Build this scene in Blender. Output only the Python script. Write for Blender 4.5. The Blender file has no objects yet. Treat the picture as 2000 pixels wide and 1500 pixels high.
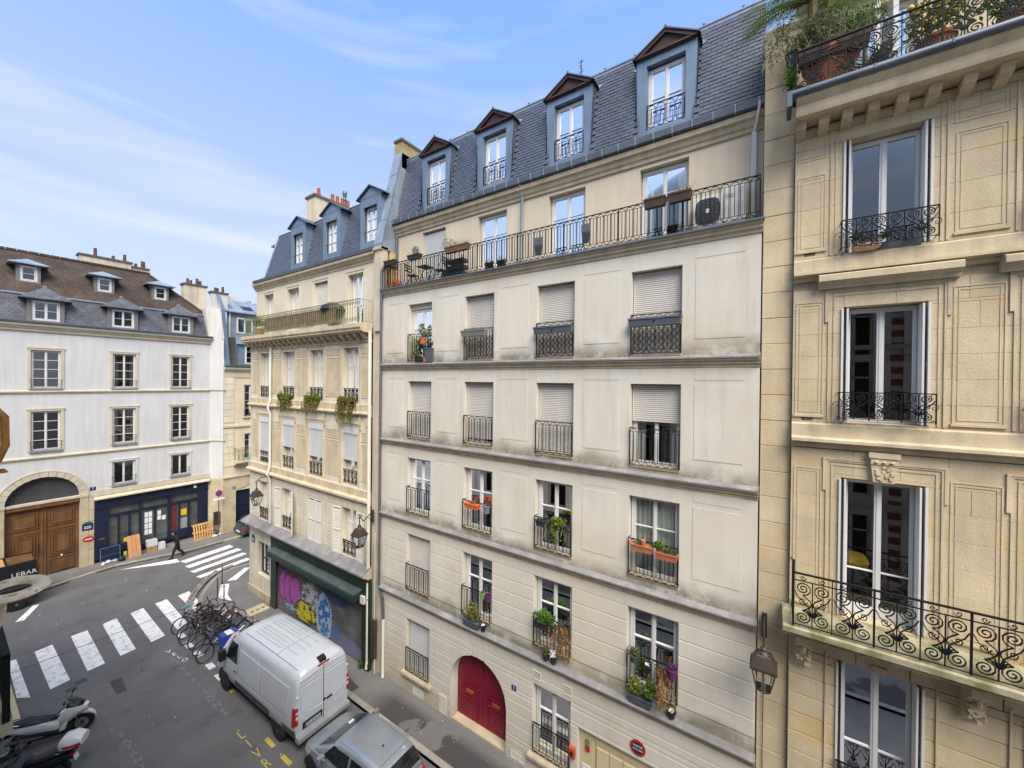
import bpy, bmesh, math, random
from math import radians as R, pi, sin, cos
from mathutils import Vector, Matrix
S=bpy.context.scene; COL=S.collection
rnd=random.Random(7)
# ---------------- camera, sky, sun, exposure ----------------
cd=bpy.data.cameras.new('camera'); cam=bpy.data.objects.new('camera',cd); COL.objects.link(cam); S.camera=cam
cd.sensor_fit='HORIZONTAL'; cd.sensor_width=36; cd.lens=36*760/2000; cd.clip_start=.05; cd.clip_end=2000
yaw,pit,rol=R(56.29),R(-.33),R(.59)
F=Vector((sin(yaw)*cos(pit),cos(yaw)*cos(pit),sin(pit))); R0=Vector((cos(yaw),-sin(yaw),0)); U0=R0.cross(F)
RX=R0*cos(rol)+U0*sin(rol); UX=U0*cos(rol)-R0*sin(rol)
m=Matrix((RX,UX,-F)).transposed().to_4x4(); m.translation=(0,0,12); cam.matrix_world=m
SUN_EL,SUN_AZ=R(50),R(222)          # azimuth measured from +Y towards +X
w=bpy.data.worlds.new('World'); S.world=w; w.use_nodes=True; N=w.node_tree.nodes; L=w.node_tree.links; N.clear()
out=N.new('ShaderNodeOutputWorld'); bg=N.new('ShaderNodeBackground'); sky=N.new('ShaderNodeTexSky'); sky.sky_type='NISHITA'; sky.sun_disc=False
sky.sun_elevation=SUN_EL; sky.sun_rotation=SUN_AZ; sky.air_density=1.0; sky.dust_density=.6; sky.ozone_density=1.1; sky.altitude=50
bg.inputs[1].default_value=.15
tc=N.new('ShaderNodeTexCoord'); mp=N.new('ShaderNodeMapping'); mp.inputs['Scale'].default_value=(.9,1.1,8.5); mp.inputs['Rotation'].default_value=(R(3),R(3),R(10)); mp.inputs['Location'].default_value=(.35,.2,.6)
nz=N.new('ShaderNodeTexNoise'); nz.inputs['Scale'].default_value=1.25; nz.inputs['Detail'].default_value=5; nz.inputs['Roughness'].default_value=.5; nz.inputs['Distortion'].default_value=.5
cr=N.new('ShaderNodeValToRGB'); cr.color_ramp.elements[0].position=.52; cr.color_ramp.elements[1].position=.74; cr.color_ramp.elements[1].color=(.6,.6,.6,1)
sx=N.new('ShaderNodeSeparateXYZ'); hr=N.new('ShaderNodeMapRange'); hr.inputs[1].default_value=.1; hr.inputs[2].default_value=1; hr.inputs[3].default_value=.97; hr.inputs[4].default_value=.9
gr=N.new('ShaderNodeValToRGB'); ge=gr.color_ramp.elements
for p,c in ((0,(.76,.82,.96)),(.27,(.47,.69,1)),(.5,(.2,.475,1)),(.85,(.14,.4,.95))):
    e=ge[0] if p==0 else (ge[1] if p==.85 else ge.new(p)); e.position=p; e.color=(*c,1)
gs=N.new('ShaderNodeMix'); gs.data_type='RGBA'; gs.blend_type='MULTIPLY'; gs.inputs[0].default_value=1; gs.inputs[7].default_value=(1.62,1.62,1.62,1)
bw=N.new('ShaderNodeMix'); bw.data_type='RGBA'; bw.inputs[7].default_value=(1.08,1.34,1.8,1); bc=N.new('ShaderNodeMix'); bc.data_type='RGBA'; bc.inputs[7].default_value=(1.5,1.58,1.66,1)
L.new(tc.outputs['Generated'],mp.inputs[0]); L.new(mp.outputs[0],nz.inputs[0]); L.new(nz.outputs[0],cr.inputs[0])
L.new(tc.outputs['Generated'],sx.inputs[0]); L.new(sx.outputs[2],hr.inputs[0]); L.new(sx.outputs[2],gr.inputs[0]); L.new(gr.outputs[0],gs.inputs[6]); L.new(gs.outputs[2],bw.inputs[7]); L.new(hr.outputs[0],bw.inputs[0]); L.new(cr.outputs[0],bc.inputs[0])
L.new(sky.outputs[0],bw.inputs[6]); L.new(bw.outputs[2],bc.inputs[6]); L.new(bc.outputs[2],bg.inputs[0]); L.new(bg.outputs[0],out.inputs[0])
sl=bpy.data.lights.new('sun','SUN'); sl.energy=1.5; sl.angle=R(40); sl.color=(1,.93,.82); so=bpy.data.objects.new('sun',sl); COL.objects.link(so)
sd=Vector((sin(SUN_AZ)*cos(SUN_EL),cos(SUN_AZ)*cos(SUN_EL),sin(SUN_EL))); so.rotation_euler=sd.to_track_quat('Z','Y').to_euler()
S.view_settings.view_transform='Standard'; S.view_settings.look='None'; S.view_settings.exposure=2.06; S.view_settings.gamma=1; S.view_settings.use_curve_mapping=False
S.cycles.max_bounces=6; S.cycles.transparent_max_bounces=16
# ---------------- materials ----------------
def node(nt,t,**k):
    n=nt.nodes.new('ShaderNode'+t)
    for a,b in k.items(): setattr(n,a,b)
    return n
def M(name,col,rough=.8,var=.12,vs=1.2,bump=0,bs=60,metal=0,spec=.4,objvar=0,streak=0,stain=None,stain_amt=0,stain_s=1,extra=None,coat=0,grain=.06):
    mt=bpy.data.materials.new(name); mt.use_nodes=True; nt=mt.node_tree; b=nt.nodes['Principled BSDF']; l=nt.links
    b.inputs['Roughness'].default_value=rough; b.inputs['Metallic'].default_value=metal; b.inputs['Specular IOR Level'].default_value=spec
    if coat: b.inputs['Coat Weight'].default_value=coat; b.inputs['Coat Roughness'].default_value=.06
    ge=node(nt,'NewGeometry'); pos=ge.outputs['Position']
    def noise(scale,detail=5,vec=None,rg=.55):
        n=node(nt,'TexNoise'); n.inputs['Scale'].default_value=scale; n.inputs['Detail'].default_value=detail; n.inputs['Roughness'].default_value=rg
        l.new(vec or pos,n.inputs['Vector']); return n.outputs[0]
    def mr(v,a,b2,c,d):
        n=node(nt,'MapRange'); l.new(v,n.inputs[0]); 
        for i,x in enumerate((a,b2,c,d)): n.inputs[i+1].default_value=x
        return n.outputs[0]
    def math_(op,a,b2):
        n=node(nt,'Math',operation=op)
        for i,x in enumerate((a,b2)):
            if isinstance(x,(int,float)): n.inputs[i].default_value=x
            else: l.new(x,n.inputs[i])
        return n.outputs[0]
    def mixc(f,a,c,mode='MIX'):
        n=node(nt,'Mix',data_type='RGBA',blend_type=mode)
        if isinstance(f,(int,float)): n.inputs[0].default_value=f
        else: l.new(f,n.inputs[0])
        for i,x in ((6,a),(7,c)):
            if isinstance(x,tuple): n.inputs[i].default_value=(*x,1)
            else: l.new(x,n.inputs[i])
        return n.outputs[2]
    val=mr(noise(vs),.3,.7,1-var,1+var)
    if grain: val=math_('MULTIPLY',val,mr(noise(bs,3),.25,.75,1-grain,1+grain))
    if streak:
        vm=node(nt,'VectorMath',operation='MULTIPLY'); l.new(pos,vm.inputs[0]); vm.inputs[1].default_value=(2.6,2.6,.22)
        val=math_('MULTIPLY',val,mr(noise(1.6,6,vm.outputs[0],.6),.38,.68,1+streak*.2,1-streak))
    if objvar:
        oi=node(nt,'ObjectInfo'); val=math_('MULTIPLY',val,mr(oi.outputs['Random'],0,1,1-objvar,1+objvar))
    g=node(nt,'CombineColor'); 
    for i in range(3): l.new(val,g.inputs[i])
    c=mixc(1.0,tuple(col),g.outputs[0],'MULTIPLY')
    if stain: c=mixc(math_('MULTIPLY',mr(noise(stain_s,7,None,.65),.52,.68,0,1),stain_amt),c,tuple(stain))
    if extra: c=extra(nt,l,pos,c,noise,mr,math_,mixc)
    l.new(c,b.inputs['Base Color'])
    if bump:
        bn=node(nt,'Bump'); bn.inputs['Strength'].default_value=bump; bn.inputs['Distance'].default_value=.02; l.new(noise(bs,4),bn.inputs['Height']); l.new(bn.outputs[0],b.inputs['Normal'])
    return mt
def grime_b(nt,l,pos,c,noise,mr,m,mixc):
    # moss and dirt splashed on the render just above each string course
    s=node(nt,'SeparateXYZ'); l.new(pos,s.inputs[0]); z=s.outputs[2]
    h=m('MODULO',m('SUBTRACT',z,3.74),2.977)
    nb=noise(2.2,6,None,.6); n2=noise(.8,4)
    k=mr(m('SUBTRACT',h,m('MULTIPLY',m('SUBTRACT',n2,.42),.9)),.04,.4,1,0)
    k=m('MULTIPLY',m('MULTIPLY',k,mr(z,3.6,3.75,0,1)),mr(nb,.3,.5,.2,1)); k=m('MULTIPLY',k,mr(z,14.6,15.0,1,0))
    c=mixc(m('MULTIPLY',k,.88),c,(.19,.175,.135))
    k2=m('MULTIPLY',mr(h,.02,.2,1,0),mr(noise(7,5),.5,.62,0,1)); k2=m('MULTIPLY',m('MULTIPLY',k2,mr(z,3.6,3.75,0,1)),mr(z,14.6,15.0,1,0))
    c=mixc(m('MULTIPLY',k2,.8),c,(.13,.125,.07))
    # rain streaks coming down from the course above
    k3=m('MULTIPLY',mr(h,2.2,2.95,0,1),mr(noise(1.4,4),.5,.66,0,1)); c=mixc(m('MULTIPLY',k3,.3),c,(.45,.34,.2))
    vm=node(nt,'VectorMath',operation='MULTIPLY'); l.new(pos,vm.inputs[0]); vm.inputs[1].default_value=(3,3,.35)
    k5=m('MULTIPLY',mr(noise(1.1,5,vm.outputs[0],.6),.56,.72,0,1),mr(z,9,10.5,.25,1)); c=mixc(m('MULTIPLY',k5,.35),c,(.36,.35,.34))
    c=mixc(m('MULTIPLY',mr(noise(.55,4),.46,.66,0,1),.35),c,(.56,.46,.325)); c=mixc(m('MULTIPLY',mr(noise(.9,5,None,.6),.55,.75,0,1),.35),c,(.61,.61,.58))
    k4=m('MULTIPLY',mr(z,.1,1.1,1,0),mr(nb,.35,.65,.1,1)); return mixc(m('MULTIPLY',k4,.6),c,(.3,.22,.12))
def wet(nt,l,pos,c,noise,mr,m,mixc):
    k=mr(noise(.5,6,None,.55),.44,.47,0,1); s=node(nt,'SeparateXYZ'); l.new(pos,s.inputs[0])
    k=m('MULTIPLY',k,m('MULTIPLY',mr(s.outputs[1],12.5,11.5,0,1),mr(s.outputs[0],10.0,9.6,0,1)))
    return mixc(m('MULTIPLY',k,.85),c,(.05,.045,.048))
def tracks(nt,l,pos,c,noise,mr,m,mixc):
    k=mr(noise(.35,6,None,.6),.4,.62,0,1); c=mixc(m('MULTIPLY',k,.35),c,(.17,.164,.165))
    c=mixc(m('MULTIPLY',mr(noise(.9,7,None,.7),.56,.66,0,1),.45),c,(.062,.06,.062)); k=mr(noise(90,2),.66,.72,0,1); return mixc(m('MULTIPLY',k,.5),c,(.16,.16,.16))
def moss(nt,l,pos,c,noise,mr,m,mixc):
    return mixc(m('MULTIPLY',mr(noise(3,6),.42,.6,0,1),.85),c,(.16,.17,.06))
def rows(h,wd,dark,ax='x'):
    def f(nt,l,pos,c,noise,mr,m,mixc):
        s=node(nt,'SeparateXYZ'); l.new(pos,s.inputs[0]); cb=node(nt,'CombineXYZ'); l.new(s.outputs[0 if ax=='x' else 1],cb.inputs[0]); l.new(s.outputs[2],cb.inputs[1])
        bt=node(nt,'TexBrick'); l.new(cb.outputs[0],bt.inputs['Vector']); bt.inputs['Scale'].default_value=1; bt.inputs['Brick Width'].default_value=wd; bt.inputs['Row Height'].default_value=h; bt.inputs['Mortar Size'].default_value=.012
        bt.inputs['Color1'].default_value=(.8,.8,.8,1); bt.inputs['Color2'].default_value=(1.25,1.2,1.15,1); bt.inputs['Mortar'].default_value=(dark,dark,dark,1)
        return mixc(1.0,c,bt.outputs[0],'MULTIPLY')
    return f
wall_b=M('wall_render',(.62,.58,.495),.9,.06,.7,bump=.15,bs=45,streak=.05,extra=grime_b,grain=.04)
wall_b5=M('wall_render_warm',(.58,.495,.375),.9,.06,.8,bump=.12,bs=45,streak=.06,grain=.04)
trim_b=M('stone_moulding',(.49,.405,.28),.85,.12,1.5,streak=.2,bump=.1)
stone_c=M('limestone',(.565,.455,.295),.85,.1,1.6,bump=.35,bs=38,objvar=.05,streak=.08,stain=(.58,.39,.15),stain_amt=.75,stain_s=.9,grain=.12)
stone_m=M('limestone_moulding',(.57,.465,.31),.85,.1,2,bump=.25,bs=40,streak=.2,stain=(.3,.27,.2),stain_amt=.45,stain_s=1.5)
stone_d=M('limestone_pale',(.65,.58,.445),.85,.09,1.5,bump=.2,bs=40,streak=.16,objvar=.04)
stone_d4=M('wall_cream',(.6,.53,.41),.9,.06,1)
wall_a=M('wall_white',(.545,.54,.535),.92,.05,.6,bump=.08,bs=40,streak=.1,grain=.02)
trim_a=M('trim_cream',(.52,.455,.34),.88,.08,1.2,streak=.1)
base_a=M('stone_base',(.50,.41,.27),.9,.15,1.5,bump=.3,bs=30,stain=(.25,.2,.13),stain_amt=.5)
slate=M('slate',(.068,.08,.115),.42,.18,5,objvar=.14,spec=.5,grain=.15,bs=30)
slate_far=M('slate_far',(.095,.10,.12),.5,.25,1.5,extra=rows(.14,.22,.5))
tile=M('clay_tile',(.062,.044,.037),.85,.35,.9,extra=rows(.13,.18,.45),stain=(.11,.07,.04),stain_amt=.5,stain_s=.5)
zinc=M('zinc',(.30,.345,.41),.42,.14,1.5,metal=.35,streak=.18)
zinc_blue=M('zinc_blue',(.17,.23,.31),.45,.14,1.5,metal=.3,streak=.15)
zinc_dark=M('zinc_dark',(.11,.125,.15),.45,.18,2,metal=.35)
zinc_sill=M('zinc_sill',(.225,.215,.215),.6,.2,2,metal=.0,stain=(.33,.32,.33),stain_amt=.5,stain_s=2)
white=M('white_paint',(.62,.61,.6),.45,.04,2,grain=.02)
offwhite=M('cream_paint',(.68,.65,.56),.5,.06,2)
grey_shut=M('shutter_grey',(.58,.54,.485),.5,.06,2,stain=(.4,.39,.38),stain_amt=.4)
white_shut=M('shutter_white',(.56,.555,.55),.5,.05,2)
iron=M('iron_black',(.009,.0105,.012),.6,.2,4,spec=.15)
iron_brown=M('iron_brown',(.05,.028,.018),.6,.3,4)
iron_green=M('iron_green',(.2,.22,.11),.6,.3,3)
copper_brown=M('lamp_brown',(.05,.036,.03),.5,.2,5)
asphalt=M('asphalt',(.128,.124,.127),.85,.16,.6,bump=.3,bs=120,extra=tracks,grain=.2)
pave=M('pavement_asphalt',(.17,.16,.155),.9,.14,1.0,bump=.2,bs=100,extra=wet,grain=.15)
granite=M('granite',(.3,.275,.24),.8,.15,3,bump=.2,bs=50,objvar=.2)
gutter_m=M('gutter_stone',(.23,.21,.18),.8,.2,2,objvar=.2)
def worn(nt,l,pos,c,noise,mr,m,mixc): return mixc(mr(noise(4,8,None,.75),.5,.68,0,.85),c,(.14,.135,.135))
road_paint=M('road_paint',(.8,.79,.78),.75,.06,2,extra=worn,grain=.1,bs=80)
road_faded=M('road_paint_faded',(.21,.21,.215),.85,.2,5,grain=.3,bs=40)
road_yellow=M('road_paint_yellow',(.62,.46,.07),.75,.15,4,extra=worn)
def paint(n,c,r=.35,**k): return M(n,c,r,k.pop('var',.03),2,grain=k.pop('grain',.01),**k)
green_shop=paint('shop_green',(.014,.036,.025),.4,var=.2)
navy=paint('shop_navy',(.012,.018,.042),.35,var=.15)
red_door=paint('door_red',(.19,.006,.025),.35,var=.12)
wood_a=M('door_oak',(.16,.075,.028),.5,.3,1.2,streak=.35,bump=.1)
wood_p=M('pallet_wood',(.52,.29,.1),.7,.2,3,objvar=.12)
wood_o=M('board_orange',(.55,.27,.12),.6,.1,2,objvar=.08)
wood_r=M('dormer_wood',(.05,.026,.026),.7,.25,3)
wood_pan=M('planter_wood',(.16,.085,.05),.7,.2,3)
gold=paint('brass',(.75,.5,.16),.25,metal=.9)
silver=paint('car_silver',(.37,.41,.47),.3,metal=.55,coat=.6)
van_white=paint('van_paint',(.58,.61,.66),.35,coat=.4,metal=.1,extra=lambda nt,l,pos,c,noise,mr,m,mixc:(lambda s:(l.new(pos,s.inputs[0]),mixc(m('MULTIPLY',mr(s.outputs[2],1.3,.4,0,.5),mr(noise(4),.3,.7,.4,1)),c,(.35,.31,.26)))[1])(node(nt,'SeparateXYZ')))
black=paint('black_plastic',(.014,.014,.016),.5)
grey_p=paint('grey_plastic',(.07,.073,.08),.6)
rubber=paint('rubber',(.012,.012,.012),.8)
rim_m=paint('rim_metal',(.25,.25,.26),.4,metal=.6)
chrome=paint('chrome',(.6,.6,.62),.15,metal=1)
red_l=paint('lamp_red',(.4,.008,.008),.2,coat=.5)
amber=paint('lamp_amber',(.6,.18,.01),.25)
dark_glass=paint('glass_dark',(.012,.014,.016),.05,spec=.8)
car_glass=paint('glass_car',(.025,.04,.04),.05,spec=.7)
white_glossy=paint('white_gloss',(.72,.73,.74),.3,coat=.4)
blue_p=paint('blue_plastic',(.02,.06,.34),.4); red_p=paint('red_plastic',(.45,.02,.02),.4); orange_p=paint('orange_plastic',(.6,.14,.04),.5)
enamel_blue=paint('enamel_blue',(.012,.022,.12),.3); enamel_green=paint('enamel_green',(.02,.1,.06),.3)
purple_p=paint('purple_plastic',(.1,.02,.12),.6); blueteal=paint('teal',(.05,.3,.4),.5)
terracotta=M('terracotta',(.42,.15,.07),.75,.15,4); grey_pot=M('pot_grey',(.085,.095,.12),.6,.1,4); dark_pot=M('pot_dark',(.03,.032,.04),.6,.1,4); brown_pot=M('pot_brown',(.06,.038,.03),.7,.15,4)
ochre_side=M('chimney_ochre',(.34,.25,.13),.9,.25,3,streak=.2); cream_side=M('chimney_render',(.55,.47,.36),.9,.12,1.5,streak=.25); white_side=M('party_wall_white',(.6,.58,.55),.92,.08,1,streak=.2)
pot_dk=M('chimney_pot_dark',(.11,.05,.035),.8,.2,4); pot_red=M('chimney_pot',(.33,.075,.03),.8,.2,4); soot=M('chimney_cap',(.1,.09,.075),.9,.3,3)
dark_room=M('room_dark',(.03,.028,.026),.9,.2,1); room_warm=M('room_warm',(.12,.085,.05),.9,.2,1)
card=M('cardboard',(.38,.24,.13),.8,.1,3); paper=M('paper',(.75,.75,.76),.8,.05,2); cloth_dark=M('cloth_dark',(.012,.013,.017),.8,.3,5); skin=M('skin',(.4,.22,.15),.6,.05,5); cloth_grey=M('cloth_grey',(.06,.062,.075),.8,.2,8); hair_m=M('hair',(.015,.012,.01),.7,.2,8)
moss_stone=M('stone_mossy',(.42,.37,.25),.9,.15,2,bump=.3,bs=40,extra=moss)
rust=M('painted_rust',(.66,.56,.40),.6,.15,8,stain=(.22,.08,.02),stain_amt=.9,stain_s=14,bump=.2,bs=60)
rust_o=M('rust_orange',(.36,.16,.03),.6,.35,12,bump=.2,bs=60)
def leafm(n,c,c2,s=9,tr=.25): 
    mt=M(n,c,.55,.35,6,stain=c2,stain_amt=.8,stain_s=s); 
    nt=mt.node_tree; l=nt.links; b=nt.nodes['Principled BSDF']; o=nt.nodes['Material Output']; t=node(nt,'BsdfTranslucent'); x=node(nt,'MixShader'); x.inputs[0].default_value=.4
    l.new(b.inputs['Base Color'].links[0].from_socket,t.inputs[0]); l.new(b.outputs[0],x.inputs[1]); l.new(t.outputs[0],x.inputs[2]); l.new(x.outputs[0],o.inputs[0]); return mt
leaf_g=leafm('leaf_green',(.075,.145,.03),(.12,.19,.045)); leaf_y=leafm('leaf_yellowgreen',(.17,.21,.022),(.3,.27,.03)); leaf_b=leafm('leaf_bright',(.09,.2,.02),(.15,.25,.03)); leaf_dry=leafm('leaf_dry',(.36,.2,.06),(.24,.09,.03)); leaf_ol=leafm('leaf_olive',(.13,.15,.06),(.19,.19,.1)); leaf_palm=leafm('leaf_palm',(.15,.21,.05),(.2,.24,.1)); leaf_or=leafm('leaf_golden',(.2,.17,.03),(.13,.16,.03)); leaf_pale=leafm('leaf_pale',(.22,.25,.15),(.12,.17,.06)); leaf_pink=leafm('leaf_pink',(.28,.2,.16),(.2,.12,.1))
flower_w=paint('flower_white',(.8,.8,.78),.7); flower_y=paint('flower_yellow',(.75,.5,.03),.6); flower_r=paint('flower_red',(.45,.03,.03),.6)
def curtain_mat(n,c):
    mt=bpy.data.materials.new(n); mt.use_nodes=True; nt=mt.node_tree; nt.nodes['Principled BSDF'].inputs['Base Color'].default_value=(*c,1); nt.nodes['Principled BSDF'].inputs['Roughness'].default_value=.9
    return mt
net=curtain_mat('curtain_net',(.42,.44,.41)); drape=curtain_mat('curtain_drape',(.62,.63,.62)); drape_g=curtain_mat('curtain_green',(.2,.27,.25))
def glassm(n,tint,ior):
    mt=bpy.data.materials.new(n); mt.use_nodes=True; nt=mt.node_tree; nt.nodes.clear(); o=nt.nodes.new('ShaderNodeOutputMaterial'); t=nt.nodes.new('ShaderNodeBsdfTransparent'); g=nt.nodes.new('ShaderNodeBsdfGlossy'); fr=nt.nodes.new('ShaderNodeFresnel'); mi=nt.nodes.new('ShaderNodeMixShader')
    t.inputs[0].default_value=(*tint,1); g.inputs['Roughness'].default_value=.015; g.inputs[0].default_value=(.95,.97,1,1); fr.inputs[0].default_value=ior
    nt.links.new(fr.outputs[0],mi.inputs[0]); nt.links.new(t.outputs[0],mi.inputs[1]); nt.links.new(g.outputs[0],mi.inputs[2]); nt.links.new(mi.outputs[0],o.inputs[0]); return mt
glass=glassm('window_glass',(.82,.86,.85),2.1); glass_lamp=glassm('lamp_glass',(.93,.93,.93),1.45)
# ---------------- mesh helpers ----------------
class Fr:
    def __init__(s,o,a,n): s.o=Vector(o); s.a=Vector(a); s.n=Vector(n)
    def p(s,a,n,z): return s.o+s.a*a+s.n*n+Vector((0,0,z))
STREET=lambda x: Fr((x,0,0),(0,1,0),(-1,0,0))
FACING=lambda y: Fr((0,y,0),(1,0,0),(0,-1,0))
class MB:
    def __init__(s,fr=None): s.v=[]; s.f=[]; s.fr=fr
    def add(s,pts,faces):
        k=len(s.v); s.v+=[(s.fr.p(*p) if s.fr else Vector(p)) for p in pts]; s.f+=[tuple(i+k for i in f) for f in faces]; return s
    def box(s,a0,a1,n0,n1,z0,z1):
        return s.add([(a0,n0,z0),(a1,n0,z0),(a1,n1,z0),(a0,n1,z0),(a0,n0,z1),(a1,n0,z1),(a1,n1,z1),(a0,n1,z1)],[(0,3,2,1),(4,5,6,7),(0,1,5,4),(1,2,6,5),(2,3,7,6),(3,0,4,7)])
    def quad(s,*p): return s.add(p,[tuple(range(len(p)))])
    def prism(s,poly,ax,c0,c1):
        f={'a':lambda p,c:(c,p[0],p[1]),'n':lambda p,c:(p[0],c,p[1]),'z':lambda p,c:(p[0],p[1],c)}[ax]; n=len(poly)
        return s.add([f(p,c0) for p in poly]+[f(p,c1) for p in poly],[tuple(range(n)),tuple(range(2*n-1,n-1,-1))]+[(i,(i+1)%n,n+(i+1)%n,n+i) for i in range(n)])
    def tube(s,pts,r,n=4,closed=False):
        P=[(s.fr.p(*p) if s.fr else Vector(p)) for p in pts]; k=len(s.v); N=len(P); rr=r if isinstance(r,(list,tuple)) else [r]*N; pu=None
        for i,p in enumerate(P):
            if closed: d=P[(i+1)%N]-P[i-1]
            else: d=P[min(i+1,N-1)]-P[max(i-1,0)]
            if d.length<1e-9: d=Vector((0,0,1))
            d.normalize()
            if pu is None:
                u=d.cross(Vector((0,0,1)) if abs(d.z)<.9 else Vector((1,0,0)))
            else: u=pu-d*pu.dot(d)
            u.normalize(); pu=u; v=d.cross(u)
            s.v+=[p+(u*cos(2*pi*(j+.5)/n)+v*sin(2*pi*(j+.5)/n))*rr[i] for j in range(n)]
        for i in range(N if closed else N-1):
            b=(i+1)%N
            s.f+=[(k+i*n+j,k+i*n+(j+1)%n,k+b*n+(j+1)%n,k+b*n+j) for j in range(n)]
        if not closed: s.f+=[tuple(k+j for j in range(n)),tuple(k+(N-1)*n+j for j in reversed(range(n)))]
        return s
    def bar(s,p,q,r=.008): return s.tube([p,q],r,4)
    def lathe(s,prof,ca=0,cn=0,n=16,cz=0,sa=1,sn=1):
        k=len(s.v); pts=[(ca+r*cos(2*pi*j/n)*sa,cn+r*sin(2*pi*j/n)*sn,cz+z) for r,z in prof for j in range(n)]
        m_=len(prof); fc=[(i*n+j,i*n+(j+1)%n,(i+1)*n+(j+1)%n,(i+1)*n+j) for i in range(m_-1) for j in range(n)]
        return s.add(pts,fc+[tuple(range(n)),tuple((m_-1)*n+j for j in reversed(range(n)))])
    def leaf(s,c,sz,rg,d=None):
        c=Vector(c); u=Vector((rg.gauss(0,1),rg.gauss(0,1),rg.gauss(0,1))) if d is None else Vector(d); u.normalize(); v=u.cross(Vector((rg.gauss(0,1),rg.gauss(0,1),rg.gauss(0,1)))); v.normalize(); w=u.cross(v)*.18*sz
        return s.add([c-u*sz,c+v*sz*.42+w,c+u*sz,c-v*sz*.42+w],[(0,1,2),(0,2,3)])
    def mesh(s,name,mat,smooth=False,center=True,fix=True):
        c=Vector((0,0,0))
        if center and s.v:
            c=Vector([(min(p[i] for p in s.v)+max(p[i] for p in s.v))/2 for i in range(3)])
        me=bpy.data.meshes.new(name); me.from_pydata([p-c for p in s.v],[],s.f)
        if fix:
            bm=bmesh.new(); bm.from_mesh(me); bmesh.ops.recalc_face_normals(bm,faces=bm.faces); bm.to_mesh(me); bm.free()
        if mat: me.materials.append(mat)
        if smooth:
            me.polygons.foreach_set('use_smooth',[True]*len(me.polygons)); me.set_sharp_from_angle(angle=R(smooth if smooth is not True else 40))
        me.update(); return me,c
WL={}
def wl(o): return WL.get(o.name,Vector((0,0,0)))
def put(name,me,loc,parent=None,world=True,mat4=None):
    o=bpy.data.objects.new(name,me); COL.objects.link(o)
    if parent: o.parent=parent
    loc=Vector(loc); WL[o.name]=loc
    l=loc-wl(parent) if (parent and world) else loc
    if mat4 is not None:
        mm=mat4.copy(); mm.translation=l; o.matrix_local=mm
    else: o.location=l
    return o
def part(name,mb,mat,parent=None,smooth=False,world=True,kind=None,label=None,fix=True):
    me,c=mb.mesh(name,mat,smooth,True,fix); o=put(name,me,c,parent,world)
    if not world and parent is not None: o.location=c-(LOC.get(parent.name,Vector((0,0,0))))
    if not world: LOC[o.name]=c
    if kind: o['kind']=kind
    if label: o['label']=label
    return o
LOC={}
def tag(o,label,cat,group=None):
    o['label']=label; o['category']=cat
    if group: o['group']=group
    return o
def thing(name,label,cat,loc=(0,0,0),rz=0,group=None):
    o=bpy.data.objects.new(name,None); o.empty_display_size=.2; COL.objects.link(o); o.location=loc; o.rotation_euler=(0,0,rz); WL[o.name]=Vector(loc); return tag(o,label,cat,group)
def single(name,mb,mat,label,cat,group=None,smooth=False): return tag(part(name,mb,mat,None,smooth),label,cat,group)
def struct(name,mb,mat,parent=None,fix=True):
    o=part(name,mb,mat,parent,fix=fix); o['kind']='structure'; return o
def copy_tree(o,parent=None):
    c=o.copy(); COL.objects.link(c); WL[c.name]=wl(o)
    if parent: c.parent=parent
    for ch in list(o.children): copy_tree(ch,c)
    return c
def text_mesh(txt,size,mat,ext=.002,cx=True):
    cu=bpy.data.curves.new('t','FONT'); cu.body=txt; cu.size=size; cu.extrude=ext; cu.resolution_u=2
    if cx: cu.align_x='CENTER'; cu.align_y='CENTER'
    o=bpy.data.objects.new('t',cu); COL.objects.link(o); dg=bpy.context.evaluated_depsgraph_get(); me=bpy.data.meshes.new_from_object(o.evaluated_get(dg)); bpy.data.objects.remove(o); bpy.data.curves.remove(cu); me.materials.clear(); me.materials.append(mat); return me
def axes(x,y,z):
    return Matrix((Vector(x),Vector(y),Vector(z))).transposed().to_4x4()
MAT_STREET=axes((0,-1,0),(0,0,1),(-1,0,0))   # lettering on a facade along the street, read from the street
MAT_FACING=axes((1,0,0),(0,0,1),(0,-1,0))
def free(a0,a1,ops,z0,z1):
    iv=[(a0,a1)]
    for o in ops:
        if o[2]<z1-1e-4 and o[3]>z0+1e-4:
            nv=[]
            for p,q in iv:
                if o[1]<=p or o[0]>=q: nv.append((p,q)); continue
                if o[0]>p: nv.append((p,o[0]))
                if o[1]<q: nv.append((o[1],q))
            iv=nv
    return iv
def wall(mb,a0,a1,z0,z1,ops,n=0,rev=.25):
    zs=sorted({z0,z1,*[z for o in ops for z in o[2:4] if z0<z<z1]})
    for za,zb in zip(zs,zs[1:]):
        for p,q in free(a0,a1,ops,za,zb): mb.quad((p,n,za),(q,n,za),(q,n,zb),(p,n,zb))
    for o in ops:
        b0,b1,c0,c1=o[:4]; d=n-(o[4] if len(o)>4 else rev)
        mb.quad((b0,n,c0),(b0,d,c0),(b0,d,c1),(b0,n,c1)); mb.quad((b1,n,c0),(b1,n,c1),(b1,d,c1),(b1,d,c0)); mb.quad((b0,n,c1),(b0,d,c1),(b1,d,c1),(b1,n,c1)); mb.quad((b0,n,c0),(b1,n,c0),(b1,d,c0),(b0,d,c0))
    return mb
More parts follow.
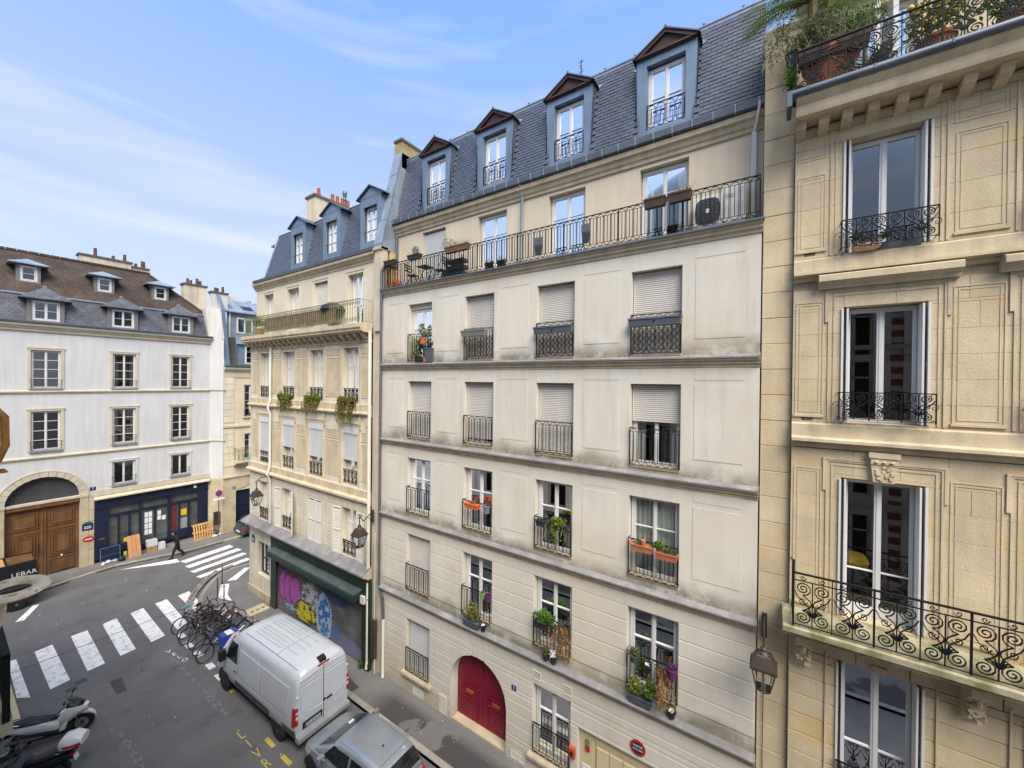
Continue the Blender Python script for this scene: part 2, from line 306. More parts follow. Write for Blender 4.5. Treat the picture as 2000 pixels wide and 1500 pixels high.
def blocks(parent,fr,a0,a1,z0,z1,ops,h,wr,mat,n=0,t=.06,gap=.006,name='stone_block',jit=.004,rg=None,zl=None):
    rg=rg or rnd; zs=[]; z=z0
    if zl: zs=list(zl)
    else:
        k=max(1,round((z1-z0)/h)); zs=[z0+(z1-z0)*i/k for i in range(k+1)]
    for r_,(za,zb) in enumerate(zip(zs,zs[1:])):
        cut=sorted({za,zb,*[x for o in ops for x in o[2:4] if za+.02<x<zb-.02]})
        for ya,yb in zip(cut,cut[1:]):
            for p,q in free(a0,a1,ops,ya,yb):
                if q-p<.03: continue
                if wr:
                    k=max(1,round((q-p)/rg.uniform(*wr))); es=[p+(q-p)*i/k for i in range(k+1)]
                    for i in range(1,k): es[i]+=rg.uniform(-.25,.25)*(q-p)/k
                else: es=[p,q]
                for e0,e1 in zip(es,es[1:]):
                    j=rg.uniform(-jit,jit); g=gap/2; mb=MB(fr); b=min(.008,gap)
                    x0,x1,y0,y1=e0+g,e1-g,ya+g,yb-g; nf=n+j
                    mb.add([(x0,n-t,y0),(x1,n-t,y0),(x1,n-t,y1),(x0,n-t,y1),(x0,nf-b,y0),(x1,nf-b,y0),(x1,nf-b,y1),(x0,nf-b,y1),(x0+b,nf,y0+b),(x1-b,nf,y0+b),(x1-b,nf,y1-b),(x0+b,nf,y1-b)],
                      [(8,9,10,11)]+[(i,(i+1)%4,4+(i+1)%4,4+i) for i in range(4)]+[(4+i,4+(i+1)%4,8+(i+1)%4,8+i) for i in range(4)])
                    part(name,mb,mat,parent)
def curtain(parent,fr,a0,a1,z0,z1,n,mat,rg=None):
    k=max(6,int((a1-a0)/.035)); mb=MB(fr); rg=rg or rnd; ph=rg.uniform(0,6)
    xs=[a0+(a1-a0)*i/k for i in range(k+1)]; ns=[n+.022*sin(i*1.9+ph)+.012*sin(i*.7) for i in range(k+1)]
    for i in range(k): mb.quad((xs[i],ns[i],z0),(xs[i+1],ns[i+1],z0),(xs[i+1],ns[i+1],z1),(xs[i],ns[i],z1))
    return part('curtain',mb,mat,parent,smooth=80,fix=False)
def window(parent,fr,a0,a1,z0,z1,n,rows=(.5,),cols=2,fw=.06,sw=.045,mt=None,cur=None,gm=None,bar=.022,bottom=0,name='window'):
    mt=mt or white; gm=gm or glass; mb=MB(fr)
    mb.box(a0,a0+fw,n-.06,n,z0,z1).box(a1-fw,a1,n-.06,n,z0,z1).box(a0+fw,a1-fw,n-.06,n,z1-fw,z1).box(a0+fw,a1-fw,n-.06,n,z0,z0+fw)
    i0,i1,j0,j1=a0+fw,a1-fw,z0+fw,z1-fw; cw=(i1-i0)/cols; panes=[]
    for c in range(cols):
        l0,l1=i0+c*cw+.003,i0+(c+1)*cw-.003
        mb.box(l0,l0+sw,n-.055,n+.008,j0,j1).box(l1-sw,l1,n-.055,n+.008,j0,j1).box(l0+sw,l1-sw,n-.055,n+.008,j1-sw,j1).box(l0+sw,l1-sw,n-.055,n+.008,j0,j0+sw+bottom)
        zs=[j0+sw+bottom]+[j0+(j1-j0)*r for r in rows]+[j1-sw]
        for r in zs[1:-1]: mb.box(l0+sw,l1-sw,n-.045,n+.004,r-bar/2,r+bar/2)
        for u,v in zip(zs,zs[1:]): panes.append((l0+sw,l1-sw,u+(.0 if u==zs[0] else bar/2),v-(0 if v==zs[-1] else bar/2)))
    if cols==2: mb.box((i0+i1)/2-.022,(i0+i1)/2+.022,n+.008,n+.022,j0,j1)
    o=part(name,mb,mt,parent)
    for p in panes: part('pane',MB(fr).quad((p[0],n-.03,p[2]),(p[1],n-.03,p[2]),(p[1],n-.03,p[3]),(p[0],n-.03,p[3])),gm,o,fix=False)
    if cur:
        k,cm=cur if isinstance(cur,tuple) else (cur,net); w_=i1-i0
        for b in {'full':[(0,1)],'sides':[(0,.22),(.78,1)],'left':[(0,.3)],'right':[(.7,1)],'half':[(.45,1)],'low':[(0,1)]}[k]:
            curtain(o,fr,i0+w_*b[0],i0+w_*b[1],j0,j1 if k!='low' else j0+(j1-j0)*.55,n-.13,cm)
    return o
def slats(parent,fr,a0,a1,z0,z1,n,mat,h=.052,name='roller_shutter',objs=True):
    o=part(name,MB(fr).box(a0-.03,a0,n-.03,n+.02,z0,z1).box(a1,a1+.03,n-.03,n+.02,z0,z1).box(a0,a1,n-.012,n+.018,z0,z0+.045),mat,parent)
    k=int((z1-z0-.05)/h); one=MB(fr).add([(a0,n-.012,0),(a1,n-.012,0),(a1,n+.004,.004),(a0,n+.004,.004),(a1,n+.008,h*.5),(a0,n+.008,h*.5),(a1,n+.002,h-.006),(a0,n+.002,h-.006),(a1,n-.012,h-.003),(a0,n-.012,h-.003)],[(0,1,2,3),(3,2,4,5),(5,4,6,7),(7,6,8,9)])
    if objs:
        me,c=one.mesh('shutter_slat',mat)
        for i in range(k): put('shutter_slat',me,c+Vector((0,0,z0+.05+i*h)),o)
    else:
        mb=MB()
        for i in range(k):
            q=len(mb.v); mb.v+=[v+Vector((0,0,z0+.05+i*h)) for v in one.v]; mb.f+=[tuple(x+q for x in f) for f in one.f]
        part('shutter_slats',mb,mat,o)
    return o
def louvre(parent,fr,hinge,width,z0,z1,n,ang,mat,name='louvred_shutter',slat=.068):
    # a louvred leaf hinged at a=hinge, opening by ang from the facade plane; width may be negative
    sg=1 if width>0 else -1; W=abs(width); ax=fr.a*(sg*cos(ang))+fr.n*sin(ang); nx=fr.n*cos(ang)-fr.a*(sg*sin(ang)); f2=Fr(fr.p(hinge,n,0),ax,nx); T=.035
    mb=MB(f2).box(0,.05,0,T,z0,z1).box(W-.05,W,0,T,z0,z1).box(.05,W-.05,0,T,z0,z0+.09).box(.05,W-.05,0,T,z1-.07,z1).box(.05,W-.05,0,T,(z0+z1)/2-.04,(z0+z1)/2+.04)
    o=part(name,mb,mat,parent); s=slat
    one=MB(f2).add([(.05,.003,s*.4),(W-.05,.003,s*.4),(W-.05,T-.003,0),(.05,T-.003,0),(.05,.006,s*.4+.007),(W-.05,.006,s*.4+.007),(W-.05,T,.007),(.05,T,.007)],[(0,1,2,3),(4,5,6,7),(3,2,6,7),(0,1,5,4)]); me,c=one.mesh('shutter_slat',mat)
    for u,v in ((z0+.09,(z0+z1)/2-.04),((z0+z1)/2+.04,z1-.07)):
        for i in range(int((v-u)/s)): put('shutter_slat',me,c+Vector((0,0,u+i*s)),o)
    return o
def arch_rail(mb,a0,a1,z0,z1,n,pitch=.2,r=.009,sub=.1):
    k=max(2,round((a1-a0)/pitch)); p=(a1-a0)/k; zt,zb=z1-sub,z0+sub
    mb.box(a0,a1,n-.014,n+.014,z1-.012,z1+.008); mb.bar((a0,n,z0),(a1,n,z0),.009); mb.bar((a0,n,zt),(a1,n,zt),r*.8); mb.bar((a0,n,zb),(a1,n,zb),r*.8)
    for a in (a0,a1): mb.bar((a,n,z0-.02),(a,n,z1),.011)
    for i in range(k):
        c=a0+(i+.5)*p; q=p*.43; pt=[]
        for j in range(9): th=pi*j/8; pt.append((c-q*cos(th),n,zt-.012+(z1-.015-zt)*sin(th)))
        for j in range(9): th=pi*j/8; pt.append((c+q*cos(th),n,zb+.012-(zb-z0-.006)*sin(th)))
        mb.tube(pt,r,4,closed=True); mb.bar((c,n,zb),(c,n,zt),r)
def spiral(ca,cz,r0,th0,turns,n,seg=16,sg=1,shrink=.12):
    return [(ca+(r0*(1-(1-shrink)*t))*cos(th0+sg*2*pi*turns*t),n,cz+(r0*(1-(1-shrink)*t))*sin(th0+sg*2*pi*turns*t)) for t in [i/seg for i in range(seg+1)]]
def scroll_panel(mb,a0,a1,z0,z1,n,r=.008,frieze=True,seg=12):
    # lyre shaped wrought iron unit: two mirrored S scrolls, leaf spray and a running scroll on top
    w_=(a1-a0)/2; c=(a0+a1)/2; h=z1-z0; zt=z1-(.13*h if frieze else 0); H=zt-z0
    mb.bar((c,n,z0),(c,n,zt),r)
    for s in (-1,1):
        R1=min(w_*.44,H*.16); x1=c+s*w_*.5; zb=z0+R1+.015; zu=zt-R1-.015
        lo=spiral(x1,zb,R1,pi/2,2.1,n,seg+6,s); up=spiral(x1,zu,R1,-pi/2,2.1,n,seg+6,-s)
        mid=[(x1-s*w_*.46*sin(pi*t),n,zb+R1+(zu-R1-zb-R1)*t) for t in [i/6 for i in range(7)]]
        mb.tube(list(reversed(lo))+mid+up,r,4)
        R2=R1*.6; mb.tube([(c,n,z0+H*.22),(c+s*w_*.16,n,z0+H*.42),(c+s*w_*.75,n,z0+H*.62),(c+s*w_*.93,n,z0+H*.75)],r*.9,4); mb.tube(spiral(c+s*w_*.5,(zb+zu)/2+R2*.4,R2,pi if s>0 else 0,1.4,n,8,s),r*.8,4)
        for k in (.35,.6,.85): mb.tube([(c,n,z0+H*.2),(c+s*w_*.35*k,n,z0+H*(.3+.05*k)),(c+s*w_*.62*k,n,z0+H*(.42-.1*k))],r*.8,4)
    if frieze:
        mb.bar((a0,n,zt),(a1,n,zt),r)
        q=(z1-zt)*.42
        for s in (-1,1): mb.tube(spiral(c+s*w_*.5,(zt+z1)/2,q,0 if s<0 else pi,1.2,n,8,s),r*.75,4)
def leaves(mb,c,rad,n,sz,rg,shape='ball',hang=0):
    c=Vector(c)
    for i in range(n):
        while True:
            p=Vector((rg.uniform(-1,1),rg.uniform(-1,1),rg.uniform(-1,1)))
            if p.length<1: break
        k=.75+.35*sin(p.x*5+c.y*3)*sin(p.y*4+1)*sin(p.z*5)
        q=Vector((p.x*rad[0]*k,p.y*rad[1]*k,p.z*rad[2]*k-(hang*(p.x*p.x+p.y*p.y) if hang else 0))); mb.leaf(c+q,sz*rg.uniform(.6,1.3),rg)
    return mb
def strands(mb,c,k,ln,sz,rg,spread=.1,out=(0,0,0)):
    for i in range(k):
        p=Vector(c)+Vector((rg.gauss(0,spread*.5),rg.gauss(0,spread),0)); d=Vector(out)*rg.uniform(.3,1)
        for j in range(int(ln*rg.uniform(.5,1.1)/(sz*.7))):
            p=p+Vector((rg.gauss(0,.012),rg.gauss(0,.014),-sz*.7))+d*sz*max(0,1-j*.25); mb.leaf(p,sz*rg.uniform(.6,1.1),rg)
    return mb
def blades(mb,c,k,ln,rg,spread=(.1,.3),w_=.008,droop=.6):
    for i in range(k):
        p=Vector(c)+Vector((rg.uniform(-spread[0],spread[0]),rg.uniform(-spread[1],spread[1]),0)); d=Vector((rg.gauss(0,.4),rg.gauss(0,.4),1)).normalized(); l_=ln*rg.uniform(.5,1.1); sd=d.cross(Vector((rg.gauss(0,1),rg.gauss(0,1),.1))).normalized()*w_; pts=[]
        for j in range(4):
            t=j/3; q=p+d*l_*t+Vector((d.x,d.y,-.5))*l_*droop*t*t; pts+=[q-sd*(1-t*.9),q+sd*(1-t*.9)]
        mb.add(pts,[(0,1,3,2),(2,3,5,4),(4,5,7,6)])
    return mb
# ---------------- ground, road, pavements ----------------
struct('ground',MB().quad((-400,-400,-.02),(400,-400,-.02),(400,400,-.02),(-400,400,-.02)),M('ground_far',(.1,.1,.1)),fix=False)
road=struct('road',MB().quad((-60,-40,0),(60,-40,0),(60,60,0),(-60,60,0)),asphalt,fix=False)
def sheet(name,poly,z,mat,parent,label=None):
    return part(name,MB().add([(x,y,z) for x,y in poly],[tuple(range(len(poly)))]),mat,parent,fix=False)
def kerbs(parent,pts,h=.12,w_=.22,mat=granite,step=1.0,left=True,yellow=None):
    for (p,q) in zip(pts,pts[1:]):
        p,q=Vector((*p,0)),Vector((*q,0)); d=(q-p); ln=d.length; d/=ln; nn=Vector((-d.y,d.x,0))*(1 if left else -1); k=max(1,round(ln/step))
        for i in range(k):
            f=Fr(p+d*(ln*i/k),d,nn); L_=ln/k; mb=MB(f); g=.008; zt=h+rnd.uniform(-.004,.004)+.006
            mb.prism([(0,-.01),(0,zt-.02),(.015,zt),(w_,zt),(w_,-.01)],'a',g/2,L_-g/2); part('kerb_stone',mb,mat,parent)
def slabpoly(name,poly,h,mat):
    mb=MB().prism(poly,'z',-.015,h); return struct(name,mb,mat)
K1=[(8.75,-14),(8.75,5),(8.75,22.7),(8.3,23.5),(7.62,24.0),(7.58,24.3),(8.07,25.58),(8.5,26.35),(8.99,27.03),(9.5,27.6),(9.98,28.0),(10.6,28.12),(11.5,27.95),(16,27.7),(30,27.2)]
pav1=slabpoly('pavement',[(p[0]+.0,p[1]) for p in K1]+[(30,24),(10.4,24),(10.4,-14)],.114,pave)
kerbs(pav1,K1,.12,.2,left=False)
K2=[(-14,33.7),(3.4,33.75),(5.7,34.2),(6.5,34.3),(7.5,34.05),(9,33.55),(10,33.28),(14,33.2),(30,33.0)]
pav2=slabpoly('pavement',K2+[(30,36.2),(-14,36.2)],.114,pave); kerbs(pav2,K2,.12,.26)
K3=[(1.15,-14),(1.15,20.95)]
pav3=slabpoly('pavement',[(-1.6,-14),(1.15,-14),(1.15,20.95),(-1.6,20.95)],.114,pave); kerbs(pav3,K3,.12,.2)
K4=[(-1.6,20.95),(1.72,20.95),(1.78,21.3),(1.74,26.3),(1.4,27.4),(-1.6,27.8)]
pav4=slabpoly('pavement',K4,.17,M('paving_slab',(.24,.225,.2),.85,.15,1.5)); kerbs(pav4,K4,.2,.3,M('kerb_pale',(.55,.47,.28),.85,.15,2))
for i in range(7): part('paving_joint',MB().box(-1.2,1.45,21.6+i*.75,21.615+i*.75,.171,.174),soot,pav4)
# gutter stones along the corner pavement: setts with real joints
for i,(p,q) in enumerate(zip(K1[5:11],K1[6:12])):
    p,q=Vector((*p,0)),Vector((*q,0)); d=q-p; k=max(1,int(d.length/.32))
    for j in range(k):
        for r_ in range(2):
            c=p+d*((j+.5+.5*r_)/k); n_=Vector((d.y,-d.x,0)).normalized()*-1; f=Fr(c+n_*(.27+.16*r_),d.normalized(),n_); part('sett',MB(f).box(-d.length/k/2+.006,d.length/k/2-.006,-.07,.07,.1,.122+rnd.uniform(-.003,.004)),gutter_m,pav1)
# markings
def stripe(poly,z=.004,mat=road_paint,name='crosswalk_stripe'): return sheet(name,poly,z,mat,road)
for p in [[(1.83,23.3),(1.85,26.6),(2.07,26.56),(2.12,22.95)],[(2.6,22.9),(2.57,26.6),(3.09,26.7),(3.12,23.0)],[(3.61,23.1),(3.66,26.87),(4.19,26.87),(4.12,23.14)],[(4.6,23.23),(4.69,26.94),(5.21,27.05),(5.1,23.28)],[(5.62,23.31),(5.71,27.03),(6.22,27.13),(6.13,23.39)],[(6.6,23.46),(6.69,27.14),(7.19,27.2),(7.06,23.8),(6.98,23.62)],[(7.62,24.4),(7.64,27.1),(8.15,27.22),(8.11,25.66)]]:
    c=[sum(q[0] for q in p)/len(p),26.0-.06*(p[0][0])+.0]; stripe(p)
for y0,y1,xa,xb in ((31.55,32.12,9.16,12.1),(30.52,31.02,9.08,12.2),(29.5,29.95,9.02,12.12),(28.42,28.85,8.98,11.9)):
    stripe([(xa,y1),(xa+.1,y0),(xb+.02,y0+.3),(xb-.05,y1+.33)])
stripe([(6.59,33.75),(9.16,32.78),(9.12,32.05),(8.76,32.19)],name='painted_island')
stripe([(2.35,30.6),(3.05,32.1),(3.25,32.0),(2.62,30.5)],name='painted_corner')
sheet('painted_strip',[(9.36,26.3),(9.7,26.05),(9.15,24.8),(9.02,23.9),(8.72,24.85)],.1175,road_paint,pav1)
sheet('painted_strip',[(9.75,26.5),(10.1,26.2),(11.3,27.25),(11.05,27.45)],.1175,road_paint,pav1)
seam=MB().box(1.7,7.9,25.42,25.47,.008,.0085); part('road_seam',seam,M('seam',(.085,.085,.09)),road)
sheet('asphalt_patch',[(3.13,21.75),(3.95,21.6),(3.95,20.5),(3.14,20.54)],.0045,M('patch_grey',(.145,.14,.142),.9,.1,2),road)
sheet('asphalt_patch',[(3.96,21.6),(4.3,21.5),(4.24,20.45),(3.96,20.5)],.0045,M('patch_dark',(.06,.06,.064)),road)
for x,y in ((2.9,22.1),(3.2,22.4)): sheet('asphalt_patch',[(x,y),(x+.3,y-.05),(x+.3,y+.25),(x,y+.3)],.0045,bpy.data.materials['patch_dark'],road)
for i,y in enumerate((19.95,19.15,18.35,17.6,16.8)): sheet('asphalt_patch',[(3.42-.0*i,y),(3.68,y-.02),(3.68,y-.48),(3.42,y-.46)],.0045,bpy.data.materials['patch_grey'],road)
for x,y in ((6.43,23.0),(6.38,21.9),(6.4,20.9),(6.42,19.6),(6.4,18.6)): stripe([(x,y),(x+.24,y-.02),(x+.24,y-.5),(x,y-.48)],name='bay_mark')
for x,y in ((6.42,17.55),(6.2,13.9),(6.2,12.85),(6.25,11.4)): stripe([(x,y),(x+.13,y),(x+.13,y-.52),(x,y-.52)],mat=road_yellow,name='bay_mark')
def road_text(txt,x,y,dy,sx,sy,mat,z=.006,name='road_letter',bend=0):
    for i,ch in enumerate(txt):
        me=text_mesh(ch,1,mat,0); o=put(name,me,(x+bend*i,y-dy*i,z),road); o.scale=(sx,sy,1)
road_text('LIVRAISONS',5.85,14.72,.58,.32,.62,road_yellow,bend=.004)
road_text('LIVRAISONS',5.83,21.2,.55,.3,.55,road_faded,bend=.008)
road_text('VELO',5.86,21.86,.4,.28,.36,road_paint,bend=.07)
road_text('PAYANT',3.6,18.0,.4,.26,.36,road_faded,bend=.015); road_text('O',3.08,19.55,.4,.3,.36,road_paint); road_text('O',6.45,21.95,.4,.3,.36,road_paint)
for p in ((5.7,6.35,34.22,34.34),(7.5,7.95,34.0,34.1),(8.5,8.95,33.62,33.78),(9.75,10.0,33.24,33.34),(4.4,5.0,33.92,34.05)):
    mb=MB().add([(p[0],p[2]+.03,.128),(p[1],p[3]-.12 if p[0]>7 else p[3]+.02,.128),(p[1],p[3]+.08,.128),(p[0],p[2]+.2,.128)],[(0,1,2,3)]); part('kerb_paint',mb,M('kerb_yellow',(.36,.27,.09),.85,.3,5),pav2,fix=False)
dr=part('drain_cover',MB().box(8.95,9.85,21.55,22.35,.113,.121),base_a,pav1)
for x in (9.1,9.35,9.6): part('drain_slot',MB().box(x,x+.16,21.85,21.98,.1212,.1225),soot,dr)
sheet('pavement_patch',[(8.95,13.9),(9.35,13.9),(9.25,13.15),(8.95,13.2)],.1175,bpy.data.materials['patch_dark'],pav1)
lit=MB(); 
for i in range(90):
    x,y=rnd.uniform(2.2,8.5),rnd.uniform(12,33); lit.leaf((x,y,.012),rnd.uniform(.015,.045),rnd,(rnd.gauss(0,1),rnd.gauss(0,1),.05))
for i in range(30): lit.leaf((rnd.uniform(8.9,10),rnd.uniform(5,14),.13),rnd.uniform(.012,.03),rnd,(rnd.gauss(0,1),rnd.gauss(0,1),.05))
o=part('litter',lit,paper,None,fix=False); o['kind']='stuff'; o['label']='bits of litter scattered over the road'; o['category']='litter'
dl=MB()
for i in range(14): dl.leaf((rnd.uniform(4.6,4.95),rnd.uniform(21.2,21.6),.015),rnd.uniform(.03,.06),rnd,(rnd.gauss(0,1),rnd.gauss(0,1),.1))
o=part('fallen_leaves',dl,leaf_dry,None,fix=False); o['kind']='stuff'; o['label']='few brown fallen leaves lying in the road'; o['category']='leaves'
# ---------------- building B: rendered block with slate mansard ----------------
XB=10.2; FB=STREET(XB); B=thing('apartment_building','pale rendered apartment block with four gabled slate dormers and arched crimson door','building',(XB,6.65,0))
CO=[(10.35,11.58),(7.53,8.77),(4.69,5.92),(1.84,3.08)]; BA0,BA1=.22,13.08
LV={4:(12.72,14.9),3:(9.83,11.98),2:(6.96,9.06),1:(4.02,6.12)}
ops=[(a,b,*LV[l],.28) for l in LV for a,b in CO]
gops=[(10.35,11.58,.88,2.88,.22),(4.69,5.92,.75,2.86,.22),(1.6,4.44,.1,2.24,.22)]
DC,DR,DS=8.085,1.165,1.58
door=(DC-DR,DC+DR,.1,DS+DR,.4)
wb=MB(FB); wall(wb,BA0,BA1,6.72,15.45,[o for o in ops if o[2]>6.9])
wall(wb,BA0,BA1,.1,6.72,[o for o in ops if o[2]<6.9]+gops+[door],n=-.022)
# arch spandrels and soffit
arc=[(DC+DR*cos(pi*i/20),DS+DR*sin(pi*i/20)) for i in range(21)]
for i in range(20):
    (x0,z0),(x1,z1)=arc[i],arc[i+1]; wb.quad((x0,-.022,z0),(x1,-.022,z1),(x1,-.022,DS+DR),(x0,-.022,DS+DR)); wb.quad((x0,-.022,z0),(x1,-.022,z1),(x1,-.42,z1),(x0,-.42,z0))
wallB=part('wall',wb,wall_b,B,fix=False)
w5=MB(FB); wall(w5,BA0,BA1,15.6,18.25,[(a,b,15.68,17.86,.2) for a,b in CO],n=-.67)
part('upper_wall',w5,wall_b5,B,fix=False)
part('interior_wall',MB(FB).box(BA0+.05,BA1-.05,-2.2,-2.1,.1,18.2).box(BA0+.05,BA1-.05,-2.1,-.95,18.2,18.25),dark_room,B)
part('side_wall',MB(FB).box(BA0,BA0+.06,-9,-.03,.1,15.4).box(BA1-.06,BA1,-9,-.03,.1,15.4).box(BA0,BA0+.06,-9,-.7,15.4,18.4).box(BA1-.06,BA1,-9,-.7,15.4,18.4).box(BA0,BA1,-9.1,-9,.1,18.4),cream_side,B)
# rusticated courses on the two lower storeys
blocks(B,FB,BA0+.01,BA1-.01,4.1,6.14,ops+[(a,b,3.9,6.2) for a,b in CO],.41,None,wall_b,n=0,t=.03,gap=.022,name='stone_course',jit=.001)
blocks(B,FB,BA0+.01,BA1-.01,6.14,6.5,[],.4,None,wall_b,n=0,t=.03,gap=.01,name='stone_course',jit=.001)
blocks(B,FB,BA0+.01,BA1-.01,.5,3.46,[(*o[:4],) for o in gops]+[(DC-(DR if .5+.37*i<DS else math.sqrt(max(0,DR*DR-(.5+.37*i-DS)**2))),DC+(DR if .5+.37*i<DS else math.sqrt(max(0,DR*DR-(.5+.37*i-DS)**2))),.5+.37*i,.5+.37*(i+1)) for i in range(7) if .5+.37*i<DS+DR],.37,None,wall_b,n=0,t=.03,gap=.022,name='stone_course',jit=.001)
hw=lambda z: math.sqrt(max(0,DR*DR-(z-DS)**2)) if z>DS else DR
zz=[.5+(3.46-.5)*i/8 for i in range(9)]
for za,zb in zip(zz,zz[1:]):
    if zb<=DS or za>DS+DR+.3: continue
    lo=max(za,DS)+(.011 if za>DS else 0); hi=zb-.011
    if hi<DS+DR-.02:
        for s in (-1,1):
            arcp=[(DC+s*hw(lo+(hi-lo)*i/6),lo+(hi-lo)*i/6) for i in range(7)]; xo=DC+s*(DR+.02 if za<DS else hw(za)+.03)
            part('stone_course',MB(FB).prism([(xo,lo)]+arcp+[(xo,hi)],'n',-.03,.0012),wall_b,B)
    else:
        arcp=[(DC+hw(lo)*(1-2*i/16),DS+math.sqrt(max(0,DR*DR-(hw(lo)*(1-2*i/16))**2))) for i in range(17)]
        part('stone_course',MB(FB).prism([(DC+hw(lo)+.03,lo)]+arcp+[(DC-hw(lo)-.03,lo),(DC-hw(lo)-.03,hi),(DC+hw(lo)+.03,hi)],'n',-.03,.0012),wall_b,B)
part('plinth',MB(FB).box(BA0,DC-DR-.004,-.02,.008,.08,.5).box(DC+DR+.004,BA1,-.02,.008,.08,.5),wall_b,B)
# flat panels between the upper windows
for l,(z0,z1) in ((4,(12.72,14.9)),(3,LV[3]),(2,LV[2])):
    eds=[BA0]+sorted(x for c in CO for x in c)+[BA1]
    for p,q in zip(eds[::2],eds[1::2]):
        if q-p>.7:
            part('wall_panel',MB(FB).box(p+.3,q-.3,0,.009,z0+.35,z1-.02),wall_b,B)
            part('wall_panel',MB(FB).box(p+.3,q-.3,0,.007,z1+.1,z1+.4),wall_b,B)
# string courses with zinc tops
for z in (3.71,6.72,9.67,12.63):
    part('string_course',MB(FB).prism([(-.02,z-.24),(.02,z-.24),(.03,z-.19),(.07,z-.16),(.075,z-.11),(.13,z-.08),(.14,z-.015),(-.02,z-.012)],'a',BA0-.01,BA1+.01),trim_b,B)
    k=9
    for i in range(k):
        a0=BA0+(BA1-BA0)*i/k; a1=BA0+(BA1-BA0)*(i+1)/k; part('zinc_flashing',MB(FB).prism([(.165,z-.035),(.165,z),(.0,z+.055),(-.26,z+.06),(-.26,z+.05),(.0,z+.045),(.155,z-.008),(.155,z-.035)],'a',a0+.003,a1-.003).prism([(.167,z-.03),(.167,z+.012),(.0,z+.07),(0,z+.05),(.15,z-.01)],'a',a0-.012,a0+.012),zinc_sill,B)
part('balcony_slab',MB(FB).prism([(-.7,15.42),(.03,15.36),(.05,15.42),(.10,15.46),(.105,15.51),(.16,15.55),(.165,15.6),(-.7,15.63)],'a',BA0-.02,BA1+.02),trim_b,B)
part('balcony_flashing',MB(FB).prism([(.2,15.585),(.2,15.635),(-.68,15.665),(-.68,15.63),(.18,15.605),(.18,15.585)],'a',BA0-.05,BA1+.02),zinc_dark,B)
rl=MB(FB); segs=8
for i in range(segs): arch_rail(rl,BA0+.03+(BA1-BA0-.15)*i/segs,BA0+.03+(BA1-BA0-.15)*(i+1)/segs,15.7,16.6,.08,pitch=.2,r=.0098)
rl.bar((BA1-.12,.08,16.59),(BA1-.12,-.67,16.59),.014)
for i in range(5): rl.bar((BA1-.12,-.1-.12*i,15.68),(BA1-.12,-.1-.12*i,16.59),.008)
part('balcony_railing',rl,iron,B)
# windows
cur=['full','sides','left','right',None,'half']
def bwin(c,z0,z1,n,rows,cr_=None,sh=None,**k):
    a,b=CO[c]; o=window(B,FB,a+.02,b-.02,z0,z1,n,rows,cur=cr_,**k)
    if sh is not None: slats(B,FB,a+.05,b-.05,z0+(z1-z0)*sh,z1-.02,n+.07,grey_shut if n>-.5 else white_shut)
    return o
N1=-.2
# F4 .. F1, ground.  shutters: lower edge as a fraction of the opening
bwin(0,12.76,14.72,N1,(.62,),('sides',drape)); part('lintel_box',MB(FB).box(10.37,11.56,-.24,-.14,14.72,14.9),wall_b,B)
for c,s in ((1,0.0),(2,0.0),(3,0.0)): bwin(c,12.74,14.9,N1-.05,(.6,),None,s)
for c,s in ((0,0.0),(1,.1),(2,.02),(3,.54)): bwin(c,9.86,11.98,N1-.05,(.6,),'sides' if c==3 else None,s)
bwin(0,6.99,9.06,N1,(.62,),('full',drape_g)); bwin(1,6.99,9.06,N1,(.62,),('full',net)); bwin(2,6.99,9.06,N1,(.62,),('left',net)); bwin(3,6.99,9.06,N1,(.62,),('full',net))
bwin(0,4.05,6.12,N1-.05,(.6,),None,0.0); bwin(1,4.05,6.12,N1,(.62,),('full',drape_g)); bwin(2,4.05,6.12,N1,(.62,),('right',drape_g)); bwin(3,4.05,6.12,N1,(.62,),('half',net))
slats(B,FB,10.42,11.5,.94,2.86,-.18,white_shut); part('window_sill',MB(FB).prism([(-.2,.74),(.13,.74),(.13,.82),(.1,.86),(-.2,.9)],'a',10.2,11.72),trim_b,B)
window(B,FB,4.71,5.9,.82,2.84,N1,(.62,),gm=glass,cur=None); part('window_sill',MB(FB).prism([(-.2,.62),(.13,.62),(.13,.7),(.1,.74),(-.2,.8)],'a',4.55,6.06),trim_b,B)
for c in range(4):
    a,b=CO[c]
    bwin(c,15.7,17.84,-.84,(.68,),[None,'sides','left','sides'][c],0.05 if c==0 else None)
    for l in (4,3,2,1):
        z0=LV[l][0]+(.02 if l!=4 else 0); z1=z0+.95 if l!=4 else z0+1.0
        g=MB(FB); arch_rail(g,a+.015,b-.015,z0+.04,z1+.04,.06 if l!=3 else .05,pitch=.22); 
        for q in (a+.015,b-.015): g.bar((q,.06,z1+.04),(q,-.12,z1+.04),.009); g.bar((q,.06,z0+.05),(q,-.1,z0+.05),.009)
        part('window_guard',g,iron,B)
        part('window_sill',MB(FB).box(a,b,-.26,.03,z0-.03,z0+.02),trim_b,B)
for a,b,z0 in ((10.35,11.58,.93),(4.69,5.92,.84)):
    g=MB(FB); arch_rail(g,a+.02,b-.02,z0,z0+.88,.03,pitch=.22); part('window_guard',g,iron,B)
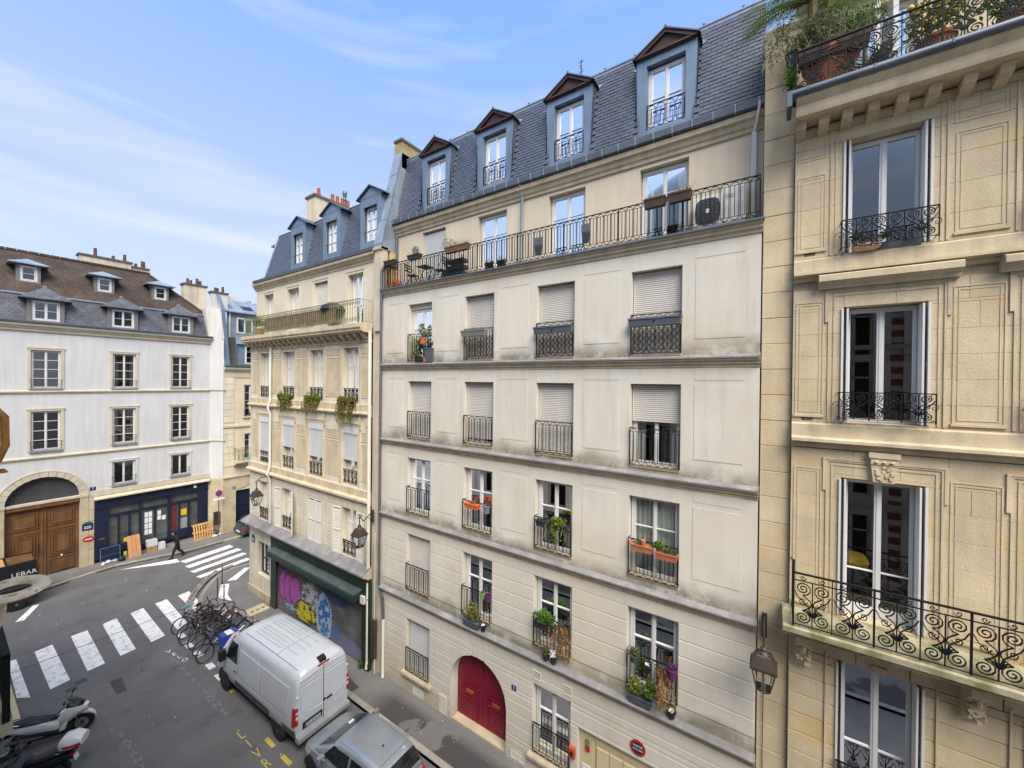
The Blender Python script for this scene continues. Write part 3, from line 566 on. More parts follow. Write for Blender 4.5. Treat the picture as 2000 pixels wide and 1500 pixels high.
# lattice screens behind the guards of the fourth floor
for c,mt_ in ((1,iron_brown),(2,iron),(3,iron)):
    a,b=CO[c]; t=MB(FB); k=8
    for i in range(-4,k+1):
        for s in (0,1):
            p0=a+.03+(b-a-.06)*i/k; p1=p0+(b-a-.06)*4/k; 
            if s: p0,p1=p1,p0
            z0_,z1_=12.8,13.5
            def cl(p,q,z_,zz): 
                lo,hi=a+.03,b-.03; t0,t1=0,1
                if abs(q-p)<1e-6: return None
                ta,tb=sorted(((lo-p)/(q-p),(hi-p)/(q-p))); t0,t1=max(0,ta),min(1,tb)
                return None if t1<=t0 else ((p+(q-p)*t0,z_+(zz-z_)*t0),(p+(q-p)*t1,z_+(zz-z_)*t1))
            r_=cl(p0,p1,z0_,z1_)
            if r_: t.bar((r_[0][0],.0,r_[0][1]),(r_[1][0],.0,r_[1][1]),.009)
    part('lattice_screen',t,mt_,B)
# red arched door
rd=MB(FB); n0=-.40
for s in (0,1):
    pts=[]; r_=DR-.015
    half=[(DC+r_*cos(pi/2*i/12)*(1 if s else -1),DS+r_*sin(pi/2*i/12)) for i in range(13)]
    x1=DC+(.008 if s else -.008); poly=[(DC+(r_ if s else -r_),.17)]+half[:-1]+[(x1,DS+r_-.005),(x1,.17)]
    leaf=part('door_leaf',MB(FB).prism(poly,'n',n0,n0+.06),red_door,B)
    c=DC+(.56 if s else -.56); W=.36
    def frame(a0,a1,z0,z1,n,mat=red_door,t=.035,d=.03):
        return MB(FB).prism([(n,z0),(n+d,z0+.006),(n+d,z0+t-.012),(n,z0+t)],'a',a0,a1).prism([(n,z1-t),(n+d,z1-t+.012),(n+d,z1-.006),(n,z1)],'a',a0,a1).prism([(a0,n),(a0+.006,n+d),(a0+t-.012,n+d),(a0+t,n)],'z',z0+.001,z1-.001).prism([(a1-t,n),(a1-t+.012,n+d),(a1-.006,n+d),(a1,n)],'z',z0+.001,z1-.001)
    for z0,z1 in ((.3,.92),(1.02,1.32)): part('door_panel',frame(c-W,c+W,z0,z1,n0+.06),red_door,leaf)
    part('letter_plate',MB(FB).box(c-.17,c+.17,n0+.06,n0+.075,1.14,1.2).bar((c-.13,n0+.1,1.13),(c+.13,n0+.1,1.13),.012),gold,leaf)
    part('door_panel',MB(FB).box(c-W,c+W,n0+.06,n0+.085,1.42,1.47),red_door,leaf)
part('doorstep',MB(FB).box(DC-DR+.02,DC+DR-.02,-.42,-.03,.1,.17),base_a,B)
part('door_gap',MB(FB).box(DC-DR,DC+DR,-.6,-.55,.1,3),dark_room,B)
# garage opening
part('garage_door',MB(FB).box(1.62,3.96,-.21,-.14,.1,1.95).box(3.97,4.43,-.2,-.13,.1,2.23).box(1.62,3.96,-.19,-.12,1.96,2.23),M('garage_cream',(.6,.5,.3),.6,.06,1),B)
for i in range(6): part('garage_slat',MB(FB).box(1.7+i*.376,2.04+i*.376,-.14,-.11,.2,1.85),bpy.data.materials['garage_cream'],B)
for z,m_ in ((1.86,iron_green),(1.7,red_p)): part('signal_lamp',MB(FB).box(4.13,4.25,-.13,-.09,z-.08,z+.08),m_,B)
part('notice',MB(FB).box(4.1,4.35,-.13,-.12,.92,1.2),paper,B)
# vents, access panel
def grille(a0,a1,z0,z1,k,nm='vent_grille'):
    o=part(nm,MB(FB).box(a0,a1,0,.02,z0,z0+.02).box(a0,a1,0,.02,z1-.02,z1).box(a0,a0+.02,0,.02,z0+.02,z1-.02).box(a1-.02,a1,0,.02,z0+.02,z1-.02),offwhite,B)
    part('vent_back',MB(FB).box(a0+.02,a1-.02,-.02,.003,z0+.02,z1-.02),soot,o)
    for i in range(k):
        z=z0+.03+(z1-z0-.06)*i/k; part('vent_slat',MB(FB).box(a0+.02,a1-.02,.004,.012,z,z+(z1-z0)/k*.4),offwhite,o)
grille(5.66,5.93,3.0,3.27,4); grille(4.64,4.9,3.0,3.27,4)
for a in (10.9,10.6,6.45,6.17): grille(a,a+.25,.2,.42,3)
part('access_panel',MB(FB).box(9.45,9.81,.0,.02,.14,.78),offwhite,B)
# down pipes
part('drain_pipe',MB(FB).tube([(13.04,-.6,17.95),(13.04,-.62,16.75),(13.04,.02,16.62),(13.1,.1,16.4),(13.1,.1,3.75),(13.02,.09,3.45),(12.86,.1,3.3),(12.82,.1,2.45)],.055,8),zinc_dark,B,smooth=True)
part('drain_pipe',MB(FB).tube([(12.82,.1,2.46),(12.82,.1,.3),(12.78,.14,.14)],.06,8),offwhite,B,smooth=True)
part('drain_pipe',MB(FB).tube([(6.88,-.44,18.4),(6.88,-.6,18.1),(6.88,-.6,15.66)],.05,8),zinc,B,smooth=True)
part('drain_pipe',MB(FB).box(.36,.46,-.67,-.58,15.7,17.95),white,B); part('drain_pipe',MB(FB).tube([(.3,-.4,18.6),(.3,-.36,18.45),(.36,-.5,18.1),(.41,-.62,17.95)],.03,8),offwhite,B,smooth=True)
# cornice and gutter
part('cornice',MB(FB).prism([(-.68,17.98),(-.62,17.98),(-.6,18.06),(-.56,18.1),(-.52,18.2),(-.46,18.24),(-.44,18.36),(-.68,18.38)],'a',BA0,BA1),trim_b,B)
part('gutter',MB(FB).prism([(-.66,18.385),(-.46,18.385),(-.36,18.42),(-.345,18.575),(-.375,18.6),(-.39,18.57),(-.42,18.45),(-.66,18.42)],'a',BA0-.03,BA1+.02),zinc_dark,B)
gb=MB(FB)
for i in range(28): a=BA0+.1+i*(BA1-BA0-.2)/27; gb.prism([(-.46,18.38),(-.35,18.41),(-.335,18.585),(-.345,18.6),(-.36,18.57),(-.37,18.43),(-.46,18.4)],'a',a-.012,a+.012)
part('gutter_brackets',gb,zinc,B)
# mansard
PX=lambda z:-(10.82-XB)-(z-18.62)*.198
DM=[10.965,8.15,5.305,2.46]
def slope(fr,PXf,a0,a1,z0,z1,ops_):
    mb=MB(fr); zs=sorted({z0,z1,*[z for o in ops_ for z in o[2:4] if z0<z<z1]})
    for za,zb in zip(zs,zs[1:]):
        for p,q in free(a0,a1,ops_,za,zb): mb.quad((p,PXf(za)-.02,za),(q,PXf(za)-.02,za),(q,PXf(zb)-.02,zb),(p,PXf(zb)-.02,zb))
    return mb
roofB=part('mansard_roof',slope(FB,PX,BA0,BA1,18.4,21.38,[(d-.7,d+.7,18.7,20.85) for d in DM]),zinc_dark,B,fix=False)
part('roof_top',MB(FB).prism([(PX(21.36)+.03,21.34),(PX(21.36)+.03,21.43),(-5,22.1),(-9,21.4),(-9,18.3),(-1.4,18.3)],'a',BA0,BA1),zinc,B)
part('ridge_flashing',MB(FB).tube([(BA0,PX(21.4)+.03,21.42),(BA1,PX(21.4)+.03,21.42)],.035,6),zinc,B)
for i in range(14): part('roof_hook',MB(FB).lathe([(.03,0),(.035,.05),(.012,.07)],.7+i*.9,PX(21.4)+.03,6,21.44),zinc_dark,roofB)
def slated(parent,fr,PXf,a0,a1,z0,z1,wd,h,rej,mat,nobj=None,thick=.006):
    k=int(round((z1-z0)/h)); st=MB(fr); objs=[]; rg=random.Random(3); dn=PXf(1)-PXf(0); sl_=math.sqrt(1+dn*dn)
    for r_ in range(k):
        z=z0+r_*h; off=(r_%2)*wd/2
        for c in range(int((a1-a0)/wd)+2):
            a=a0-off+c*wd; p,q=max(a,a0)+.006,min(a+wd,a1)-.006
            if q-p<.04 or rej((p+q)/2,z+h/2): continue
            j=rg.uniform(0,.005); zt=z+h*1.6; n0=PXf(z)+.02+j; n1=PXf(zt)+.003
            pts=[(p,n0,z),(q,n0,z+rg.uniform(-.004,.004)),(q,n1,zt),(p,n1,zt),(p,n0-thick*2.6,z),(q,n0-thick*2.6,z)]; fc=[(0,1,2,3),(4,5,1,0)]
            objs.append(((p+q)/2,pts,fc))
    if nobj:
        objs.sort(key=lambda t:t[0])
        for a,pts,fc in objs[:nobj]: part('slate',MB(fr).add(pts,fc),mat,parent,fix=False)
        objs=objs[nobj:]
    for a,pts,fc in objs: st.add(pts,fc)
    part('slates',st,mat,parent,kind='stuff',fix=False)
def rejB(a,z):
    for d in DM:
        if abs(a-d)<.79 and z<20.95: return True
        if abs(a-d)<.80*(21.46-z)/.5 and 20.9<=z<21.4: return True
    return False
slated(roofB,FB,PX,BA0,BA1-.02,18.6,21.36,.235,.108,rejB,slate,290)
for d in DM:
    n=-.75; D=part('dormer',MB(FB).box(d-.775,d-.5,n-.06,n,18.6,20.92).box(d+.5,d+.775,n-.06,n,18.6,20.92).box(d-.5,d+.5,n-.06,n,20.7,20.92).box(d-.5,d+.5,n-.06,n+.01,18.6,18.93),zinc_blue,B)
    part('dormer_lining',MB(FB).box(d-.5,d-.48,n-.32,n-.061,18.93,20.7).box(d+.48,d+.5,n-.32,n-.061,18.93,20.7).box(d-.5,d+.5,n-.32,n-.061,20.7,20.72).box(d-.5,d+.5,n-.32,n-.061,18.91,18.93),zinc_blue,D)
    part('dormer_room',MB(FB).box(d-.7,d+.7,n-.9,n-.88,18.6,20.9),dark_room,D)
    for s in (-1,1):
        st=MB(FB); x=d+s*.775
        part('cheek_board',MB(FB).prism([(n-.02,18.6),(n-.02,20.93),(-1.25,20.93),(PX(18.6)-.05,18.6)],'a',x-.01*s-.008,x-.01*s+.008),zinc_dark,D)
        for r_ in range(21):
            z=18.66+r_*.108; nb=PX(z); k=int(abs(nb-n)/.2)+2; off=(r_%2)*.1
            for c in range(k):
                p=n-.01-max(0,c*.2-off); q=n-.01-min(((c+1)*.2-off),abs(nb-n)+.02)
                if p-q<.03: continue
                y0=x+s*(.016+.003*((c*7+r_)%3)); st.add([(y0,p-.003,z),(y0,q+.003,z),(x+s*.004,q+.003,z+.16),(x+s*.004,p-.003,z+.16),(y0-s*.01,p-.003,z),(y0-s*.01,q+.003,z)],[(0,1,2,3),(4,5,1,0)])
        part('cheek_slates',st,slate,D,kind='stuff',fix=False)
    window(B,FB,d-.48,d+.48,18.95,20.66,n-.16,(.52,),cur=('full',drape)); 
    g=MB(FB); arch_rail(g,d-.49,d+.49,18.98,19.62,n-.03,pitch=.25,sub=.13); part('window_guard',g,iron,B)
    e=.82; zb,za=20.93,21.42
    part('pediment',MB(FB).prism([(d-.72,zb+.05),(d+.72,zb+.05),(d,za-.07)],'n',n-.05,n+.03).box(d-e+.04,d+e-.04,n-.05,n+.09,zb,zb+.05).box(d-e+.1,d+e-.1,n-.04,n+.05,zb-.035,zb),wood_r,D)
    for s in (-1,1):
        part('gable_roof',MB(FB).add([(d+s*(e+.04),n+.13,zb),(d,n+.13,za+.02),(d,-1.32,za+.02),(d+s*(e+.04),-1.22,zb),(d+s*(e+.04),n+.13,zb+.035),(d,n+.13,za+.06),(d,-1.32,za+.06),(d+s*(e+.04),-1.22,zb+.035)],[(0,1,2,3),(4,5,6,7),(0,1,5,4),(3,2,6,7),(0,3,7,4),(1,2,6,5)]),zinc_dark,D)
        part('barge_board',MB(FB).add([(d+s*(e+.0),n+.1,zb+.001),(d,n+.1,za+.018),(d,n+.1,za-.075),(d+s*(e-.15),n+.1,zb+.001),(d+s*(e+.0),n+.02,zb+.001),(d,n+.02,za+.018),(d,n+.02,za-.075),(d+s*(e-.15),n+.02,zb+.001)],[(0,1,2,3),(0,1,5,4),(3,2,6,7)]),wood_r,D)
        part('valley_flashing',MB(FB).add([(d+s*.86,PX(20.9)+.03,20.9),(d+s*.98,PX(20.98)+.02,20.98),(d+s*.1,PX(21.37)+.02,21.37),(d,PX(21.37)+.03,21.36)],[(0,1,2,3)]),zinc,D,fix=False)
    part('finial',MB(FB).lathe([(.035,0),(.04,.03),(.012,.07)],d,n+.1,6,za+.05),zinc_dark,D)
# party wall towards the neighbour, chimney on it
part('party_wall_base',MB(FB).box(BA1+.005,BA1+.4,-3,-.31,15,17.35),M('ochre_stone',(.5,.33,.13),.9,.2,2),B)
pw=part('party_wall',MB(FB).prism([(.14,17.3),(.14,17.52),(-.86,21.62),(-1.3,21.62),(-1.3,18),(-.6,17.3)],'a',BA1+.0,BA1+.44),zinc,B)
for i in range(4):
    t0,t1=i/4,(i+1)/4; A=Vector((.155,17.5)); Z=Vector((-.85,21.64)); p,q=A+(Z-A)*t0,A+(Z-A)*t1
    part('zinc_coping',MB(FB).prism([(p.x,p.y+.01),(q.x,q.y-.01),(q.x-.03,q.y-.0),(p.x-.03,p.y+.02)],'a',BA1-.03,BA1+.47),zinc,pw)
ch=part('chimney',MB(FB).box(BA1+.0,BA1+.42,-2.0,-.86,21.0,22.12),ochre_side,B); part('chimney_cap',MB(FB).box(BA1-.05,BA1+.47,-2.05,-.81,22.12,22.22),soot,ch)
part('chimney_flashing',MB(FB).box(BA1+.43,BA1+.45,-1.6,-.84,21.4,22.0),zinc,ch)
an=single('antenna',MB().bar((11.6,5.2,21.4),(11.6,5.2,22.35),.014).bar((11.6,5.1,22.28),(11.6,5.3,22.28),.008).bar((11.5,5.2,22.1),(11.7,5.2,22.1),.008).bar((11.6,5.12,21.95),(11.6,5.28,21.95),.008),iron,'thin metal aerial on the ridge between two gabled dormers','antenna')
# ---------------- building C: limestone apartment house on the right ----------------
XC=10.1; FC=STREET(XC); CB=thing('stone_apartment_building','weathered limestone apartment house with scrollwork balconies and folded white shutters','building',(XC,-3,0))
C0,C1=-6.2,-.36; WC=[-1.765,-4.195]; HW=.595
lv=[(14.6,16.86),(11.24,13.55),(7.4,10.16),(3.85,6.5)]
copsW=[(c-HW,c+HW,z0,z1) for c in WC for z0,z1 in lv]
part('backing_wall',wall(MB(FC),C0,C1,.1,17.7,copsW,n=-.05,rev=.33),stone_m,CB,fix=False)
part('interior_wall',MB(FC).box(C0+.05,C1-.05,-2.6,-2.5,.1,17.6),room_warm,CB)
for z in (3.3,6.9,10.6,13.95,17.2): part('interior_floor',MB(FC).box(C0+.05,C1-.05,-2.5,-.45,z,z+.2),room_warm,CB)
part('side_wall',MB(FC).box(C0,C0+.06,-9,-.06,.1,17.6).box(C0,C1,-9.1,-9,.1,17.6),stone_m,CB)
rc=random.Random(5)
ex=copsW
zl=[.1,.55]+[.55+(17.2-.55)*i/35 for i in range(1,36)]
vis=[z for z in zl]
# fine jointed ashlar between the openings; pieces larger than ~10 pixels
def cz(z0,z1,h): k=round((z1-z0)/h); return [z0+(z1-z0)*i/k for i in range(k+1)]
blocks(CB,FC,-5.2,C1,.3,6.75,ex,.4,(.7,1.2),stone_c,n=0,t=.045,gap=.014,rg=rc,jit=.003)
blocks(CB,FC,-5.2,C1,7.3,10.7,ex,.52,(.7,1.1),stone_c,n=0,t=.045,gap=.0035,rg=rc,jit=.002)
blocks(CB,FC,-5.2,C1,11.2,13.95,ex,.5,(.7,1.1),stone_c,n=0,t=.045,gap=.0035,rg=rc,jit=.002)
blocks(CB,FC,-5.2,C1,14.55,17.2,ex,.5,(.7,1.1),stone_c,n=0,t=.045,gap=.0035,rg=rc,jit=.002)
# party strip of big stones with rounded top
blocks(CB,STREET(10.2),C1+.0,.2,.1,19.0,[],.56,None,stone_c,n=0,t=.08,gap=.008,rg=rc,jit=.006)
ps=MB(STREET(10.2)); ps.box(C1,.2,-1.5,-.06,.1,19.0)
pr=[(-3,18.98),(0,18.98)]+[(-.55+.55*cos(pi/2*i/8),19.3+.75*sin(pi/2*i/8)) for i in range(9)]+[(-3,20.05)]
ps.prism(pr,'a',C1,.2); part('party_wall',ps,stone_c,CB)
# mouldings
def mould(z0,z1,prof,a0=C0,a1=C1,nm='string_course',mat=stone_m): return part(nm,MB(FC).prism([(-.04,z0)]+[(n,z0+(z1-z0)*t) for n,t in prof]+[(-.04,z1)],'a',a0,a1),mat,CB)
for zt in (14.58,11.22):
    mould(zt-.27,zt,[(.06,0),(.06,.9),(.03,1)])
    mould(zt-.5 if zt<12 else zt-.46,zt-.27,[(.02,0),(.05,.1),(.07,.3),(.07,.45),(.13,.55),(.2,.6),(.2,.85),(.06,1)])
for c in WC:
    a0,a1=c-.975,c+1.0
    part('window_hood',MB(FC).prism([(-.02,13.93),(.1,13.93),(.12,14.0),(.2,14.05),(.24,14.06),(.24,14.17),(.2,14.19),(.07,14.25),(-.02,14.25)],'a',a0,a1),stone_m,CB)
    for k,(z0,z1) in enumerate(lv):
        t=MB(FC)
        zt=z1+(.34 if k else .28); w2=.83; d=.14
        for e,nn,tt in ((w2,.02,.035),(w2-.08,.013,.03)):
            ztt=zt-(w2-e); t.box(c-e,c-e+tt,0,nn,z0+.02,ztt).box(c+e-tt,c+e,0,nn,z0+.02,ztt).box(c-e+tt,c+e-tt,0,nn,ztt-tt,ztt)
        if k in (1,2):
            t.box(c-w2-.05,c-w2,0,.03,zt-.62,zt+.02).box(c+w2,c+w2+.05,0,.03,zt-.62,zt+.02).box(c-w2-.05,c+w2+.05,0,.032,zt,zt+.035)
        if k<3: part('window_surround',t,stone_m,CB)
        else: part('window_surround',MB(FC).box(c-.8,c-.77,0,.03,.6,6.6).box(c+.77,c+.8,0,.03,.6,6.6),stone_m,CB)
# sunk panels
def panel(a0,a1,z0,z1,sill=True):
    t=MB(FC)
    for e,nn,tt in ((0,.011,.022),(.06,.008,.016)): t.box(a0+e,a0+e+tt,0,nn,z0+e,z1-e).box(a1-e-tt,a1-e,0,nn,z0+e,z1-e).box(a0+e+tt,a1-e-tt,0,nn,z1-e-tt,z1-e).box(a0+e+tt,a1-e-tt,0,nn,z0+e,z0+e+tt)
    if sill: t.box(a0-.02,a1+.02,0,.035,z0-.04,z0)
    part('panel_moulding',t,stone_m,CB)
for c in (-2.98,-5.41):
    a0,a1=c-.31,c+.31; panel(a0,a1,14.72,16.5); panel(a0-.02,a1+.02,16.66,17.08,False); panel(a0,a1,11.33,13.78); panel(a0,a1,7.5,10.3)
panel(-.87,-.41,14.76,16.3); panel(-.88,-.42,16.62,17.0,False); panel(-.87,-.41,11.38,13.7); panel(-.87,-.41,7.5,10.3)
for z in (14.66,11.27): 
    o=part('vent_grille',MB(FC).box(-.71,-.53,.001,.006,z,z+.07),soot,CB)
# keystones
for c in WC:
    c=c-.02; kb=MB(FC).prism([(c-.15,10.16),(c+.15,10.16),(c+.2,10.62),(c-.2,10.62)],'n',0,.09).box(c-.22,c+.22,0,.13,10.62,10.72).box(c-.19,c+.19,.09,.11,10.5,10.6)
    for i in (-1,0,1): kb.lathe([(.03,0),(.035,.015),(0,.035)],c+i*.11,.12,8,10.535)
    for i in range(26): kb.leaf((c+rc.uniform(-.13,.13),0,0),.0001,rc) if False else kb.box(*(lambda x,z,r_:(x-r_,x+r_,.08,.1+r_*.6,z-r_,z+r_))(c+rc.uniform(-.12,.12),rc.uniform(10.2,10.47),rc.uniform(.012,.03)))
    part('keystone',kb,stone_m,CB)
# windows with folded shutters in the reveals
def cwin(c,z0,z1,rows,cur_,bottom=0,op=False):
    w_=window(CB,FC,c-HW+.05,c+HW-.05,z0,z1-.02,-.26,rows,fw=.04,sw=.05,cur=cur_,bottom=bottom)
    for s in (-1,1):
        x=c+s*(HW-.005); 
        louvre(CB,FC,x,-s*.27,z0+.04,z1-.03,-.235,pi/2,white,slat=.045)
        part('shutter_leaf',MB(FC).box(min(x-s*.045,x-s*.075),max(x-s*.045,x-s*.075),-.235,.035,z0+.04,z1-.03),white,CB)
    return w_
for i,c in enumerate(WC):
    cwin(c,*lv[0],(),None); cwin(c,*lv[1],(),None); cwin(c,*lv[2],(.33,),('sides',drape) if i else None,.12); cwin(c,*lv[3],(.36,),('sides',net),.1)
    part('window_sill',MB(FC).box(c-HW,c+HW,-.4,.03,14.56,14.62).box(c-HW,c+HW,-.4,.03,11.2,11.26),stone_m,CB)
    for z0,z1 in ((14.68,15.21),(11.35,11.86)):
        g=MB(FC); q=3; A0,A1=c-.665,c+.665; nn=.2
        for j in range(q): scroll_panel(g,A0+(A1-A0)*j/q,A0+(A1-A0)*(j+1)/q,z0,z1,nn,.0115,False,14)
        g.box(A0,A1,nn-.012,nn+.012,z1-.012,z1+.008).bar((A0,nn,z0),(A1,nn,z0),.009); 
        for j in range(q+1): a=A0+(A1-A0)*j/q; g.bar((a,nn,z0-.03),(a,nn,z1),.013)
        for a in (A0,A1):
            for z in (z0+.02,z1-.01): g.bar((a,nn,z),(a,0,z),.009)
            g.tube(spiral(a,(z0+z1)/2,.09,0,1.2,nn*.5,10),.007,4)
        part('window_guard',g,iron,CB)
    g=MB(FC)
    for j in range(5): scroll_panel(g,c-.62+.248*j,c-.62+.248*(j+1),3.98,4.55,.1,.0075,False,10)
    g.box(c-.63,c+.63,.085,.115,4.55,4.575).bar((c-.63,.1,3.97),(c+.63,.1,3.97),.009); part('window_guard',g,iron,CB)
    part('keystone',MB(FC).prism([(c-.1,6.5),(c+.1,6.5),(c+.12,6.62),(c-.12,6.62)],'n',0,.05),stone_m,CB)
# a lamp and a yellow cushion in the room of the tall window
tag(part('cushion',MB(FC).lathe([(.02,0),(.2,.05),(.24,.16),(.16,.3),(.02,.34)],-1.5,-.75,12,8.15),M('cushion_yellow',(.5,.33,.03),.8)),'mustard yellow cushion behind the tall balcony window','cushion')
# long balcony
BN=.85; part('balcony_slab',MB(FC).prism([(-.05,7.0),(.5,7.0),(.62,7.04),(.68,7.1),(.78,7.13),(.8,7.2),(.86,7.22),(.87,7.32),(-.05,7.35)],'a',C0,-.24),moss_stone,CB)
for c,s in ((-.6,1),(-2.95,1),(-5.4,1)):
    t=MB(FC).prism([(0,6.2),(.12,6.25),(.2,6.4),(.16,6.55),(.28,6.7),(.5,6.85),(.52,7.0),(0,7.0)],'a',c-.13,c+.13)
    t.tube([(a,n+.28,z+6.72) for a,n,z in [(c,.11*cos(q),.11*sin(q)) for q in [i*pi/6 for i in range(13)]]],.03,6)
    for i in range(24): t.box(*(lambda x,z,r_:(x-r_,x+r_,.06,.24+r_,z-r_,z+r_))(c+rc.uniform(-.12,.12),rc.uniform(6.3,6.9),rc.uniform(.015,.035)))
    part('balcony_console',t,stone_m,CB)
g=MB(FC); nn=.8; U=.58; a=-.4; k=0
while a>-5.4:
    scroll_panel(g,a-U,a,7.4,8.36,nn,.0125,True,16); g.bar((a,nn,7.36),(a,nn,8.36),.011 if k%2 else .02); a-=U; k+=1
g.box(a,-.38,nn-.025,nn+.025,8.36,8.385).bar((a,nn,7.39),(-.38,nn,7.39),.011).bar((-.4,nn,7.35),(-.4,nn,8.62),.022)
for z in (7.39,8.37): g.bar((-.4,nn,z),(-.4,0,z),.012)
for j in range(3): scroll_panel(Fr and g,-.4,-.4,7.4,7.41,nn) if False else g.bar((-.4,nn-.2*(j+1),7.39),(-.4,nn-.2*(j+1),8.36),.009)
part('balcony_railing',g,iron,CB)
# crowning cornice with modillions, gutter and upper balcony
part('frieze_moulding',MB(FC).prism([(-.04,17.12),(.03,17.12),(.05,17.17),(.09,17.19),(.09,17.24),(-.04,17.24)],'a',C0,C1),stone_m,CB)
part('cornice_slab',MB(FC).prism([(-.5,17.28),(.58,17.28),(.6,17.34),(.62,17.46),(.7,17.54),(.74,17.66),(-.5,17.68)],'a',C0,C1+.02),stone_m,CB)
part('soffit_backing',MB(FC).box(C0,C1,-.04,.02,17.24,17.29),stone_m,CB)
for a in (-.44,-.8,-1.15,-1.53,-1.92,-2.32,-2.73,-3.14,-3.55,-3.96,-4.37,-4.8,-5.2): part('modillion',MB(FC).prism([(0,17.06),(.1,17.08),(.34,17.14),(.36,17.22),(.4,17.23),(.4,17.28),(0,17.28)],'a',a-.08,a+.08),stone_m,CB)
gt=MB(FC).tube([(-.2,.73,17.66),(C0,.73,17.66)],.075,8).box(-.27,-.19,.3,.8,17.42,17.72)
part('gutter',gt,zinc_dark,CB,smooth=50)
for i in range(6): part('gutter_ring',MB(FC).tube([(-.5-i*.95,.73,17.66),(-.53-i*.95,.73,17.66)],.084,8),zinc_dark,CB)
g=MB(FC); a=-.33; k=0
while a>-5.2:
    scroll_panel(g,a-.5,a,17.74,18.52,.62,.012,True,14); g.bar((a,.62,17.68),(a,.62,18.53),.01 if k%2 else .018); a-=.5; k+=1
g.box(a,-.31,.6,.64,18.52,18.545).bar((a,.62,17.72),(-.31,.62,17.72),.011).bar((-.33,.62,18.53),(-.33,-.3,18.53),.012); part('balcony_railing',g,iron,CB)
part('terrace_floor',MB(FC).box(C0,C1,-.9,.6,17.6,17.672),zinc,CB)
part('attic_wall',wall(MB(FC),C0,C1,17.6,20.4,[(-2.35,-1.25,17.65,19.95),(-4.8,-3.7,17.65,19.95)],n=-.9,rev=.25),stone_m,CB,fix=False)
for c in (-1.8,-4.25): window(CB,FC,c-.54,c+.54,17.68,19.93,-1.08,(.4,),cur=('sides',drape),bottom=.1)
part('attic_roof',MB(FC).box(C0,C1,-9,-.6,20.4,20.6),zinc,CB)
part('attic_interior',MB(FC).box(C0+.05,C1-.05,-2.4,-2.3,17.7,20.3),dark_room,CB)
# ---------------- building D: Haussmann house with green shop front ----------------
XD=10.1; FD=STREET(XD); D=thing('corner_building','pale stone house above a dark green shop with graffiti shutter','building',(XD,19,0))
D0,D1=13.68,24.5; CD=[(14.57,15.66),(17.24,18.4),(19.79,20.92),(22.38,23.4)]
L3,L2,L1=(11.0,13.41),(7.46,10.0),(4.36,6.43)
dop=[(a,b,*l,.3) for a,b in CD for l in (L3,L2,L1)]+[(22.15,23.5,1.3,3.1,.25),(D0,21.75,.1,3.7,.5)]
part('wall',wall(MB(FD),D0,D1,.1,14.3,dop),stone_d,D,fix=False)
part('upper_wall',wall(MB(FD),D0,D1-.2,14.2,17.2,[(a,b,14.36,16.64,.28) for a,b in CD],n=-.2),stone_d4,D,fix=False)
part('side_wall',MB(FD).box(D1-.06,D1,-12,-.02,.1,14.3).box(D1-.26,D1-.2,-12,-.22,14.3,17.2),stone_d,D)
part('interior_wall',MB(FD).box(D0,D1-.4,-2.4,-2.3,.1,17.2).box(D0,D1-.4,-2.3,-.6,17.2,17.25),dark_room,D)
part('pilaster_strip',MB(FD).box(13.1,D0,-.3,-.06,.1,17.3).box(13.14,13.5,-.06,.02,14.0,17.28),cream_side,D)
part('pilaster_cap',MB(FD).box(13.08,13.56,-.3,.08,17.28,17.4),trim_b,D)
# window surrounds, pilasters, panels: floors two and three
for (a,b) in CD:
    for z0,z1 in (L3,L2):
        t=MB(FD)
        for e,n_ in ((.11,.02),(.16,.035)): t.box(a-e,a-e+.03,0,n_,z0,z1+e).box(b+e-.03,b+e,0,n_,z0,z1+e).box(a-e+.03,b+e-.03,0,n_,z1+e-.03,z1+e)
        part('window_surround',t,stone_m,D)
    t=MB(FD).box(a-.16,a-.13,0,.02,14.4,16.8) 
    part('window_surround',MB(FD).box(a-.14,a-.11,-.2,-.175,14.36,16.78).box(b+.11,b+.14,-.2,-.175,14.36,16.78).box(a-.11,b+.11,-.2,-.175,16.75,16.78),stone_d4,D)
eds=[D0]+sorted(x for c in CD for x in c)+[D1]
for p,q in zip(eds[::2],eds[1::2]):
    for z0,z1 in ((11.25,13.0),(13.1,13.38),(7.75,9.3),(9.4,9.8)):
        p2,q2=p+.24,q-.24
        if q2-p2>.3:
            t=MB(FD); nn=.02
            t.box(p2,p2+.025,0,nn,z0,z1).box(q2-.025,q2,0,nn,z0,z1).box(p2+.025,q2-.025,0,nn,z1-.025,z1).box(p2+.025,q2-.025,0,nn,z0,z0+.025).box(p2+.07,q2-.07,0,.012,z0+.07,z1-.07); part('panel_moulding',t,stone_m,D)
    if q-p>.8:
        for c in (p+.21,q-.21): part('console',MB(FD).box(c-.05,c+.05,0,.09,10.1,10.45).box(c-.04,c+.04,0,.05,9.9,10.1),stone_m,D)
def mD(z0,z1,prof,nm='string_course',a0=D0,a1=D1+.05,mat=stone_m): part(nm,MB(FD).prism([(-.03,z0)]+[(n,z0+(z1-z0)*t) for n,t in prof]+[(-.03,z1)],'a',a0,a1),mat,D)
mD(10.48,10.68,[(.03,0),(.06,.2),(.13,.45),(.16,.5),(.16,.8),(.08,1)]); mD(10.68,10.99,[(.07,0),(.07,.95),(.04,1)])
mD(6.82,7.1,[(.02,0),(.06,.15),(.08,.3),(.15,.45),(.2,.5),(.2,.8),(.08,1)]); mD(7.1,7.42,[(.07,0),(.07,.93),(.04,1)])
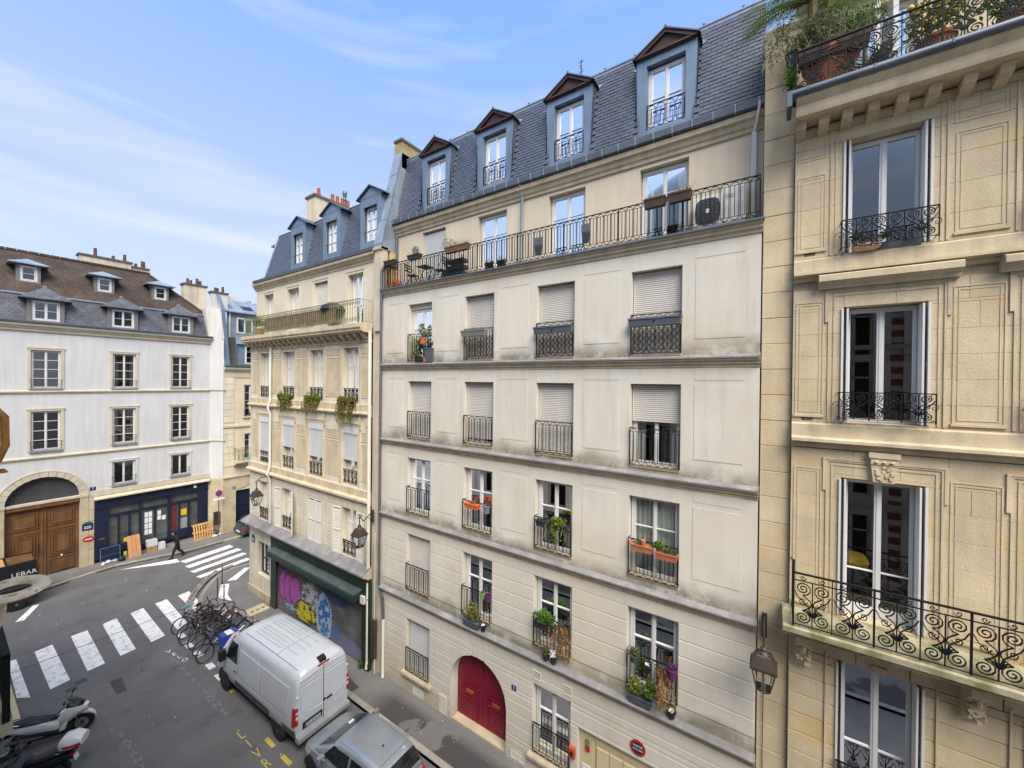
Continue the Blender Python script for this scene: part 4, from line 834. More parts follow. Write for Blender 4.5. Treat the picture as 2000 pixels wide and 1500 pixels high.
mD(13.95,14.1,[(.1,0),(.38,.1),(.44,.3),(.5,.5),(.5,1)],'balcony_slab',13.7,24.4); mD(14.1,14.34,[(.52,0),(.55,.2),(.55,.9),(.3,1)],'balcony_slab',13.7,24.4); mD(13.58,13.66,[(.03,0),(.06,.4),(.06,1)])
for i in range(22): a=13.95+i*.485; part('modillion',MB(FD).prism([(0,13.68),(.06,13.7),(.3,13.82),(.34,13.95),(0,13.95)],'a',a-.07,a+.07),stone_m,D)
g=MB(FD); nn=.48
k=62; p=(24.15-13.8)/k
for i in range(k):
    c=13.8+(i+.5)*p; g.bar((c-p/2,nn,14.4),(c-p/2,nn,15.28),.012)
    g.tube([(c-p*.4,nn,15.1),(c,nn,15.22),(c+p*.4,nn,15.1)],.011,4); g.tube([(c-p*.4,nn,14.55),(c,nn,14.44),(c+p*.4,nn,14.55)],.011,4)
g.box(13.8,24.15,nn-.02,nn+.02,15.27,15.3).bar((13.8,nn,14.4),(24.15,nn,14.4),.01).bar((13.8,nn,15.1),(24.15,nn,15.1),.007).bar((13.8,nn,14.57),(24.15,nn,14.57),.007)
for a in (13.8,24.15):
    for z in (14.4,15.28): g.bar((a,nn,z),(a,-.2,z),.011)
    for j in range(4): g.bar((a,nn-.14*(j+1),14.4),(a,nn-.14*(j+1),15.28),.0075)
part('balcony_railing',g,iron_green,D)
tag(part('privacy_screen',MB(FD).box(15.6,21.9,.42,.45,14.45,15.1),wood_pan),'brown screen tied inside the long green balcony railing','screen')
# windows
for i,(a,b) in enumerate(CD):
    window(D,FD,a+.02,b-.02,L3[0]+.02,L3[1],-.24,(.25,.66),cur=('full',drape_g) if i<3 else ('left',drape_g)); window(D,FD,a+.02,b-.02,L1[0]+.02,L1[1],-.24,(.68,),cur=('right',drape))
    window(D,FD,a+.02,b-.02,L2[0]+.02,L2[1],-.26,(.4,.7),cur=('sides',drape))
    s=[.34,.26,.36,.07][i] if False else [.38,.40,.46,.14][i]; s=[.42,.36,.44,.13][i]
    slats(D,FD,a+.05,b-.05,L2[0]+(L2[1]-L2[0])*s,L2[1]-.2,-.05,white_shut,h=.05,objs=False)
    t=MB(FD).box(a,b,-.03,-.01,L2[1]-.28,L2[1]-.02)
    for j in range(9): c=a+(b-a)*(j+.5)/9; t.prism([(c-.05,L2[1]-.28),(c-.025,L2[1]-.34),(c+.025,L2[1]-.34),(c+.05,L2[1]-.28)],'n',-.029,-.011)
    part('lambrequin',t,white,D)
    window(D,FD,a+.02,b-.02,14.38,16.64,-.42,(.4,),cur=('left',drape)) if i!=1 else slats(D,FD,a+.05,b-.05,14.4,16.62,-.34,offwhite,h=.05,objs=False)
    for z0 in (L3[0],L2[0],L1[0]):
        g=MB(FD)
        for j in range(4): scroll_panel(g,a+(b-a)*j/4+.01,a+(b-a)*(j+1)/4,z0+.08,z0+.62,-.04,.0085,False,8)
        g.box(a,b,-.06,-.02,z0+.62,z0+.65).bar((a,-.04,z0+.07),(b,-.04,z0+.07),.01); part('window_guard',g,iron if z0<7 else iron_brown if z0<10 else iron,D)
# louvred shutters on the first floor
for i,side in ((0,(1,-1)),(2,(1,-1))):
    a,b=CD[i]; louvre(D,FD,b+.0,.57,L1[0],L1[1],.02,.12 if i==0 else .1,offwhite); louvre(D,FD,a-.0,-.57,L1[0],L1[1],.02,.1 if i==0 else .5,offwhite)
a,b=CD[1]; louvre(D,FD,a,.57,L1[0],L1[1],-.02,.0,offwhite); louvre(D,FD,b,-.57,L1[0],L1[1],-.02,.0,offwhite)
blocks(D,FD,D0+.02,D1-.01,4.42,6.8,[(a-.01,b+.01,*L1) for a,b in CD],.34,None,stone_d,n=.018,t=.03,gap=.02,name='stone_course',jit=.001)
for i in range(11):
    a0=13.55+i*(24.5-13.55)/11; a1=a0+(24.5-13.55)/11; part('zinc_ledge',MB(FD).prism([(0,4.36),(0,4.34),(.45,4.12),(.45,4.07),(.48,4.07),(.48,4.14),(.02,4.37)],'a',a0+.008,a1-.008),zinc_sill,D)
part('ledge_moulding',MB(FD).prism([(0,3.86),(.2,3.88),(.28,3.96),(.4,4.0),(.43,4.1),(0,4.3)],'a',13.55,24.5),trim_b,D)
# ground floor stone part and side window
blocks(D,FD,21.78,D1,.5,3.84,[(22.15,23.5,1.3,3.1)],.62,(.8,1.4),stone_d,n=.012,t=.05,gap=.008,jit=.003); part('plinth',MB(FD).box(21.78,D1+.03,-.02,.08,.1,.48),base_a,D)
window(D,FD,22.17,23.48,1.32,3.08,-.2,(.45,),cols=3,mt=paint('frame_navy',(.015,.025,.04)),fw=.05,sw=.03)
# shop front
part('shop_fascia',MB(FD).box(D0-.14,21.75,.0,.14,3.0,3.84).box(D0-.14,D0+.34,.0,.14,.1,3.0).box(21.2,21.75,.0,.14,.1,3.0).box(D0-.16,D0+.36,.14,.17,.1,.4).box(21.18,21.77,.14,.17,.1,.4),green_shop,D)
part('shop_fascia_moulding',MB(FD).box(D0-.14,21.75,.14,.17,3.74,3.82).box(D0-.1,21.72,.14,.16,3.02,3.06),green_shop,D)
sb=part('shutter_box',MB(FD).prism([(.14,3.02),(.14,3.34),(.55,3.28),(.58,3.22),(.58,3.02)],'a',13.95,21.3),green_shop,D)
part('shutter_box_top',MB(FD).add([(13.97,.145,3.345),(21.28,.145,3.345),(21.28,.545,3.286),(13.97,.545,3.286)],[(0,1,2,3)]),M('faded_green',(.075,.09,.09),.7,.25,2),sb,fix=False)
gm=bpy.data.materials.new('graffiti_metal'); gm.use_nodes=True; nt=gm.node_tree; b=nt.nodes['Principled BSDF']; b.inputs['Roughness'].default_value=.45; b.inputs['Metallic'].default_value=.25
def graffiti(nt,b):
    l=nt.links; ge=node(nt,'NewGeometry'); sp=node(nt,'SeparateXYZ'); l.new(ge.outputs['Position'],sp.inputs[0]); Y,Z=sp.outputs[1],sp.outputs[2]
    def mth(op,*xs):
        n=node(nt,'Math',operation=op)
        for i,x in enumerate(xs):
            if isinstance(x,(int,float)): n.inputs[i].default_value=x
            else: l.new(x,n.inputs[i])
        return n.outputs[0]
    nn=node(nt,'TexNoise'); l.new(ge.outputs['Position'],nn.inputs['Vector']); nn.inputs['Scale'].default_value=2.2; nn.inputs['Detail'].default_value=5
    wob=mth('MULTIPLY',mth('SUBTRACT',nn.outputs[0],.5),1.3)
    def blob(cy,cz,ry,rz,edge=.08):
        d=mth('ADD',mth('POWER',mth('DIVIDE',mth('SUBTRACT',Y,cy),ry),2),mth('POWER',mth('DIVIDE',mth('SUBTRACT',Z,cz),rz),2)); d=mth('ADD',d,wob)
        n=node(nt,'MapRange'); l.new(d,n.inputs[0]); n.inputs[1].default_value=1-edge; n.inputs[2].default_value=1+edge; n.inputs[3].default_value=1; n.inputs[4].default_value=0; return n.outputs[0],d
    def noisy(s,lo,hi):
        n=node(nt,'TexNoise'); l.new(ge.outputs['Position'],n.inputs['Vector']); n.inputs['Scale'].default_value=s; n.inputs['Detail'].default_value=4; r=node(nt,'MapRange'); l.new(n.outputs[0],r.inputs[0]); r.inputs[1].default_value=lo; r.inputs[2].default_value=hi; return r.outputs[0]
    col=None
    def mix(f,a,c):
        n=node(nt,'Mix',data_type='RGBA'); l.new(f,n.inputs[0]); 
        for i,x in ((6,a),(7,c)):
            if isinstance(x,tuple): n.inputs[i].default_value=(*x,1)
            else: l.new(x,n.inputs[i])
        return n.outputs[2]
    col=mix(noisy(1.2,.4,.65),(.11,.105,.11),(.19,.185,.19))
    for cy,cz,ry,rz,c in ((20.9,2.35,.5,.3,(.32,.05,.06)),(19.6,2.5,.9,.3,(.3,.05,.05)),(20.35,2.35,.35,.25,(.05,.12,.22)),(16.2,2.3,1.0,.35,(.04,.06,.16)),(15.3,.5,1.2,.35,(.22,.2,.33)),(21.0,.8,.4,.4,(.3,.12,.17))): col=mix(mth('MULTIPLY',blob(cy,cz,ry,rz,.3)[0],.85),col,c)
    f1,d1=blob(18.1,1.6,.85,.8,.1); col=mix(mth('MULTIPLY',f1,noisy(4,.45,.55)),col,(.5,.5,.52))
    for cy,rr in ((20.65,.4),(20.1,.45),(19.5,.5)):
        f,d=blob(cy,1.5,rr,.72,.04); o,_=blob(cy,1.5,rr*1.13,.8,.04); col=mix(o,col,(.06,.02,.07)); col=mix(f,col,(.42,.1,.38))
    f,d=blob(18.55,.78,.95,.55,.05); col=mix(f,col,(.04,.035,.02)); f,d=blob(18.55,.78,.87,.48,.05); col=mix(mth('MULTIPLY',f,noisy(3.5,.4,.5)),col,(.6,.5,.03))
    f,d=blob(16.95,1.15,.62,1.0,.05); col=mix(f,col,(.4,.5,.62)); f,d=blob(16.95,1.15,.52,.9,.05); col=mix(mth('MULTIPLY',f,noisy(5,.42,.5)),col,(.03,.16,.42))
    f,d=blob(16.0,.8,.3,.45,.05); col=mix(mth('MULTIPLY',f,noisy(5,.42,.5)),col,(.06,.18,.42))
    f,d=blob(19.9,.62,.5,.14,.1); col=mix(mth('MULTIPLY',f,noisy(9,.45,.55)),col,(.3,.5,.66))
    l.new(col,b.inputs['Base Color'])
graffiti(nt,b)
o=part('roller_shutter',MB(FD).box(14.0,14.04,.0,.06,.1,3.0).box(21.16,21.2,.0,.06,.1,3.0),grey_p,D)
part('shutter_back',MB(FD).box(14.05,21.15,-.06,-.03,.1,3.0),soot,o)
one=MB(FD).add([(14.05,-.02,.02),(21.15,-.02,.02),(21.15,.035,.022),(14.05,.035,.022),(21.15,.045,.08),(14.05,.045,.08),(21.15,-.02,.1),(14.05,-.02,.1)],[(0,1,2,3),(3,2,4,5),(5,4,6,7)]); me,c=one.mesh('shutter_slat',gm)
for i in range(26): put('shutter_slat',me,c+Vector((0,0,.1+i*.11)),o)
tag(part('alarm_box',MB(FD).box(13.72,13.96,.17,.27,2.85,3.15),white),'small white alarm box at the right end of the green shop front','alarm box')
part('drain_pipe',MB(FD).tube([(13.66,.1,14.0),(13.66,.1,.55),(13.64,.16,.2)],.07,8),offwhite,D,smooth=True)
part('drain_pipe',MB(FD).tube([(22.02,.05,13.75),(22.0,.1,13.4),(21.95,.13,10.9),(21.95,.24,10.5),(21.95,.12,10.2),(21.95,.12,7.4),(21.95,.26,7.0),(21.95,.1,6.7),(21.95,.1,4.4)],.055,8),offwhite,D,smooth=True)
part('meter_box',MB(FD).box(13.2,13.42,.0,.16,.75,2.3),brown_pot,D); part('conduit',MB(FD).bar((13.3,.05,2.3),(13.3,.05,5.8),.018).bar((13.28,.05,.1),(13.28,.05,.75),.03),offwhite,D)
# cornice, gutter, mansard with three dormers
part('cornice',MB(FD).prism([(-.25,16.95),(-.17,16.95),(-.15,17.03),(-.1,17.08),(-.04,17.18),(0,17.2),(.02,17.3),(-.25,17.32)],'a',D0-.1,D1-.1),trim_b,D)
part('gutter',MB(FD).prism([(-.25,17.325),(0,17.325),(.04,17.34),(.06,17.47),(.03,17.49),(0,17.38),(-.25,17.36)],'a',D0-.1,D1-.25),zinc_dark,D)
PD=lambda z:-.22-(z-17.45)*.21
ZT=19.95
DMD=[14.11,16.97,19.89]
rd_=part('mansard_roof',slope(FD,PD,D0-.3,22.95,17.35,ZT,[(d-.6,d+.6,17.6,19.7) for d in DMD]).add([(22.95,PD(17.35)-.02,17.35),(23.5,PD(17.35)-.02,17.35),(22.95,PD(ZT)-.02,ZT)],[(0,1,2)]),zinc_dark,D,fix=False)
part('roof_top',MB(FD).add([(13.1,PD(ZT),ZT),(22.95,PD(ZT),ZT),(22.4,-5,20.4),(13.1,-5,20.4),(23.5,-.3,17.35),(23.5,-9,17.35),(22.4,-9,19)],[(0,1,2,3),(1,4,5,6,2)]),zinc,D,fix=False)
part('hip_flashing',MB(FD).tube([(23.52,PD(17.4)+.01,17.4),(22.96,PD(ZT)+.01,ZT)],.05,5).tube([(13.1,PD(ZT),ZT+.02),(22.96,PD(ZT),ZT+.02)],.04,5),zinc,D)
part('end_dormer',MB(FD).box(23.2,24.0,-1.7,-.95,17.4,19.6).box(23.1,24.1,-1.8,-.85,19.6,19.7),zinc_blue,D)
DMD=[14.11,16.97,19.89]
slated(rd_,FD,PD,13.15,23.45,17.46,ZT-.02,.22,.115,lambda a,z: any(abs(a-d)<.7 for d in DMD) or a>23.45-(z-17.45)*.22,slate)
for d in DMD:
    n=-.2; w2,wo=.68,.42
    dm=part('dormer',MB(FD).box(d-w2,d-wo,n-.06,n,17.5,19.72).box(d+wo,d+w2,n-.06,n,17.5,19.72).box(d-wo,d+wo,n-.06,n,19.35,19.72).box(d-wo,d+wo,n-.06,n,17.5,17.85).prism([(d-.82,19.72),(d+.82,19.72),(d,20.12)],'n',n-.05,n+.01).box(d-wo,d+wo,n,n+.06,19.3,19.45),zinc_blue,D)
    for s in (-1,1):
        part('dormer_cheek',MB(FD).prism([(n-.06,17.5),(n-.06,19.72),(-1.0,19.72),(PD(17.5)-.1,17.5)],'a',d+s*w2-(.02 if s>0 else 0),d+s*w2+(0 if s>0 else .02)),zinc_blue,dm)
        part('gable_roof',MB(FD).add([(d+s*.88,n+.1,19.7),(d,n+.1,20.16),(d,-1.3,20.16),(d+s*.88,-1.2,19.7),(d+s*.88,n+.1,19.75),(d,n+.1,20.21),(d,-1.3,20.21),(d+s*.88,-1.2,19.75)],[(0,1,2,3),(4,5,6,7),(0,1,5,4),(3,2,6,7),(0,3,7,4),(1,2,6,5)]),zinc_dark,dm)
    part('dormer_room',MB(FD).box(d-.6,d+.6,n-.75,n-.73,17.6,19.7),room_warm,dm)
    window(D,FD,d-wo,d+wo,17.86,19.34,n-.12,(.33,.66),cur=('right',drape)); part('window_guard',MB(FD).bar((d-wo,n+.02,18.25),(d+wo,n+.02,18.25),.012),iron,D)
# chimney stack behind the ridge
c1=part('chimney',MB().box(11.35,13.8,20.25,21.05,19.0,21.75),cream_side,D); part('chimney_cap',MB().box(11.28,13.88,20.18,21.12,21.75,21.87),soot,c1)
for x in (11.75,12.55,12.85,13.15,13.5): part('chimney_pot',MB().lathe([(.12,0),(.11,.1),(.085,.45),(.1,.5)],x,20.6,10,21.87),pot_red,c1)
part('chimney_cowl',MB().lathe([(.07,0),(.07,.45),(.11,.5),(.08,.6),(.13,.85),(.11,1.0)],13.3,20.6,10,21.87),zinc_dark,c1)
# ---------------- building A: white house with carriage gate, closing the street ----------------
YA=35.8; FA=FACING(YA); A=thing('white_building','white rendered old house with carriage gate, navy shop and brown tiled roof','building',(6,YA,0))
A0,A1=-6,11.95; WA=[(-3.6,-2.45),(-.1,1.08),(3.28,4.45),(6.66,7.78),(9.65,10.7)]
aop=[(a,b,z0,z1,.13) for a,b in WA for z0,z1 in ((11.33,13.58),(7.66,9.98))]+[(a,b,4.97,6.48,.13) for a,b in (WA[3],WA[4])]
GC,GR,GS=3.8,1.445,4.62
aop+=[(GC-GR,GC+GR,.1,GS+GR,.35),(5.86,11.86,.1,4.2,.3)]
wa=MB(FA); wall(wa,A0,A1,.1,14.75,aop)
ar=[(GC+GR*cos(pi*i/20),GS+GR*sin(pi*i/20)) for i in range(21)]
for (x0,z0),(x1,z1) in zip(ar,ar[1:]): wa.quad((x0,0,z0),(x1,0,z1),(x1,0,GS+GR),(x0,0,GS+GR)).quad((x0,0,z0),(x1,0,z1),(x1,-.35,z1),(x0,-.35,z0))
wa.quad((A1,0,.1),(12.53,.88,.1),(12.53,.88,15.0),(A1,0,15.0))
part('wall',wa,wall_a,A,fix=False)
part('interior_wall',MB(FA).box(A0,A1,-2.2,-2.1,.1,15),dark_room,A)
part('base_wall',MB(FA).box(5.3,5.85,.002,.03,.1,4.3).box(A0,GC-GR-.0,.002,.03,.1,4.3),base_a,A); part('base_wall',MB(FA).prism([(11.9,-.05),(11.9,.02),(12.54,.9),(12.6,.82)],'z',.1,4.35),base_a,A)
for x0,x1,x2,x3 in ((5.3,5.85,0,0),): 
    for z in (1.1,2.0,2.9,3.6): part('stone_joint',MB(FA).box(x0,x1,.028,.031,z,z+.02),soot,A)
# arch surround in voussoirs, gate, fanlight
for i in range(15):
    t0,t1=pi*i/15+.008,pi*(i+1)/15-.008; r0,r1=GR,GR+.33
    part('voussoir',MB(FA).prism([(GC+r0*cos(t0),GS+r0*sin(t0)),(GC+r1*cos(t0),GS+r1*sin(t0)),(GC+r1*cos(t1),GS+r1*sin(t1)),(GC+r0*cos(t1),GS+r0*sin(t1))],'n',-.1,.04),trim_a,A)
part('arch_moulding',MB(FA).tube([(GC+(GR+.33)*cos(pi*i/24),.03,GS+(GR+.33)*sin(pi*i/24)) for i in range(25)],.035,4),trim_a,A)
for x0,x1 in ((GC-GR-.34,GC-GR),(GC+GR,GC+GR+.34)): part('gate_jamb',MB(FA).box(x0,x1,.0,.05,.1,4.5),base_a,A); part('impost',MB(FA).box(x0-.02,x1+.02,0,.08,4.5,4.66),trim_a,A)
gl=part('fanlight',MB(FA).prism([(GC+(GR-.01)*cos(pi*i/20),GS+(GR-.01)*sin(pi*i/20)) for i in range(21)],'n',-.33,-.3),M('fanlight_grey',(.05,.05,.055),.6,.2,1),A)
for i in range(1,7): x=GC-GR+2*GR*i/7; part('fanlight_bar',MB(FA).box(x-.012,x+.012,-.3,-.285,GS,GS+math.sqrt(GR**2-(x-GC)**2)-.02),grey_p,gl)
part('transom',MB(FA).box(GC-GR,GC+GR,-.3,.02,4.5,GS).box(GC-GR,GC+GR,-.3,-.05,4.3,4.5),trim_a,A); part('gate_lintel',MB(FA).box(GC-GR,GC+GR,-.05,-.01,4.28,4.5),wood_a,A)
for s in (-1,1):
    x0,x1=(GC-GR+.01,GC-.01) if s<0 else (GC+.01,GC+GR-.01); lf=part('gate_leaf',MB(FA).box(x0,x1,-.3,-.22,.12,4.28),wood_a,A)
    for z0,z1,dd in ((3.05,4.05,2),(1.2,2.85,3),(.25,1.05,1)):
        for e in range(dd):
            q0,q1,u0,u1=x0+.2+e*.11,x1-.2-e*.11,z0+e*.12,z1-e*.12; n=-.22+e*.02
            part('gate_panel',MB(FA).box(q0,q0+.05,n,n+.045,u0,u1).box(q1-.05,q1,n,n+.045,u0,u1).box(q0+.05,q1-.05,n,n+.045,u1-.05,u1).box(q0+.05,q1-.05,n,n+.045,u0,u0+.05).box(q0+.05,q1-.05,n,n+.02,u0+.05,u1-.05),wood_a,lf)
    part('gate_stile',MB(FA).box(x0 if s>0 else x1-.09,x0+.09 if s>0 else x1,-.22,-.17,.15,4.25),wood_a,lf)
part('gate_handle',MB(FA).lathe([(.02,0),(.05,.03),(.02,.06)],GC+.72,-.14,8,1.12),chrome,A)
# bands, cornice with dentils, surrounds
for z in (7.12,11.0): part('string_course',MB(FA).prism([(-.02,z),(.03,z),(.05,z+.06),(.1,z+.1),(.1,z+.17),(.06,z+.2),(-.02,z+.22)],'a',A0,12.0).prism([(11.99,.09),(12.6,.98),(12.54,1.0),(11.95,.1)],'z',z+.1,z+.19),trim_a,A)
part('string_course',MB(FA).box(5.7,12.0,-.02,.06,4.42,4.78),trim_a,A)
part('cornice',MB(FA).prism([(-.02,14.62),(.05,14.62),(.08,14.75),(.12,14.8),(.2,14.92),(.26,14.96),(.28,15.05),(-.02,15.08)],'a',A0,12.1),trim_a,A)
dn=MB(FA)
for i in range(150): x=A0+.05+i*.12; dn.box(x,x+.06,.05,.11,14.66,14.74)
part('dentils',dn,trim_a,A)
part('gutter',MB(FA).prism([(0,15.085),(.3,15.085),(.34,15.1),(.36,15.2),(.32,15.21),(.0,15.15)],'a',A0,12.05),zinc_dark,A)
for i,(a,b) in enumerate(WA):
    for z0,z1,r_ in ((11.33,13.58,(.25,.5,.75)),(7.66,9.98,(.25,.5,.75)),(4.97,6.48,())):
        if z0<5 and i<3: continue
        window(A,FA,a+.01,b-.01,z0,z1,-.09,r_,cur={3:('sides',drape_g)}.get(i) if z0>5 else ('full',drape_g) if i==3 else None,fw=.05,bar=.03)
        part('window_surround',MB(FA).box(a-.12,a,0,.03,z0-.05,z1).box(b,b+.12,0,.03,z0-.05,z1).box(a-.14,b+.14,0,.04,z1,z1+.13).box(a-.16,b+.16,0,.06,z1+.1,z1+.16),wall_a if z0<5 else trim_a,A)
        part('window_sill',MB(FA).box(a-.05,b+.05,-.1,.1,z0-.1,z0),zinc_sill,A)
        g=MB(FA).bar((a-.05,.06,z0+.5),(b+.05,.06,z0+.5),.014).bar((a,.06,z0+.25),(b,.06,z0+.25),.008)
        for q in (a,b): g.bar((q,.06,z0+.02),(q,.06,z0+.5),.008)
        part('window_guard',g,iron,A)
# shop
SH=part('shop_front',MB(FA).box(5.87,11.85,-.3,.07,3.62,4.18).box(5.87,6.5,-.3,.05,.3,3.62).box(11.25,11.85,-.3,.05,.45,3.62).box(7.98,8.1,-.3,.03,.3,3.62).box(9.5,9.62,-.3,.03,.4,3.62).box(6.5,11.25,-.3,.0,2.95,3.05).box(6.5,7.98,-.3,.0,.3,.95).box(9.62,11.25,-.3,.0,.4,.95).box(8.1,9.5,-.3,-.05,.3,.6),navy,A)
part('shop_moulding',MB(FA).box(5.87,11.85,.07,.1,3.62,3.7).box(5.87,11.85,.07,.1,4.1,4.17),navy,A)
ed=[6.5,6.98,7.5,7.98]; 
for x in (6.98,7.5): part('shop_mullion',MB(FA).box(x-.04,x+.04,-.25,.0,.95,2.95),navy,A)
for x in (10.15,10.7): part('shop_mullion',MB(FA).box(x-.04,x+.04,-.25,.0,.95,2.95),navy,A)
part('shop_mullion',MB(FA).box(8.76,8.84,-.25,-.02,.6,2.95),navy,A)
sg=paint('shop_glass_dusty',(.085,.09,.085),.18,spec=.6,var=.35)
for a,b,z0,z1 in ((6.5,7.98,3.05,3.62),(8.1,9.5,3.05,3.62),(9.62,11.25,3.05,3.62),(6.5,6.94,.95,2.95),(7.02,7.46,.95,2.95),(7.54,7.98,.95,2.95),(8.1,8.76,.6,2.95),(8.84,9.5,.6,2.95),(9.62,10.11,.95,2.95),(10.19,10.66,.95,2.95),(10.74,11.25,.95,2.95)): part('pane',MB(FA).quad((a,-.12,z0),(b,-.12,z0),(b,-.12,z1),(a,-.12,z1)),sg,SH,fix=False)
for i in range(2):
    for j in range(4): part('notice',MB(FA).box(8.28+i*.21,8.46+i*.21,-.115,-.11,1.15+j*.4,1.5+j*.4),paper,SH)
for a,z in ((8.95,2.35),(8.95,2.0),(9.2,1.95)): part('notice',MB(FA).box(a,a+.2,-.115,-.11,z,z+.3),paper,SH)
part('notice',MB(FA).box(10.25,10.6,-.115,-.11,1.95,2.4),flower_y,SH); part('notice',MB(FA).box(9.66,10.05,-.115,-.11,1.0,2.85),M('poster_red',(.13,.03,.03),.5,.3,6),SH); part('notice',MB(FA).box(10.22,10.63,-.115,-.11,1.0,1.75),M('poster_grey',(.3,.32,.32),.5),SH)
part('letter_slot',MB(FA).box(6.05,6.32,.05,.065,1.55,1.68),wood_a,SH)
part('shop_awning_ledge',MB(FA).prism([(0,4.2),(.3,4.2),(.3,4.27),(0,4.4)],'a',5.82,11.9),trim_a,A)
part('camera_box',MB(FA).box(10.95,11.1,.07,.16,3.85,4.03),white,A)
# plates and signs
def plate(nm,fr,a,z,w_,h,mat,label,cat,txt=None,ts=.1,n=.02,mt4=None,arch=None,par=None):
    o=tag(part(nm,MB(fr).box(a-w_/2,a+w_/2,n,n+.012,z-h/2,z+h/2),mat),label,cat)
    if arch: part('plate_top',MB(fr).prism([(a+w_/2*cos(pi*i/10),z+h/2+arch*sin(pi*i/10)) for i in range(11)],'n',n,n+.012),enamel_green,o)
    if arch or txt=='-': 
        for k in range(2 if arch else 1): part('lettering',MB(fr).box(a-w_*.32,a+w_*.32,n+.012,n+.014,z-.03-.1*k+(.06 if arch else 0),z+.01-.1*k+(.06 if arch else 0)),paper,o)
    elif txt:
        me=text_mesh(txt,ts,paper,.001); put('lettering',me,fr.p(a,n+.0145,z),o,mat4=mt4)
    return o
plate('house_number',FA,5.79,4.93,.26,.24,enamel_blue,'blue enamel house number 7 beside the carriage gate arch','number plate','7',.2,.0,MAT_FACING)
plate('street_sign',FA,5.56,2.55,.48,.36,enamel_blue,'blue street name plaque with green arched top on the gate jamb','street sign',None,n=.05,arch=.16)
o=tag(part('round_sign',MB(FA).prism([(5.6+.26*cos(pi*i/10),1.8+.17*sin(pi*i/10)) for i in range(20)],'n',.05,.065),red_p),'red oval sign with white text line on the gate jamb','sign'); part('lettering',MB(FA).box(5.43,5.77,.066,.069,1.77,1.83),paper,o)
# roofs
def ZT_(x): return 0
rf=part('mansard_roof',MB().add([(A0,36.0,15.12),(12.0,36.0,15.12),(11.85,36.38,16.85),(A0,36.38,16.85)],[(0,1,2,3)]),slate_far,A,fix=False)
part('break_flashing',MB().tube([(A0,36.36,16.86),(11.85,36.36,16.86)],.06,5),zinc,A)
part('tiled_roof',MB().add([(A0,36.36,16.88),(11.9,36.36,16.88),(8.95,38.6,19.72),(A0,38.6,19.72),(11.9,44,16.88)],[(0,1,2,3),(1,4,2)]),tile,A,fix=False)
part('rear_roof',MB().add([(A0,38.6,19.72),(8.95,38.6,19.72),(11.9,44,16.88),(A0,44,16.88)],[(0,1,2,3)]),tile,A,fix=False)
for i in range(34): x=A0+.2+i*.44; part('ridge_tile',MB().tube([(x,38.6,19.74),(x+.41,38.6,19.74)],.1,6),tile,rf)
part('hip_tiles',MB().tube([(8.95,38.6,19.74),(11.9,36.36,16.9)],.09,6),tile,rf)
rend=M('dormer_grey',(.16,.155,.145),.85,.15,2)
def hipdormer(c,y,z0,z1,w_,wc,ww,over,za,roofmat,facemat,rows_,cols,dep):
    f=FACING(y); d=part('dormer',MB(f).box(c-w_/2,c-ww/2,-.1,0,z0,z1).box(c+ww/2,c+w_/2,-.1,0,z0,z1).box(c-ww/2,c+ww/2,-.1,0,z1-.12,z1).box(c-ww/2,c+ww/2,-.1,0,z0,z0+.12).box(c-w_/2,c-w_/2+.04,-dep,-.1,z0,z1).box(c+w_/2-.04,c+w_/2,-dep,-.1,z0,z1),facemat,A)
    e=w_/2+over; zb=z1-.04
    part('hip_roof',MB(f).add([(c-e,over*.8,zb),(c+e,over*.8,zb),(c+e,-dep-.3,zb),(c-e,-dep-.3,zb),(c,-.5,za),(c,-dep-.3,za),(c-e,over*.8,zb+.05),(c+e,over*.8,zb+.05),(c+e,-dep-.3,zb+.05),(c-e,-dep-.3,zb+.05)],[(0,3,2,1),(6,7,4),(7,8,5,4),(6,4,5,9),(0,1,7,6),(1,2,8,7),(0,6,9,3),(8,9,5)]),roofmat,d)
    part('dormer_room',MB(f).box(c-w_/2+.05,c+w_/2-.05,-.7,-.68,z0,z1),dark_room,d)
    window(A,f,c-ww/2,c+ww/2,z0+.12,z1-.12,-.04,rows_,cols,fw=.07,sw=.05,cur=('full',drape) if c>10 else None)
for c in (.45,3.88,7.19,10.25): hipdormer(c,36.0,15.22,16.62,1.45,0,1.08,.32,17.42,slate_far,rend,(.5,),2,.6); part('ridge_flashing',MB().bar((c,36.5,17.43),(c,37.2,17.46),.08),zinc,A)
for c in (-.2,3.3,6.48,9.32): hipdormer(c,36.95,17.58,18.72,.93,0,.68,.33,19.12,zinc,rend,(.5,),1,1.25)
def stack(x0,x1,y0,y1,z0,z1,pots,mat=cream_side,label=None):
    c=part('chimney',MB().box(x0,x1,y0,y1,z0,z1),mat,A); part('chimney_cap',MB().box(x0-.07,x1+.07,y0-.07,y1+.07,z1,z1+.12),soot,c)
    for x,y,h,r in pots: part('chimney_pot',MB().lathe([(r,0),(r*.85,h),(r,h+.03)],x,y,8,z1+.12),pot_dk,c)
stack(5.7,8.3,39.4,40.1,18.5,20.4,[(6.5,39.75,.55,.1),(7.4,39.75,.25,.1),(8.0,39.75,.5,.1)]); stack(8.35,9.25,39.4,40.1,18.5,20.15,[(8.6,39.75,.25,.1),(9.0,39.75,.5,.14)])
stack(10.9,12.3,37.6,38.4,17,19.25,[(11.2,38,.4,.1),(11.4,38,.3,.1),(11.8,38,.5,.11),(12.0,38,.35,.11)]); stack(12.1,13.15,35.95,36.5,17.3,18.65,[(12.4,36.2,.3,.1),(12.55,36.2,.28,.1),(12.9,36.2,.45,.1)],white_side)
